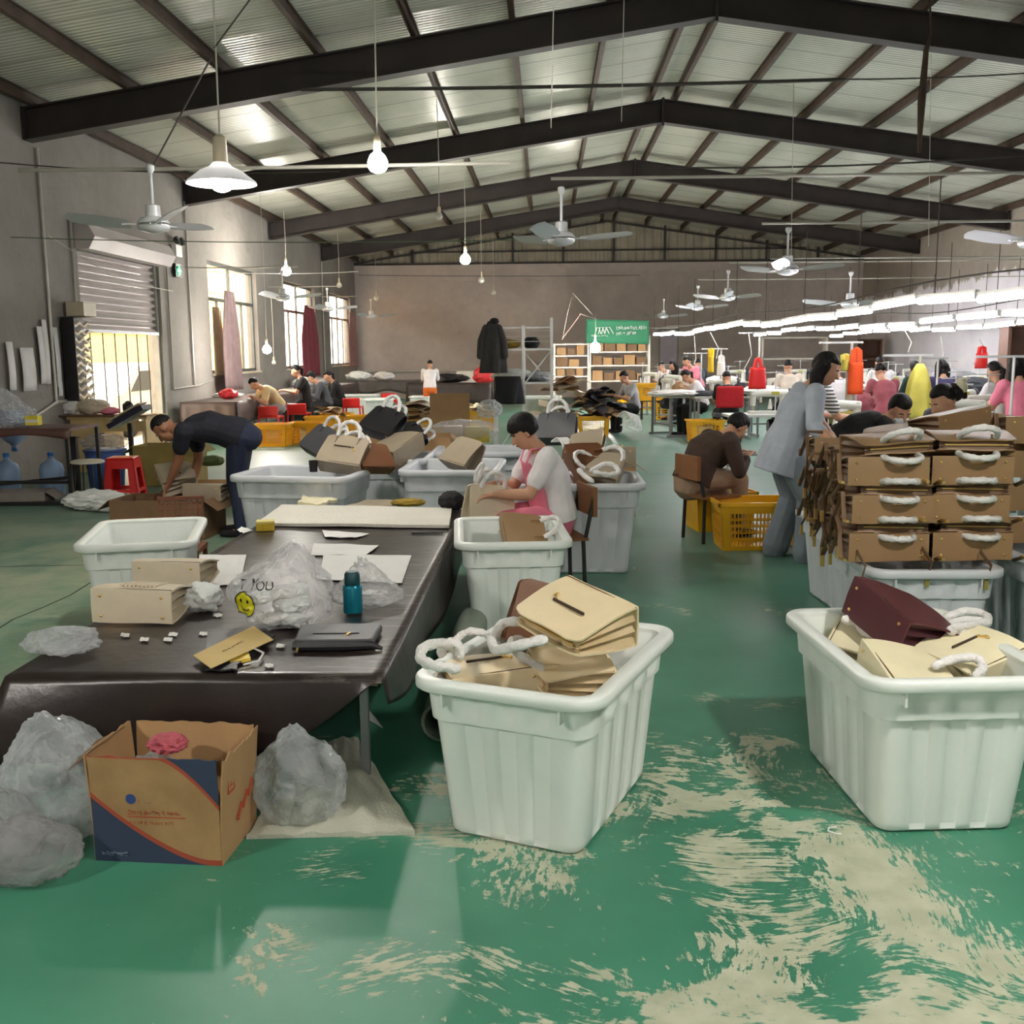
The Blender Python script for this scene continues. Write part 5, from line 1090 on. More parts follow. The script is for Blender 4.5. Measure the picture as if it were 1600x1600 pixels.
# standing woman in pale shirt
Sw = person('woman in long pale-blue shirt and washed jeans standing at the tan handbag stack', (1.86, 7.85), 4, 1.655, None, 17, 12, 26, -22, [D(1296, 676, 7.55), D(1303, 690, 7.3)], c_blue, .76, c_denim, m_white, 'long', True, m_skin, feet=[(1.80, 7.98, 0), (1.97, 7.72, 0)], hem=.17, legw=1.35, bulk=1.06)
# seated woman in brown from behind
Cw = person('woman in dark brown printed blouse hunched on a low wooden chair, back to the aisle', (1.5, 8.75), 22, 1.58, .40, 26, 30, 48, 0, None, c_brown, .9, c_tanp, m_black, 'bob', True, m_skin, fit=D(1152, 668, 8.95), bulk=1.2)
# two women behind the stack
person('woman in black top and white mask bending over behind the stacked bags', (2.4, 7.95), -8, 1.6, None, 58, 14, 34, -70, [(3.0, 7.6, .85), (2.95, 7.9, .85)], c_blk, .9, c_char, m_black, 'bob', True, m_skin, fit=D(1406, 642, 8.0))
o = [x for x in bpy.data.objects if x.get('label', '').startswith('woman in black top')][0]
person('woman with black hair pinned up by a pale claw clip, head bowed behind the stack', (3.0, 7.4), 192, 1.58, .42, 10, 12, 30, 0, None, c_cream, .5, c_char, m_black, 'clipup', True, m_skin, fit=D(1474, 628, 7.3))
hd_ = [x for x in bpy.data.objects if x.get('label', '').startswith('woman with black hair pinned')][0]
# mask and hair clip belong to their wearers
def by_label(s): return [x for x in bpy.data.objects if str(x.get('label', '')).startswith(s)][0]
def headframe(px, py, Y, hd, hp, hyaw=0):
    a = math.radians(hd); F = V((math.cos(a), math.sin(a), 0)); R = V((math.sin(a), -math.cos(a), 0)); p = math.radians(hp); ya = math.radians(hyaw)
    F2 = F*math.cos(ya)-R*math.sin(ya); fd = F2*math.cos(p)-V((0, 0, 1))*math.sin(p); hu = V((0, 0, 1))*math.cos(p)+F2*math.sin(p); return Matrix((fd.cross(hu), fd, hu)).transposed()
def local(o, p): return V(p)-o.location
PPL = [  # head pixel, depth, heading, seat, lean, curl, head pitch, shirt, sleeve, pants, hair, label, standing?
 (397, 600, 19.4, 215, .42, 34, 22, 45, c_beige, .5, c_gry, 'short', 'person in beige t-shirt hunched at the cloth-covered bench by the window'),
 (462, 580, 20.4, 200, .46, 6, 10, 25, c_blk, .45, c_blk, 'pony', 'woman in black t-shirt sitting upright at the window bench'),
 (487, 590, 21.6, 205, .45, 16, 16, 35, c_char, .9, c_blk, 'bob', 'dark-clad worker seated just behind the woman in black t-shirt'),
 (512, 588, 22.8, 205, .45, 14, 14, 30, c_blk, .9, c_blk, 'pony', 'worker in black, last in the seated row by the windows'),
 (672, 570, 25.5, 92, None, 10, 14, 25, c_white, .6, cloth('orange', (222, 110, 40)), 'crop', 'person in white shirt standing at the dark table along the back wall'),
 (975, 590, 20.5, 200, .5, 8, 14, 30, c_gry, .5, c_blk, 'short', 'person in grey t-shirt seated behind the heap of black leather pieces'),
 (1033, 573, 25.5, 215, .5, 26, 16, 30, c_white, .5, c_blk, 'short', 'worker in white shirt nearest the shelf with the green banner'),
 (1051, 571, 24, 215, .5, 24, 16, 30, c_gry, .6, c_blk, 'long', 'long-haired worker in grey between white and pink shirts'),
 (1073, 565, 22.5, 215, .52, 22, 14, 26, c_pink, .5, c_blk, 'bun', 'worker in bright pink t-shirt leaning over the sewing line'),
 (1090, 568, 26.0, 90, .5, 10, 10, 20, c_char, .6, c_blk, 'short', 'dark-haired worker behind the pink t-shirt, near the hanging yellow cloth'),
 (1072, 588, 19.6, 195, .5, 20, 14, 40, c_white, .5, c_blk, 'pony', 'woman in white t-shirt bent sideways over the first aisle bench'),
 (1135, 591, 18.6, 92, .46, 14, 14, 30, c_blk, .48, c_blk, 'short', 'worker in black t-shirt seen from behind on a red chair'),
 (1231, 573, 19.0, 95, .48, 8, 10, 20, c_cream, .6, c_blk, 'short', 'worker in cream top from behind, beside the red hanging bag'),
 (1307, 572, 13.2, 75, .5, 8, 8, 15, c_white, .7, c_blk, 'short', 'worker in white top partly behind the standing woman, far side'),
 (1375, 581, 15.2, 98, .46, 12, 14, 28, c_mar, .6, c_blk, 'bun', 'worker in dusty rose top seen from behind'),
 (1374, 568, 19.5, 95, .5, 8, 10, 20, c_white, .6, c_blk, 'short', 'dark-haired worker whose head shows above the rose top'),
 (1429, 577, 17, 100, .5, 10, 10, 22, c_grn, .6, c_blk, 'bob', 'worker in dark green with bobbed hair behind the yellow jacket'),
 (1470, 575, 15, 95, .52, 8, 10, 18, c_pur, .9, c_blk, 'long', 'long-haired worker in purple beside the yellow jacket'),
 (1553, 581, 12.6, 118, .48, 6, 10, 20, c_white, .45, c_blk, 'pony', 'worker in white t-shirt before the white wall, seen from behind'),
 (1586, 574, 11.2, 100, .5, 6, 8, 15, c_apr, .5, c_blk, 'long', 'worker in pink top at the edge of view, seen from behind'),
]
WORK = []
for px, py, Y, hd, seat, ln, cu, hp, sh, sl, pa, ha, lab in PPL:
    q = person(lab, (0, Y), hd, 1.6, seat, ln, cu, hp, 0, None, sh, sl, pa, m_black, ha, False, None, fit=D(px, py, Y))
    if px > 1000 and px not in (1051, 1090, 1374, 1429): WORK.append((q['root'].location.copy(), q['F'].copy(), hd, lab))
# woman in stripes behind the standing woman
m_str, N, L, B_ = principled('stripes'); tc = N.new('ShaderNodeTexCoord').outputs['Object']; sx = N.new('ShaderNodeSeparateXYZ'); L.new(tc, sx.inputs[0])
L.new(mix(N, L, mth(N, L, 'LESS_THAN', mth(N, L, 'FRACT', mth(N, L, 'DIVIDE', sx.outputs[2], .033)), .42), srgb(222, 220, 218), srgb(40, 40, 46)), B_.inputs['Base Color'])
person('woman in black and white striped t-shirt half hidden behind the standing woman', (2.65, 9.6), 20, 1.5, None, 10, 8, 20, 0, None, m_str, .5, c_blk, m_black, 'long', False, None, fit=D(1287, 580, 9.7))
o = by_label('woman in black top'); Mh = headframe(0, 0, 0, -8, 34, -70); c = D(1406, 642, 8.0)
mb = MB(); mb.ball(local(o, c)+Mh @ V((0, .062, -.045)), (.062, .05, .05), Mh, 14, 9); obj('face_mask', mb, mat('mask_print', srgb(216, 218, 226), .8, 0, .35, 40), o, 180)
o = by_label('woman with black hair pinned'); Mh = headframe(0, 0, 0, 192, 30); c = D(1474, 628, 7.3)
mb = MB(); mb.ball(local(o, c)+Mh @ V((-.045, -.15, .045)), (.035, .035, .055), Mh, 12, 8); mb.ball(local(o, c)+Mh @ V((-.05, -.18, .075)), (.018, .022, .022), Mh, 10, 6); obj('claw_clip', mb, mat('claw_clip', srgb(214, 206, 178), .3, 0, .1), o, 180)
# ------------------------------------------------------------------ the stack of tan handbags
GS = 'tan handbags stacked beside the aisle'
cols = [('aisle-side', 1.655, 4.93), ('outer', 2.05, 4.95)]
lev = ['lowest', 'middle', 'upper']
for cn, x, y in cols:
    for r in range(3):
        z = .578+.185*r; j = .012*((r*7+int(x*10)) % 3-1)
        bag('tan|sSh' if r == 0 else 'tan|sS', 'tan handbag, base and studs outward, %s of the front %s column of the stack' % (lev[r], cn), (x+j, y+.01*r, z+.07), (.02*(r-1), 1, -.02), (0, .02, 1), GS)
        if r < 2: bag('tan|hSd', 'tan handbag turned mouth outward, wrapped handles hanging, %s of the front %s column' % (lev[r], cn), (x+j+.03, y+.31, z+.148), (-.02*(r-1), -1, .05), (.02, .05, 1), GS)
bag('tan|Sh', 'tan handbag lying flat on top of the front aisle-side column, flap edge outward', (1.67, 5.24, 1.115), (.12, -1, .05), (-.04, -.02, 1), GS)
bag('tan|Sh', 'tan handbag lying flat on top of the front outer column', (2.10, 5.26, 1.125), (-.10, -1, .05), (.0, -.03, 1), GS)
for k, y in enumerate((5.62, 6.15)):
    for r in range(3):
        bag('tan|sS', 'tan handbag, %s of the %s pile behind the aisle-side column' % (lev[r], ['nearer', 'rear'][k]), (1.76+.03*k, y, .64+.185*r), (0, 1, 0), (0, 0, 1), GS)
for r in range(4):
    bag('tan|sS', 'tan handbag in the outermost column, %s' % ['at the bottom', 'second up', 'third up', 'at its top'][r], (2.56, 5.45-.03*r, .64+.18*r), (.03, 1, 0), (0, 0, 1), GS)
bag('tan|S', 'tan handbag tilted on top of the stack, base studs and folded side in view', D(1509, 661, 5.75), (-.42, .88, .0), (-.11, -.08, 1), GS, 1.0)
bag('tan|S', 'tan handbag behind the tilted one, at the top outer edge of the stack', D(1580, 668, 6.0), (.25, .95, -.05), (.12, -.05, 1), GS)
bag('tan|S', 'tan handbag leaning under the tilted one at the outer edge', D(1590, 700, 5.72), (.1, 1, .0), (.05, -.03, 1), GS)
bag('tan|S', 'tan handbag lying with its mouth towards the masked woman', D(1428, 690, 5.9), (-.9, .3, .05), (.0, -.12, 1), GS)
m_strap = LED['tan']
for i in range(16):
    x, y, z = 1.475+rnd(-.02, .02)+0, 5.0+rnd(0, 1.1), .66+rnd(.1, .45); x += (y-5)*.05; p0 = V((x+.07, y, z+.08))
    mb = MB(); pts = [p0, V((x, y+rnd(-.08, .08), z+.08)), V((x-.025, y+rnd(-.1, .1), z-.02)), V((x-.02, y+rnd(-.15, .15), z-.16)), V((x-.03, y+rnd(-.1, .1), z-.24))]
    mb.tube(pts, [(.010, .003)]*5, 8); st = thing('shoulder_strap', 'tan shoulder strap with gold end dangling from the aisle side of the bag stack', 'strap', (0, 0, 0), 0, 'straps dangling from the bag stack')
    obj('strap_leather', mb, m_strap, st); mb = MB(); e = pts[-1]; mb.b2((e.x-.008, e.y-.008, e.z-.06), (e.x+.008, e.y+.008, e.z)); obj('strap_end', mb, m_gold, st, 0)
for i, (px, py) in enumerate([(1345, 905), (1448, 900), (1540, 905)]):
    p = D(px, py, 4.84); mb = MB(); mb.tube([p+V((0, .08, .12)), p+V((.01, -.03, .07)), p+V((0, -.01, 0))], [(.013, .003)]*3, 8); st = thing('shoulder_strap', 'tan strap hanging over the tub rim under the front of the stack', 'strap', (0, 0, 0), 0, 'straps over the tub rim'); obj('strap_leather', mb, m_strap, st)
    mb = MB(); mb.b2((p.x-.01, p.y-.012, p.z-.05), (p.x+.01, p.y-.004, p.z)); obj('strap_end', mb, m_gold, st, 0)
# ------------------------------------------------------------------ bags in the mid tubs
GM = 'handbags in the mid-hall tubs'
bag('tan|h', 'folded tan handbag lying in the tub beside the dark table', D(785, 832, 5.95)-V((0, 0, .03)), (.95, .12, .06), (-.05, -.45, .9), GM, .95)
bag('taupe|z', 'taupe handbag lying flat on the tall tub behind the apron woman, slit upward', D(955, 715, 7.75), (-.05, 1, .03), (.0, -.22, 1), GM, 1.1)
bag('taupe|h', 'taupe handbag with wrapped handles at the near rim of the tall tub', D(970, 742, 7.45), (-.9, .2, .2), (.2, -.5, .85), GM, 1.0)
bag('brown|h', 'brown handbag on its side in the tall tub behind the apron woman', D(893, 735, 7.5), (.9, .3, .15), (.1, -.7, .7), GM, 1.1)
bag('taupe|', 'taupe handbag mouth open at the back of the tall tub', D(895, 708, 7.95), (.8, -.3, .35), (-.2, -.4, .9), GM, 1.0)
bag('grey|h', 'grey handbag standing at the rear of the tall tub near the seated woman', D(868, 690, 8.6), (.1, .5, .8), (-.2, -.9, .4), GM, 1.0)
bag('taupe|hz', 'taupe handbag with wrapped handles leaning in the tub by the bending man', D(530, 732, 8.15), (.22, .62, .75), (-.1, -.78, .6), GM, 1.12)
bag('brown|', 'brown handbag wedged in the corner of the tub by the bending man', D(588, 735, 8.25), (-.3, .5, .85), (.6, -.7, .4), GM, .9)
bag('grey|h', 'dark grey handbag leaning out of the tub behind the bending man', D(493, 712, 9.0), (.55, .35, .75), (-.4, -.8, .35), GM, 1.05)
bag('black|h', 'black handbag at the top of the rear tub heap', D(588, 680, 9.3), (.4, .4, .6), (-.2, -.6, .75), GM, 1.1)
bag('black|h', 'black handbag with pale straps beside the upturned taupe bag', D(620, 690, 9.5), (.8, .3, .3), (-.2, -.6, .75), GM, 1.0)
bag('taupe|', 'upturned taupe handbag lying base outward between the two rear tubs', D(640, 705, 8.95), (-.85, .5, .12), (.1, -.45, .9), GM, 1.25)
bag('taupe|n', 'rolled taupe handbag leaning in the nearly empty tub', D(712, 730, 8.3), (.5, .35, .75), (-.5, -.55, .6), GM, 1.0)
bag('pale|h', 'pale handbag upright in the lap of the woman with the pink apron', V((-.40, 6.78, .455)), (.08, .1, 1), (.5, -.86, 0), GM, 1.0)
loopwrap([D(742, 752, 6.7), D(745, 735, 6.7), D(755, 724, 6.72), D(752, 740, 6.75), D(748, 752, 6.78)], .012, 'paper-wrapped handle sticking up from the bag in the lap', GH)
loopwrap([D(925, 735, 7.3), D(945, 725, 7.3), D(960, 728, 7.3), D(966, 738, 7.25), D(950, 742, 7.2), D(930, 738, 7.2)], .018, 'paper-wrapped handle loop across the tall tub', GH)
loopwrap([D(905, 735, 7.3), D(915, 745, 7.25), D(925, 752, 7.2)], .02, 'paper-wrapped handle drooping to the near rim of the tall tub', GH)
loopwrap([D(560, 712, 8.4), D(565, 690, 8.5), D(572, 683, 8.5), D(577, 695, 8.45), D(570, 715, 8.3)], .018, 'paper-wrapped handle arching above the tub by the bending man', GH)
loopwrap([D(520, 695, 8.9), D(530, 675, 8.95), D(542, 672, 8.95), D(545, 690, 8.9)], .014, 'paper-wrapped handle arching behind the taupe bag', GH)
for i in range(6):
    p = D(862+i*3, 690, 8.5); loopwrap([p, p+V((.05, -.02, .03)), p+V((.09+.01*i, -.06, -.02-.01*i)), p+V((.1+.01*i, -.08, -.08))], .008, 'thin white cord fanning out behind the apron woman', 'white cords behind the apron woman')
mb = MB(); mb.lathe([(.032, 0), (.036, .09), (.034, .09), (.03, .004)], 16); sit('paper_cup', mb, m_black, 'black cylinder standing on the rim side of the tub by the bending man', 'cup', None, D(490, 737, 8.1))
# open carton before the man and its bags
def carton(lab, loc, d, rz=0, m=None, open_=True, flaps=True, grp=None, name='carton'):
    t = thing(name, lab, 'carton', loc, math.radians(rz), grp); x, y, z = d[0]/2, d[1]/2, d[2]; m = m or m_card
    for k, (lo, hi) in enumerate([((-x, -y, 0), (x, -y+.006, z)), ((-x, y-.006, 0), (x, y, z)), ((-x, -y+.006, 0), (-x+.006, y-.006, z)), ((x-.006, -y+.006, 0), (x, y-.006, z))]):
        mb = MB(); mb.b2(lo, hi); obj('side_panel', mb, m, t, 0)
    mb = MB(); mb.b2((-x, -y, 0.001), (x, y, .008)); obj('bottom_panel', mb, m_cardd, t, 0)
    if not open_: mb = MB(); mb.b2((-x, -y, z-.006), (x, y, z)); obj('lid', mb, m, t, 0)
    elif flaps:
        for s in (-1, 1): mb = MB(); mb.add([(s*x, -y, z), (s*x, y, z), (s*(x+.12), y-.02, z-.09), (s*(x+.12), -y+.02, z-.09)], [(0, 1, 2, 3)]); o = obj('flap', mb, m, t, 0); o.modifiers.new('s', 'SOLIDIFY').thickness = .005
    return t
carton('brown open carton of bags under the hands of the bending man', (-3.40, 9.0, 0), (.86, .5, .34), -4, m_cardd)
GC = 'handbags in the carton of the bending man'
bag('taupe|z', 'taupe handbag tilted at the wall end of the open brown carton', D(250, 752, 9.1), (.75, .35, .2), (-.35, -.5, .8), GC, 1.15)
bag('taupe|', 'taupe handbag flat in the open brown carton nearest the legs', D(315, 770, 8.95), (.1, 1, .05), (0, -.25, 1), GC, 1.05)
ch = thing('wicker_chair', 'low brown wicker chair back rising behind the empty clear tub', 'chair', (-2.55, 6.95, 0), math.radians(8)); m_wick = mat('wicker', srgb(112, 64, 40), .6, 0, .25, 30)
mb = MB()
for i in range(9): mb.bar((-.13+.0325*i, 0, .30), (-.15+.0375*i, .06, .60), .012, .008)
for k in range(7): z = .33+.04*k; mb.bar((-.15, .01+.2*(z-.3)*.9, z), (.15, .01+.2*(z-.3)*.9, z), .012, .008)
mb.bar((-.16, .06, .61), (.16, .06, .61), .025); obj('woven_back', mb, m_wick, ch, 0)
mb = MB(); mb.b2((-.18, -.34, .28), (.18, .0, .31)); obj('seat', mb, m_wick, ch, 0)
for sx in (-1, 1):
    for y in (-.32, -.01): mb = MB(); mb.bar((sx*.16, y, 0), (sx*.16, y, .3), .028); obj('leg', mb, m_wick, ch, 0)
def wchair(lab, loc, rz, sh=.38, m=None, back=True):
    t = thing('wooden_chair', lab, 'chair', loc, math.radians(rz)); m = m or mat('chair_wood', srgb(128, 82, 46), .5, 0, .15)
    mb = MB(); mb.b2((-.19, -.19, sh-.02), (.19, .19, sh)); obj('seat', mb, m, t, 0)
    for sx in (-1, 1):
        for sy in (-1, 1): mb = MB(); mb.bar((sx*.17, sy*.17, 0), (sx*.16, sy*.16, sh-.02), .022); obj('leg', mb, m_dark, t, 0)
    if back:
        mb = MB()
        for sx in (-1, 1): mb.bar((sx*.17, -.17, sh-.02), (sx*.17, -.24, sh+.32), .022)
        obj('back_frame', mb, m_dark, t, 0); mb = MB(); mb.b2((-.19, -.25, sh+.14), (.19, -.22, sh+.34)); obj('backrest', mb, m, t, 0)
    return t
wchair('low wooden chair with dark legs under the woman in the brown blouse', (1.40, 8.68, 0), 22-90, .395)
wchair('brown wooden chair under the woman with the pink apron', (.05, 6.98, 0), 196-90, .35)
wchair('plain stool-like chair under the woman with the claw clip', (3.02, 7.42, 0), 100, .41, None, False)
# ------------------------------------------------------------------ crates
GY = 'yellow plastic crates'
def crate(lab, x, y, rz=0, z=0, proto=None): return inst(proto or crP, lab, (x, y, z), rz, GY)
crate('yellow lattice crate in front of the woman in the brown blouse', 1.68, 8.36, 2)
crate('dark-shaded yellow crate between the standing woman and the bag stack', 2.22, 8.55, 86)
crate('small yellow crate tucked under the low wooden chair', 1.56, 9.25, 10, 0, crC)
def cg(px, py): p = G(px, py); return p.x, p.y
for lab, px, py, rz, dy in [('yellow lattice crate nearest the bending man, first of the window-side group', 424, 698, -4, .2), ('yellow lattice crate second in the window-side group', 478, 695, -4, .2), ('yellow crate behind the second window-side crate', 500, 683, 5, .2), ('yellow crate holding tan flaps in the window-side group', 520, 678, 0, .5),
                            ('yellow crate wrapped with film at the aisle end of the window-side group', 566, 681, 3, .2), ('yellow lattice crate stacked with flat tan pieces beside the upright carton board', 654, 688, 4, .2), ('yellow lattice crate behind the upright carton board, near the shelving frame', 752, 672, 0, .2),
                            ('yellow crate by the shelving frame, farther back', 705, 640, 0, .2), ('yellow crate at the back before the man in white shirt', 650, 640, 4, .2), ('plain yellow crate at the back beside the red stool', 672, 632, 0, .3), ('yellow lattice crate under the heap of black leather pieces', 928, 683, 0, .2), ('yellow crate half hidden beside the black leather heap', 880, 678, 4, .3),
                            ('yellow crate on the aisle floor behind the black heap', 985, 642, 10, .2), ('second yellow crate on the aisle floor, next to the raised crate', 1008, 640, 80, .2), ('yellow crate under the first aisle bench', 1040, 656, 84, .2), ('yellow crate marked with black writing beside the red chair bench', 1104, 692, 4, .2)]:
    x, y = cg(px, py); crate(lab, x, y+dy, rz)
x, y = cg(1025, 657); crate('yellow crate raised on a small stand at the head of the sewing line', x-.1, y+.4, 4, .45)
t = thing('crate_stand', 'small dark metal stand carrying the raised yellow crate', 'stand', (x-.1, y+.4, 0))
mb = MB(); mb.b2((-.24, -.18, .42), (.24, .18, .445)); obj('top_plate', mb, m_dark, t, 0)
for sx in (-1, 1):
    for sy in (-1, 1): mb = MB(); mb.bar((sx*.2, sy*.14, 0), (sx*.2, sy*.14, .42), .03); obj('leg', mb, m_dark, t, 0)
x, y = cg(1104, 692); mb = MB(); g_ = glyphs(4, .05, 71, 1.1, None, (-.09, -.212, .28), .002, 5); o = obj('crate_writing', g_, m_black, None, 0); crw = [c for c in bpy.data.objects if str(c.get('label', '')).startswith('yellow crate marked')][0]; o.parent = crw
# white tubs far back
GW = 'small white tubs at the back'
for lab, px, py, rz, s, z in [('long white tub behind the yellow window-side crates', 560, 652, 90, 1.0, 0), ('white ribbed tub at the aisle end behind the film-wrapped crate', 590, 662, 4, 1.0, 0), ('white tub stacked above yellow crates before the back table', 712, 632, 90, .9, .3), ('white tub before the upright carton board', 655, 655, 0, .8, .1), ('whitish tub under the white shelving frame', 845, 676, 0, 1.25, 0)]:
    x, y = cg(px, py); o = inst(tubP, lab, (x, y+.4, z), rz, GW); o.scale = (s, s, s)
# ------------------------------------------------------------------ leather heaps
GL = 'black bag panels heaped on the yellow crate'; GT2 = 'tan bag panels in the heap by the shelving'
def heap(n, cx, cy, z0, rx, ry, hz, kinds, lab, grp, seed, w=.17):
    r = random.Random(seed)
    for i in range(n):
        f = i/n; rr = math.sqrt(r.random())*(1-.75*f); a = r.uniform(0, 6.28); x, y = cx+rx*rr*math.cos(a), cy+ry*rr*math.sin(a); z = z0+hz*f
        tx, ty = r.uniform(-.5, .5), r.uniform(-.3, .5); L1, W1, bend = w*r.uniform(.7, 1.2), w*r.uniform(.5, .9), r.uniform(.2, .6)
        mb = MB()
        def fn(dz): return lambda u, v: V(((u-.5)*2*L1, (v-.5)*2*W1, dz+bend*.12*math.cos((u-.5)*3)+tx*.2*(u-.5)+ty*.3*(v-.5)))
        mb.grid(fn(0), 6, 3); mb.grid(fn(.008), 6, 3); k = 28
        for q in range(6): mb.f += [(q, q+1, k+q+1, k+q), (21+q, 22+q, k+22+q, k+21+q)]; mb.mi += [0, 0]
        for q in range(3): mb.f += [(q*7, q*7+7, k+q*7+7, k+q*7), (q*7+6, q*7+13, k+q*7+13, k+q*7+6)]; mb.mi += [0, 0]
        sit('bag_panel', mb, LEA[kinds[i % len(kinds)]], lab, 'leather piece', grp, (x, y, z), r.uniform(0, 360))
x, y = cg(928, 683)
heap(34, x+.1, y+.3, .36, .55, .4, .5, ['black', 'black', 'grey', 'black', 'burgundy', 'black', 'tan'], 'curled black and dark leather bag panel in the heap on the yellow crate', GL, 3)
for i in range(7):
    p = D(965+i*3, 650+i, 17.6); loopwrap([p, p+V((.12, -.05, .08)), p+V((.2, -.08, -.05-.02*i)), p+V((.05, -.1, -.15))], .012, 'pale strap end spilling from the black leather heap', 'pale straps of the black heap', 'strap_end_loop')
heap(26, D(885, 620, 20).x, 20.2, .35, .9, .5, .75, ['tan', 'taupe', 'pale', 'tan', 'ivory', 'brown'], 'tan or pale leather bag panel in the heap between frame and shelf', GT2, 5, .2)
heap(10, *cg(654, 688), .40, .22, .15, .3, ['tan', 'taupe'], 'flat tan panel stacked on the yellow crate by the carton board', 'flat tan panels on the crate', 7, .26)
heap(5, *cg(520, 678), .40, .25, .18, .1, ['tan', 'pale'], 'tan flap lying in a window-side yellow crate', 'tan flaps in the window-side crates', 8, .2)
heap(4, *cg(752, 672), .40, .25, .18, .1, ['tan', 'ivory'], 'pale flap lying in the crate by the shelving frame', 'pale flaps in the crate by the frame', 9, .2)
# boards and packets mid hall
pB = D(703, 650, 15.5); mb = MB(); mb.box((0, 0, 0), (.60, .012, .68)); sit('carton_board', mb, m_card, 'upright brown carton board standing among the yellow crates', 'carton board', None, pB, 3, 0)
carton('low tan carton with open top, edges seen behind the two rear tubs', (-1.5, 10.6, 0), (1.0, .6, .75), 6)
o = thing('wrapped_package', 'bundle of taupe bags in clear shiny film behind the nearly empty tubs', 'package', D(725, 688, 11.2), .05)
mb = MB(); mb.b2((-.36, -.12, -.05), (.36, .12, .17)); obj('film_wrap', crumple((.37, .14, .12), 81, .12, 1.6, 4), m_film, o); mb = MB(); mb.b2((-.33, -.10, -.02), (-.02, .1, .16)); obj('packed_bag', mb, LEA['taupe'], o, 0); mb = MB(); mb.b2((.02, -.09, -.02), (.28, .09, .15)); obj('packed_bag', mb, mat('olive', srgb(140, 128, 30), .5, 0, .2), o, 0)
mb = MB(); mb.b2((-.4, -.3, 0), (.4, .3, .72)); o = carton('closed tan carton under the film-wrapped bundle', (D(725, 700, 11.2).x, 11.25, 0), (.9, .5, D(725, 700, 11.2).z-.02), 3, None, False)
sit('plastic_bag', crumple((.16, .12, .12), 83, .3), m_film2, 'white and lime plastic bag on top of the crates before the shelving frame', 'plastic bag', None, D(765, 652, 14))
carton('brown carton at the near end of the aisle behind the tall tub', (.45, 10.1, 0), (.8, .45, .52), 4)
import re
# ------------------------------------------------------------------ far left: bench, desk, stools
m_desk = mat('desk_wood', srgb(204, 176, 124), .5, 0, .12, 4); m_marb = mat('cover_brown', srgb(92, 62, 56), .45, 0, .2, 5)
t = thing('steel_bench', 'dark steel bench at the wall edge with loaded brown cover', 'bench', (-5.75, 11.2, 0))
mb = MB(); mb.b2((-.8, -.4, .80), (.62, .4, .83)); obj('bench_top', mb, m_marb, t, 0)
for x in (-.78, .6):
    for y in (-.37, .37): mb = MB(); mb.bar((x, y, 0), (x, y, .8), .035); obj('leg', mb, m_dark, t, 0)
mb = MB(); mb.bar((-.78, -.37, .25), (.6, -.37, .25), .035); mb.bar((.6, -.37, .3), (-.78, .37, .12), .035); obj('rail', mb, m_dark, t, 0)
mb = MB(); mb.b2((-.8, -.42, .0), (.62, -.3, .04)); obj('foot_rail', mb, m_dark, t, 0)
mb = MB(); mb.grid(lambda u, v: V((-.82+1.48*u, -.42-.02*v, .835-.10*v-.03*math.sin(u*7)*v)), 20, 3); o = sit('bench_cover', mb, m_marb, 'brown cover hem drooping along the steel bench', 'cover', None, (-5.75, 11.2, 0)); o.modifiers.new('s', 'SOLIDIFY').thickness = .004
sit('plastic_bag', filmform((.26, .2, .16), 91, .18, (-.05, 0, .1)), m_film2, 'large knotted white plastic bag on the steel bench', 'plastic bag', None, D(15, 668, 11.1))
o = thing('tape_box', 'small yellow packet box at the corner of the steel bench', 'packet', D(53, 664, 11)); mb = MB(); mb.b2((-.07, -.05, 0), (.07, .05, .1)); obj('box_body', mb, mat('packet_lemon', srgb(222, 206, 60), .5, 0, .1), o, 0); mb = MB(); mb.b2((-.071, -.051, .03), (.071, -.049, .06)); obj('box_band', mb, m_paper, o, 0)
def jug(lab, loc, s=1.0, covered=False):
    t = thing('water_jug', lab, 'water jug', loc, 0, 'big water jugs by the wall'); mb = MB(); mb.lathe([(.10, 0), (.135, .01), (.137, .05), (.131, .06), (.137, .07), (.137, .17), (.131, .18), (.137, .19), (.137, .30), (.12, .36), (.05, .41), (.032, .43), (.032, .46)], 24)
    obj('jug_body', mb, mat('jug_blue', srgb(150, 178, 212), .2, 0, .05, alpha=.82), t); mb = MB(); mb.lathe([(.036, .455), (.038, .49), (.03, .5), (.002, .5)], 18); obj('cap', mb, mat('cap_blue', srgb(60, 120, 190), .4, 0, 0), t); return t
x, y = cg(75, 776); jug('blue water jug with cap standing under the end of the steel bench', (x, y+.14, 0))
x, y = cg(5, 778); jug('blue water jug at the very edge of view under the steel bench', (x, y+.14, 0))
jug('upturned blue water jug on its stand against the wall above the bench', W(18, 640, -6.4)).rotation_euler = (PI, 0, 0)
x, y = cg(140, 770); o = thing('water_dispenser', 'dark blue crate-like bucket under the round-topped stool', 'bucket', (x, y+.5, 0)); mb = MB(); mb.lathe([(.2, 0), (.24, .45), (.23, .45), (.19, .02)], 20); obj('bucket_body', mb, mat('bucket_blue', srgb(66, 92, 150), .4, 0, .1), o); mb = MB(); mb.lathe([(.24, .44), (.255, .45), (.255, .47), (.24, .475)], 20); obj('rim', mb, MATS['bucket_blue'], o)
o = sit('film_bag', crumple((.25, .2, .1), 93, .3), m_filmg, 'greyish blue film crumpled over the blue bucket', 'plastic film', None, (x, y+.5, .46))
x, y = cg(135, 790); t = thing('round_stool', 'stool with pale round seat and thin wire legs', 'stool', (x, y+.1, 0))
mb = MB(); mb.lathe([(.16, .45), (.175, .455), (.175, .475), (.15, .485), (.002, .487)], 24); obj('seat', mb, mat('stool_seat', srgb(196, 190, 174), .6, 0, .1), t)
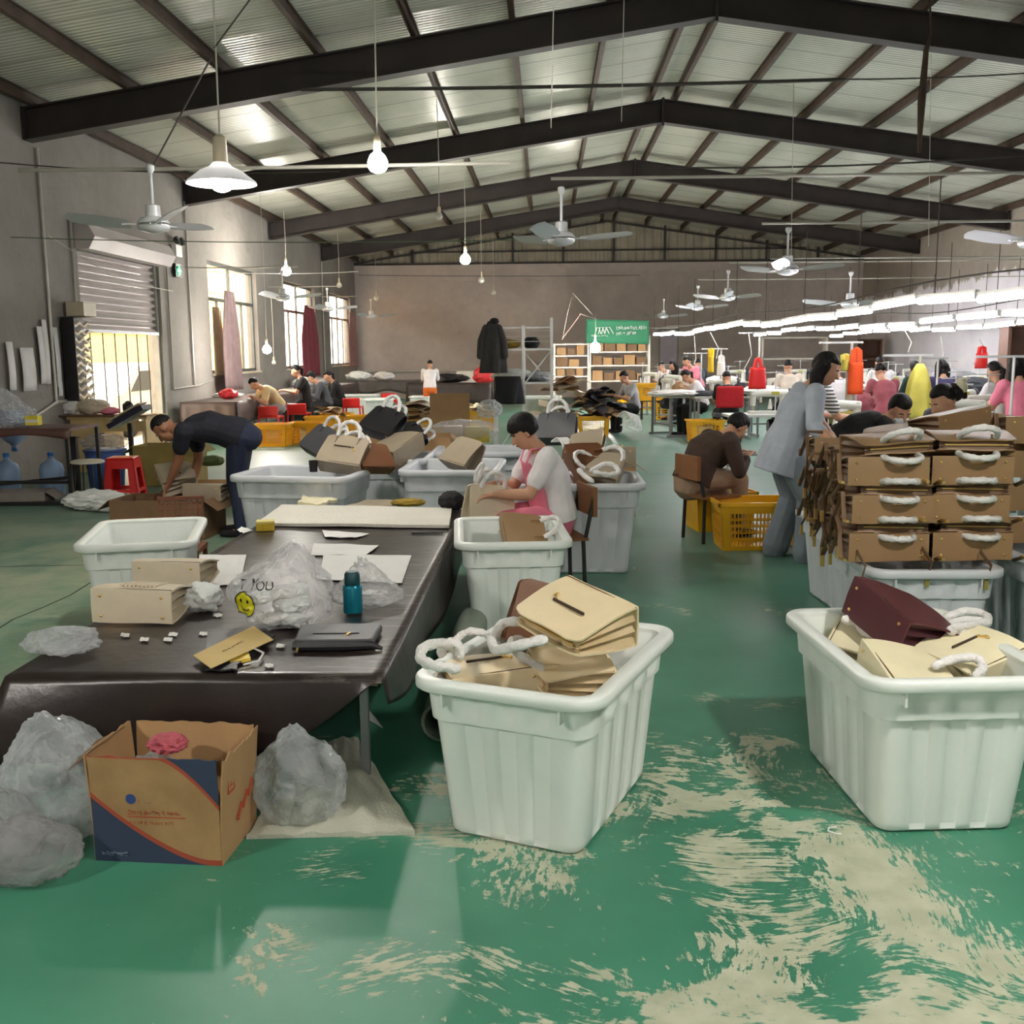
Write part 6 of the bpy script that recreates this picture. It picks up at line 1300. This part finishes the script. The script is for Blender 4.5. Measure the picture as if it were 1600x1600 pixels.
for k in range(4): a = PI/4+k*PI/2; mb = MB(); mb.tube([(.13*math.cos(a), .13*math.sin(a), .455), (.17*math.cos(a), .17*math.sin(a), 0)], .008, 6); obj('leg', mb, m_dark, t)
x, y = cg(116, 775); o = thing('steel_post', 'short dark steel post with flat head beside the stools', 'post', (x, y+.1, 0)); mb = MB(); mb.bar((0, 0, 0), (0, 0, .66), .06); obj('shaft', mb, m_dark, o, 0); mb = MB(); mb.b2((-.045, -.045, .66), (.045, .045, .68)); obj('head_plate', mb, m_dark, o, 0)
x, y = cg(188, 778); t = thing('plastic_stool', 'bright red plastic stool beside the open brown carton', 'stool', (x, y+.15, 0), .12)
mb = MB(); mb.b2((-.15, -.15, .43), (.15, .15, .455)); o = obj('seat', mb, m_red, t, 0); o.modifiers.new('b', 'BEVEL').width = .01
for s in range(4):
    M = Matrix.Rotation(s*PI/2, 3, 'Z'); mb = MB()
    def qd(x0, x1, z0, z1):
        P = []
        for d in (0, -.012):
            for xx, zz in ((x0, z0), (x1, z0), (x1, z1), (x0, z1)): k = .15+.05*(1-zz/.44); P.append(M @ V((xx*k/.15, -k-d, zz)))
        mb.add(P, [(0, 1, 2, 3), (7, 6, 5, 4), (0, 4, 5, 1), (1, 5, 6, 2), (2, 6, 7, 3), (3, 7, 4, 0)])
    qd(-.15, -.08, 0, .43); qd(.08, .15, 0, .43); qd(-.08, .08, .33, .43); qd(-.08, .08, .06, .1); obj('side_panel', mb, m_red, t, 0)
t = thing('platform_scale', 'tilted dark scale head on a post behind the red stool', 'scale', (D(195, 700, 12.2).x, 12.4, 0)); mb = MB(); mb.bar((0, 0, 0), (0, 0, .78), .05); obj('column', mb, m_dark, t, 0)
mb = MB(); mb.box((0, 0, .86), (.5, .3, .06), rot('Y', -28)); obj('scale_head', mb, mat('scale_dark', srgb(38, 34, 56), .4, 0, .1), t, 0); mb = MB(); mb.box((-.02, 0, .92), (.44, .26, .02), rot('Y', -28)); obj('scale_top', mb, mat('scale_top', srgb(170, 160, 130), .5, 0, .1), t, 0)
t = thing('desk', 'light wooden desk in front of the shutter door', 'desk', (-6.0, 14.3, 0), .0)
mb = MB(); mb.b2((-.62, -.35, .73), (.5, .35, .77)); obj('desktop', mb, m_desk, t, 0)
mb = MB(); mb.b2((-.58, -.33, 0), (-.12, .33, .73)); obj('pedestal', mb, m_desk, t, 0); mb = MB(); mb.b2((.44, -.33, 0), (.48, .33, .73)); obj('side_panel', mb, m_desk, t, 0); mb = MB(); mb.b2((-.12, -.30, .56), (.44, -.28, .70)); obj('drawer', mb, m_desk, t, 0)
mb = MB(); mb.b2((-.7, -.42, .775), (.55, -.1, .79)); sit('leather_piece', mb, LEA['brown'], 'brown sheet lying along the near edge of the wooden desk', 'sheet', None, (-6.0, 14.3, 0), 0, 0)
for lab, px, py, R, m in [('white paper bundle standing on the wooden desk', 112, 640, (.12, .1, .11), m_paper), ('pile of crumpled pinkish fabric on the wooden desk', 148, 636, (.22, .14, .11), LEA['pale']), ('small rosy cloth at the end of the wooden desk', 172, 641, (.16, .1, .05), c_pink), ('dark clamp tool at the corner of the wooden desk', 202, 632, (.07, .07, .09), m_dark)]:
    sit('desk_item', crumple(R, px, .3, 2.4, 3), m, lab, 'clutter', None, V((D(px, py, 14.2).x, 14.15, .79)))
sit('white_sack', crumple((.30, .2, .1), 95, .35, 2.6, 4), m_tissue, 'pale crumpled sack on the floor before the red stool', 'sack', None, V((*cg(150, 795), 0)))
sit('white_sack', crumple((.22, .16, .08), 96, .35, 2.6, 4), m_tissue, 'second pale sack beside the open brown carton', 'sack', None, V((*cg(178, 798), 0)))
carton('olive-brown carton behind the bending man, scraps on top', (D(262, 715, 12.5).x, 12.6, 0), (.75, .5, .5), 0, mat('card_olive', srgb(140, 122, 66), .8, 0, .1))
carton('flat tan carton with a dark tool on top behind the man legs', (D(325, 745, 11).x, 11.0, 0), (.7, .5, .22), 0)
o = sit('tape_gun', crumple((.14, .08, .06), 97, .2, 2, 3), mat('tool_green', srgb(60, 72, 30), .5, 0, .2), 'dark green tool lying on the flat tan carton', 'tool', None, D(330, 728, 11))
carton('grey open box on the floor under the steel bench', (D(30, 785, 10.9).x, 11.0, 0), (.55, .35, .14), 10, mat('card_grey', srgb(130, 122, 116), .8, 0, .1))
for lab, px, py, w, hh, m in [('white pattern sheet hanging on the wall, nearest the corner of view', 18, 572, .16, .6, m_paper), ('pair of white cut patterns hanging on the wall', 45, 577, .34, .55, m_paper), ('long white pattern strips hung on the wall, first', 66, 555, .16, .75, m_paper), ('long white pattern strips hung on the wall, second', 73, 550, .12, .85, m_paper), ('white pattern strip hung beside the conduit', 90, 558, .13, .8, m_paper), ('short pattern piece under the strips', 94, 602, .12, .3, m_tissue)]:
    p = W(px, py, XL+.05); mb = MB(); mb.grid(lambda u, v: V((.01*math.sin(v*4), (u-.5)*w, (v-.5)*hh)), 3, 6); o = sit('pattern_sheet', mb, m, lab, 'pattern', 'patterns hung on the wall', p); o.modifiers.new('s', 'SOLIDIFY').thickness = .003
t = thing('die_rack', 'tall rack of wavy cutting dies beside the shutter door', 'rack', (XL+.16, 14.4, .98)); mb = MB(); mb.b2((-.12, -.3, 0), (-.09, .3, 1.15)); mb.b2((-.12, -.32, 0), (.06, -.3, 1.15)); obj('rack_back', mb, m_dark, t, 0)
for k in range(10): mb = MB(); mb.tube([(.0, -.28+.56*i/12, .06+.11*k+.025*math.sin(i*1.1+k)) for i in range(13)], (.03), 6); obj('cutting_die', mb, LEA['pale'], t)
carton('pale carton balanced on top of the die rack', (XL+.17, 14.45, 2.14), (.25, .4, .2), 0, LEA['pale'], False)
# ------------------------------------------------------------------ window side: benches, curtains
def bench(lab, x0, x1, y0, y1, z, cover=True, rot_=0, m=None, skirt=.34):
    t = thing('covered_bench', lab, 'bench', ((x0+x1)/2, (y0+y1)/2, 0)); wx, wy = (x1-x0)/2, (y1-y0)/2
    mb = MB(); mb.b2((-wx, -wy, z-.04), (wx, wy, z)); obj('bench_top', mb, m or m_marb, t, 0)
    for sx in (-1, 1):
        for sy in (-1, 1): mb = MB(); mb.bar((sx*(wx-.06), sy*(wy-.06), 0), (sx*(wx-.06), sy*(wy-.06), z-.04), .04); obj('leg', mb, m_dark, t, 0)
    if cover:
        mb = MB()
        for a, b in (((-wx, -wy), (wx, -wy)), ((wx, -wy), (wx, wy)), ((wx, wy), (-wx, wy)), ((-wx, wy), (-wx, -wy))):
            n_ = V((b[1]-a[1], a[0]-b[0], 0)).normalized()
            mb.grid(lambda u, v: V((a[0]+(b[0]-a[0])*u, a[1]+(b[1]-a[1])*u, z+.004-skirt*v*(1+.15*math.sin(u*9))))+n_*(.01+.03*v+.02*v*math.sin(u*23)), 24, 4)
        o = obj('cover_skirt', mb, m or m_marb, t); o.modifiers.new('s', 'SOLIDIFY').thickness = .004
    return t
m_cov2 = mat('cover_taupe', srgb(86, 70, 66), .5, 0, .15, 3)
bench('long bench under the first window with brown cover and a red bundle', -6.55, -5.55, 18.2, 23.6, .76, True, 0, m_cov2)
bench('long bench under the second window where the seated row works', -6.5, -5.5, 24.4, 29.6, .76, True, 0, m_cov2)
bench('covered table heaped with white goods in the back corner', -5.6, -3.9, 30.5, 31.8, .78, True, 0, mat('cover_dark', srgb(84, 78, 74), .5, 0, .15))
bench('dark covered table along the back wall', -3.7, -1.45, 27.2, 28.4, .80, True, 0, mat('cover_black', srgb(64, 54, 50), .5, 0, .15), .5)
for lab, px, py, Y, R, m in [('red plastic bundle on the first window bench', 357, 612, 19.4, (.17, .15, .10), mat('red_film', srgb(216, 50, 56), .35, 0, .15)), ('white roll on the first window bench', 330, 614, 20, (.3, .12, .05), m_paper), ('white goods heap on the second window bench', 440, 588, 26.5, (.3, .3, .12), m_tissue), ('pale goods pile by the third window', 492, 588, 28, (.3, .3, .10), m_paper),
                             ('white bundle on the table in the back corner', 560, 582, 31, (.36, .25, .14), m_tissue), ('cream bundle beside the white one in the back corner', 600, 582, 31, (.3, .22, .13), m_paper), ('dark scraps on the back wall table', 705, 582, 27.6, (.5, .25, .12), m_dark), ('red bag on the back wall table under the hanging jacket', 757, 578, 26.8, (.28, .2, .22), mat('red_film', (0, 0, 0)))]:
    p = D(px, py, Y); z = .765 if px < 500 else (.79 if px < 620 else .81); sit('bench_bundle', crumple(R, px, .3, 2.4, 3), m, lab, 'bundle', None, V((max(p.x, -6.25), p.y, z)))
o = thing('box', 'pale box on the back wall table', 'box', V((D(732, 584, 27.7).x, 27.7, .81))); mb = MB(); mb.b2((-.3, -.2, 0), (.3, .2, .26)); obj('box_body', mb, m_shelf, o, 0); mb = MB(); mb.b2((-.31, -.21, .24), (.31, .21, .29)); obj('lid', mb, m_shelf, o, 0)
def hung(lab, top, wx, hh, m, dir_='Y', name='curtain', cat='curtain', taper=.55, grp='cloths hung at the windows', n=7):
    mb = MB()
    def fn(u, v): w = wx*(taper+(1-taper)*min(1, v*2.2)); s = (u-.5)*w; d = .05*math.sin(u*n*PI)*(.4+.6*v); return V((d, s, -hh*v)) if dir_ == 'Y' else V((s, d, -hh*v))
    mb.grid(fn, 36, 14); o = sit(name, mb, m, lab, cat, grp, top); o.modifiers.new('s', 'SOLIDIFY').thickness = .006; return o
hung('grey-mauve cloth gathered before the first window', W(358, 455, XL+.25), 1.15, 2.0, cloth('mauve', (124, 104, 104)))
hung('maroon cloth hung before the second window', W(483, 478, XL+.25), 2.0, 1.9, cloth('maroon_dark', (122, 52, 62)))
hung('pale rose curtain bunched at the third window', W(550, 488, XL+.2), 1.5, 1.8, cloth('rose', (170, 128, 124)))
hung('cream curtain strip inside the first window', W(338, 480, XL-.05), .6, 1.5, cloth('curtain_cream', (206, 196, 170)), taper=.9)
for lab, px, py, Y in [('red plastic chair behind the beige-shirted person', 424, 662, 19.2), ('red plastic chair behind the woman in black t-shirt', 468, 655, 20.2), ('red plastic stool beside the white tubs', 552, 646, 22.5), ('dark red stool at the back by the yellow crates', 610, 620, 25)]:
    p = D(px, py, Y); t = thing('red_seat', lab, 'stool', (p.x, p.y, 0), 0, 'red plastic seats'); zt = max(.45, p.z+.08)
    mb = MB(); mb.b2((-.2, -.2, .42), (.2, .2, .45)); obj('seat', mb, m_red, t, 0); mb = MB(); mb.b2((-.19, -.21, .45), (.19, -.18, .64)); o = obj('backrest', mb, m_red, t, 0); o.modifiers.new('b', 'BEVEL').width = .02
    for sx in (-1, 1):
        for sy in (-1, 1): mb = MB(); mb.bar((sx*.2, sy*.2, 0), (sx*.18, sy*.18, .45), .03); obj('leg', mb, m_red, t, 0)
# ------------------------------------------------------------------ shelving, banner, frame
def rack(lab, x0, x1, y, d, zs, top):
    t = thing('shelf_rack', lab, 'shelf', ((x0+x1)/2, y, 0)); w = (x1-x0)/2
    for sx in (-1, 1):
        for sy in (-1, 1): mb = MB(); mb.b2((sx*w-.03, sy*d/2-.03, 0), (sx*w+.03, sy*d/2+.03, top)); obj('post', mb, m_shelf, t, 0)
    for z in zs: mb = MB(); mb.b2((-w, -d/2, z-.04), (w, d/2, z)); obj('shelf_board', mb, m_shelf, t, 0)
    return t
Yr = 30.0; xa, xb_ = D(866, 560, Yr).x, D(919, 560, Yr).x; xc, xd = D(921, 560, Yr).x, D(1013, 560, Yr).x
zz = [D(960, y, Yr).z for y in (594, 570, 549)]; zl = [D(890, y, Yr).z for y in (587, 573, 555, 537)]
rack('wide cream shelving unit under the green banner', xc, xd, Yr, .5, zz, D(960, 525, Yr).z); rack('narrower cream shelving unit beside the banner shelving', xa, xb_, Yr, .5, zl, D(890, 537, Yr).z)
r_ = random.Random(4); n_ = 0
for si, (x0, x1, zlist, nm) in enumerate([(xa, xb_, zl[:3], 'narrower'), (xc, xd, zz, 'banner')]):
    for zi, z in enumerate(zlist):
        x = x0+.06; k = 0
        while x < x1-.25:
            w = r_.uniform(.22, .34); hh = r_.uniform(.18, .3); t = carton('%s small carton on the %s shelf of the %s shelving unit' % (ORD[k], ['bottom', 'middle', 'top'][zi], nm), (x+w/2, Yr-.02, z+.002), (w-.03, .4, hh), 0, [m_card, m_cardd][(k+zi) % 2], True, False, 'small cartons on the shelving'); x += w+.02; k += 1
t = thing('hanging_banner', 'green cloth banner with white logo lines and writing over the shelving', 'banner', D(965, 517, Yr-.35)); bw, bh = (D(1014, 517, Yr-.35)-D(916, 517, Yr-.35)).x, D(965, 499, Yr-.35).z-D(965, 536, Yr-.35).z
mb = MB(); mb.grid(lambda u, v: V(((u-.5)*bw, .02*math.sin(u*9+v*3), (v-.5)*bh-.05*u)), 30, 8); o = obj('cloth', mb, mat('banner_green', srgb(52, 124, 92), .8, 0, .06, 2), t); o.modifiers.new('s', 'SOLIDIFY').thickness = .006
mb = MB(); x = -bw*.36
for k in range(4): mb.tube([(x+k*.09, -.04, -.08), (x+.05+k*.09, -.04, .1), (x+.11+k*.10, -.04, .1), (x+.16+k*.12, -.04, -.08)], .012, 5)
obj('logo_lines', mb, m_white, t); obj('banner_text', glyphs(9, .085, 33, 1.12, None, (-.05, -.045, .04), .004, 6), m_white, t, 0); obj('banner_text', glyphs(6, .085, 34, 1.12, None, (-.05, -.045, -.11), .004, 6), m_white, t, 0); obj('banner_text', glyphs(9, .045, 35, 1.2, None, (-bw*.42, -.045, -.16), .004, 4), m_white, t, 0)
# white slotted frame with clothes
Yf = 15.2; t = thing('slotted_frame', 'white slotted metal frame rack with wires, hung with clothes', 'rack', (D(830, 600, Yf).x, Yf, 0)); fx = [D(px, 600, Yf).x-D(830, 600, Yf).x for px in (773, 818, 862)]; zt = [D(830, y, Yf).z for y in (497, 508, 497)]
for i, x in enumerate(fx):
    for dy in (0, .55): mb = MB(); mb.b2((x-.02, dy-.02, 0), (x+.02, dy+.02, zt[i] if not (i == 0 and dy == 0) else 1.15)); obj('upright', mb, m_alu, t, 0)
for z in (.62, 1.13, 1.62, 1.95):
    mb = MB(); mb.b2((fx[1] if z in (.62,) else fx[0], 0, z), (fx[2], .55, z+.03)) if z < 1.7 else mb.bar((fx[0], .02, z), (fx[2], .02, z), .02); obj('shelf_tray', mb, m_alu, t, 0)
for p, q in (((fx[1], 0, .62), (fx[2]+.1, 0, .1)), ((fx[1], 0, 1.12), (fx[2], 0, 1.62)), ((fx[1], .5, 1.6), (fx[2], .5, 1.12)), ((fx[0], -.02, .06), (fx[1], -.02, .75)), ((fx[1], .5, .62), (fx[2], .5, .05))): mb = MB(); mb.bar(p, q, .018); obj('brace', mb, m_alu, t, 0)
for z in (1.75, 1.82, 1.9): mb = MB(); mb.tube([(fx[0], .0, z), (fx[2], .0, z)], .006, 5); obj('wire_rail', mb, m_alu, t)
def garment(lab, top, w, hh, m, name='jacket', tp=.35, d=.10):
    mb = MB(); 
    def s(u, v): a = u*2*PI; ww = w/2*(tp+(1-tp)*(1-math.exp(-4*v))/.98); k = 1+.22*math.sin(a*5+2*v)*v; return V((ww*math.cos(a)*k, d*math.sin(a)*k*(.4+.6*min(1, v*3)), -hh*v))
    mb.grid(s, 28, 12); o = sit(name, mb, m, lab, 'clothing', 'clothes hung on the racks', top); o.modifiers.new('s', 'SOLIDIFY').thickness = .008; return o
j = garment('dark grey jacket hung at the end of the white frame rack', D(769, 502, 15.0), .36, .74, cloth('jacket', (58, 56, 54)))
mb = MB(); mb.ball((.03, 0, .0), (.07, .06, .05), None, 12, 8); obj('collar', mb, m_black, j, 180)
for s_2 in (-1, 1): mb = MB(); mb.limb([(s_2*.09, .0, -.09), (s_2*.16, -.03, -.28), (s_2*.18, -.04, -.50)], [(.055, .05), (.055, .05), (.05, .045)], None, 10); obj('sleeve', mb, MATS['cloth_jacket'], j, 180)
garment('black apron bundle hung on the white frame rack', D(793, 588, 15.0), .42, .40, m_black, 'apron_bundle', .9)
for lab, px, py, R, m in [('white crumpled goods on the middle tray of the frame rack', 800, 582, (.3, .2, .1), m_tissue), ('grey covered bundle on the lower tray of the frame rack', 835, 616, (.2, .18, .06), c_char), ('mustard folded cloth on the upper tray of the frame rack', 793, 545, (.2, .18, .07), mat('mustard_cloth', (0, 0, 0))), ('white bag on the lower tray of the frame rack', 840, 603, (.22, .2, .08), m_film2), ('dark parcel on the middle tray of the frame rack', 830, 568, (.12, .12, .09), m_black)]:
    p = D(px, py, Yf+.25); z = min([.65, 1.16, 1.65], key=lambda q: abs(q-p.z)); sit('rack_bundle', crumple(R, px, .25, 2.4, 3), m, lab, 'bundle', None, V((p.x, p.y, z)))
# ------------------------------------------------------------------ sewing lines
m_mach = mat('machine_enamel', srgb(206, 206, 196), .35, 0, .05); m_mot = mat('motor_dark', srgb(52, 52, 62), .5, .1, .1); m_top = mat('bench_laminate', srgb(196, 196, 190), .4, 0, .06)
def sew_table():
    t = thing('sewing_table', '', 'sewing table'); mb = MB(); mb.b2((-.55, -.27, .74), (.55, .27, .77)); obj('tabletop', mb, m_top, t, 0)
    for sx in (-1, 1):
        for sy in (-1, 1): mb = MB(); mb.bar((sx*.46, sy*.2, 0), (sx*.46, sy*.2, .74), .035); obj('leg', mb, m_steel, t, 0)
        mb = MB(); mb.bar((sx*.46, -.26, .03), (sx*.46, .26, .03), .04); obj('foot_bar', mb, m_steel, t, 0)
    mb = MB(); mb.bar((-.46, .1, .22), (.46, .1, .22), .03); obj('cross_bar', mb, m_steel, t, 0)
    mb = MB(); mb.lathe([(.09, -.13), (.10, -.1), (.10, .08), (.06, .12)], 14, (.15, .05, .6), rot('Y', 90)); obj('motor', mb, m_mot, t); return t
def sew_machine():
    t = thing('sewing_machine', '', 'sewing machine'); mb = MB(); mb.b2((-.26, -.09, 0), (.24, .09, .03)); obj('bed', mb, m_mach, t, 0)
    mb = MB(); mb.tube([(.19, 0, .03), (.19, 0, .13), (.19, 0, .24)], [(.06, .065), (.05, .05), (.06, .05)], 12); mb.tube([(.24, 0, .26), (.1, 0, .265), (-.1, 0, .265), (-.24, 0, .25)], [(.055, .06), (.05, .05), (.045, .045), (.05, .055)], 12); mb.tube([(-.21, 0, .29), (-.21, 0, .10)], [(.045, .05), (.035, .04)], 10); obj('machine_head', mb, m_mach, t)
    mb = MB(); mb.lathe([(.02, .0), (.075, .0), (.08, .02), (.06, .05), (.02, .06)], 18, (.25, 0, .25), rot('Y', 90)); obj('hand_wheel', mb, m_mot, t)
    mb = MB(); mb.b2((.27, -.07, .04), (.40, .07, .24)); o = obj('servo_box', mb, m_mot, t, 0); o.modifiers.new('b', 'BEVEL').width = .02
    mb = MB(); mb.tube([(-.21, 0, .1), (-.21, 0, .035)], .006, 6); obj('needle_bar', mb, m_chrome, t); mb = MB(); mb.b2((.02, -.056, .25), (.12, -.05, .285)); obj('label_plate', mb, mat('label_olive', srgb(170, 164, 50), .5, 0, 0), t, 0)
    mb = MB(); mb.tube([(.12, .16, 0), (.12, .16, .55)], .008, 6); mb.bar((-.02, .16, .53), (.26, .16, .53), .012); obj('thread_stand', mb, m_alu, t)
    for s in (-1, 1): mb = MB(); mb.lathe([(.035, .0), (.03, .02), (.015, .12), (.012, .13)], 10, (.12+s*.07, .16, .05)); obj('thread_cone', mb, m_paper, t)
    return t
stp = sew_table(); smp = sew_machine(); f1 = True
def bench_set(x, y, rz, la, lb):
    global f1
    a = stp if f1 else dup(stp); b = smp if f1 else dup(smp); f1 = False
    a['label'] = la; a['group'] = 'sewing tables'; a.location = (x, y, 0); a.rotation_euler = (0, 0, rz); b['label'] = lb; b['group'] = 'sewing machines'; c_, s_ = math.cos(rz), math.sin(rz); b.location = (x+.03*c_-.06*s_, y+.03*s_+.06*c_, .772); b.rotation_euler = (0, 0, rz)
WHO = ['white-shirted worker nearest the green banner shelf', 'worker in the bright pink t-shirt', 'woman in white t-shirt at the aisle', 'worker in black on the red chair', 'worker in the cream top', 'white-clad worker behind the standing woman', 'worker in the dusty rose top', 'worker in the purple top', 'worker in white t-shirt by the white wall', 'worker in the plain pink top']
for (P_, F_, hd, lab), who in zip(WORK, WHO):
    q = P_+F_*.62; bench_set(q.x, q.y, math.radians(hd-90), 'laminate sewing table used by the '+who, 'pale sewing machine in front of the '+who)
RW = [('front', 8.9, [3.55, 4.95], 180), ('second', 10.7, [3.0, 4.25], 180), ('third', 13.6, [2.9], 0), ('rearmost', 27.5, [3.6, 5.0, 6.6, 8.2, 9.6], 0), ('next to rearmost', 23.5, [6.2, 7.6, 9], 0), ('middle', 20.0, [6.6, 8.2], 0)]
for nm, y, xs, rz in RW:
    for k, x in enumerate(xs): bench_set(x, y, math.radians(rz), 'unused sewing table in the %s row from the viewer, %s from the aisle' % (nm, ORD[k]), 'idle sewing machine in the %s row from the viewer, %s from the aisle' % (nm, ORD[k]))
GR = 'goods on the sewing tables'
for lab, px, py, Y, R, m in [('white cut goods on the first aisle bench by the raised crate', 1055, 605, 19, (.45, .25, .06), m_paper), ('white cloth heap right of the worker in black', 1190, 606, 18.8, (.35, .25, .1), m_tissue), ('dark goods on the bench before the woman in white', 1095, 605, 19, (.3, .15, .05), c_char), ('olive cloth bundle beside the grey table behind the stack', 1325, 645, 10.9, (.16, .12, .09), mat('olive', (0, 0, 0))), ('amber bottle-like bundle before the clip-haired woman', 1455, 630, 8.9, (.05, .05, .09), m_yel), ('scraps pile in the far sewing rows', 1130, 588, 24.5, (.4, .2, .12), m_tissue), ('grey goods on the far benches by the white wall', 1490, 583, 21.5, (.5, .25, .2), c_gry), ('dark goods on the far benches by the white wall', 1510, 590, 18.8, (.5, .2, .16), c_char)]:
    p = D(px, py, Y); sit('goods_heap', crumple(R, px, .3, 2.4, 3), m, lab, 'goods', GR, V((p.x, p.y, .775)))
for lab, px, py, Y, rgb in [('red chair back of the worker in black t-shirt', 1140, 632, 18.1, (168, 16, 26))]:
    p = D(px, py, Y); t = thing('office_chair', 'red padded chair of the worker in black t-shirt', 'chair', (p.x, p.y, 0)); mr = cloth('chair_red', rgb)
    mb = MB(); mb.b2((-.24, -.05, .60), (.24, .03, .98)); o = obj('backrest', mb, mr, t, 0); o.modifiers.new('b', 'BEVEL').width = .05; o.modifiers[-1].segments = 3; mb = MB(); mb.b2((-.24, -.02, .44), (.24, .42, .5)); obj('seat', mb, c_char, t, 0)
    for sx in (-1, 1):
        for y in (0, .38): mb = MB(); mb.bar((sx*.2, y, 0), (sx*.2, y, .44), .03); obj('leg', mb, m_dark, t, 0)
def tote(lab, px, py, Y, w, hh, m, name='hanging_bag'):
    t = thing(name, lab, 'bag', D(px, py, Y), 0, 'bags hung on the thread stands'); mb = MB()
    mb.grid(lambda u, v: V((w/2*(.85+.15*min(1, v*1.4))*math.cos(u*2*PI)*(1+.06*math.sin(u*2*PI*4)*v), .07*math.sin(u*2*PI), -hh*v)), 24, 8); o = obj('bag_body', mb, m, t); o.modifiers.new('s', 'SOLIDIFY').thickness = .006
    for s in (-1, 1): mb = MB(); mb.tube([(s*w*.22, 0, -.03), (s*.03, 0, hh*.35), (0, 0, hh*.45)], [(.03, .006), (.03, .006), (.015, .006)], 8); obj('strap', mb, m, t)
    return t
m_org = mat('orange_cloth', srgb(240, 84, 30), .7, 0, .06); m_ylc = mat('yellow_cloth', srgb(216, 204, 96), .8, 0, .1, 10)
tote('red bag hanging beside the worker in cream', 1184, 574, 17.5, .30, .36, m_red); tote('orange shopping bag hanging behind the striped-shirt woman', 1338, 566, 11.2, .17, .34, m_org); tote('small red bag hanging on the flex before the white wall', 1534, 552, 14, .17, .2, m_red)
tote('yellow cloth strip hanging above the far sewing bench', 1111, 556, 19, .11, .3, mat('yellow_strip', srgb(232, 190, 30), .7, 0, .05)); tote('pale yellow cloth hanging at the thread stand beside the orange bag', 1321, 562, 11.3, .09, .12, m_ylc); tote('cream cloth hanging under the orange bag', 1329, 590, 11.25, .10, .26, c_cream)
tote('white cloth hanging on the stand over the far sewing bench', 1127, 565, 19.1, .16, .26, m_paper)
garment('pale yellow jacket hanging on a thread stand behind the masked woman', D(1438, 568, 9.9), .25, .52, m_ylc, 'yellow_jacket', .25, .08)
for i, (lab, px, y0, Y) in enumerate([('white pole carrying the yellow jacket', 1438, 555, 9.95), ('white pole beside the orange bag', 1331, 535, 11.3), ('white pole by the pink top at the edge of view', 1585, 557, 9.6), ('white pole between the far benches near the white wall', 1466, 560, 13), ('white pole frame above the far aisle bench', 1127, 545, 19.2), ('white pole above the cream-topped worker', 1187, 520, 17.6), ('white pole behind the pink t-shirt', 1096, 552, 21.3)]):
    p = D(px, y0, Y); mb = MB(); mb.tube([(p.x, p.y, .772), (p.x, p.y, p.z)], .014, 8); mb.bar((p.x-.35, p.y, p.z), (p.x+.12, p.y, p.z), .022); tag(obj('thread_pole', mb, m_alu), lab, 'pole', 'white poles on the sewing benches')
r_ = random.Random(9); kinds = [(m_tissue, 'white'), (c_gry, 'grey'), (LEA['tan'], 'tan'), (c_char, 'charcoal'), (LEA['ivory'], 'ivory'), (c_mar, 'rose')]
for i, (P_, F_, hd, lab) in enumerate(WORK):
    R_2 = V((F_.y, -F_.x, 0)); q = P_+F_*.58+R_2*(.34 if i % 2 else -.36); m, nm = kinds[i % 6]
    who = WHO[i]
    sit('goods_heap', crumple((.15, .13, .05+.04*(i % 3)), 200+i, .35, 2.6, 3), m, nm+' pieces piled on the table of the '+who, 'goods', GR, V((q.x, q.y, .772)))
# far wall: doorway, cupboard, posters
mb = MB(); xd0, xd1 = D(1032, 520, YB-.05).x, D(1058, 520, YB-.05).x; o = thing('door_2', 'pale lilac door in the back wall', 'door'); o['kind'] = 'structure'; mb.b2((xd0, YB-.06, 0), (xd1, YB-.03, 2.3)); obj('door_leaf', mb, mat('door_lilac', srgb(196, 188, 204), .5, 0, .04), o, 0); mb = MB(); mb.b2((xd0-.06, YB-.05, 0), (xd0, YB-.02, 2.36)); mb.b2((xd1, YB-.05, 0), (xd1+.06, YB-.02, 2.36)); mb.b2((xd0-.06, YB-.05, 2.3), (xd1+.06, YB-.02, 2.36)); obj('frame', mb, m_frame, o, 0)
for lab, px0, px1, y0, Y in [('dark wooden cupboard against the back wall near the white wall', 1345, 1375, 530, 33), ('tall white-framed stand at the back behind the sewing lines', 1190, 1290, 527, 32), ('dark open shelf against the white wall at the edge of view', 1572, 1625, 508, 20)]:
    a, b = D(px0, y0, Y), D(px1, y0, Y); w, zt_ = (b.x-a.x), a.z; t = thing('cupboard', lab, 'cupboard', ((a.x+b.x)/2, Y, 0)); m = mat('cup_dark', srgb(96, 66, 52), .6, 0, .15) if 'white-framed' not in lab else m_shelf
    for sx in (-1, 1): mb = MB(); mb.b2((sx*w/2-.03, -.2, 0), (sx*w/2+.03, .2, zt_)); obj('side', mb, m, t, 0)
    for f in (.35, .68, 1.0): mb = MB(); mb.b2((-w/2, -.2, zt_*f-.05), (w/2, .2, zt_*f)); obj('shelf_board', mb, m, t, 0)
    if 'white-framed' not in lab: mb = MB(); mb.b2((-w/2, .18, 0), (w/2, .2, zt_)); obj('back_board', mb, m, t, 0)
for o in (crP, crC, tubP, tubShade, tubT): assert o.get('label'), o.name
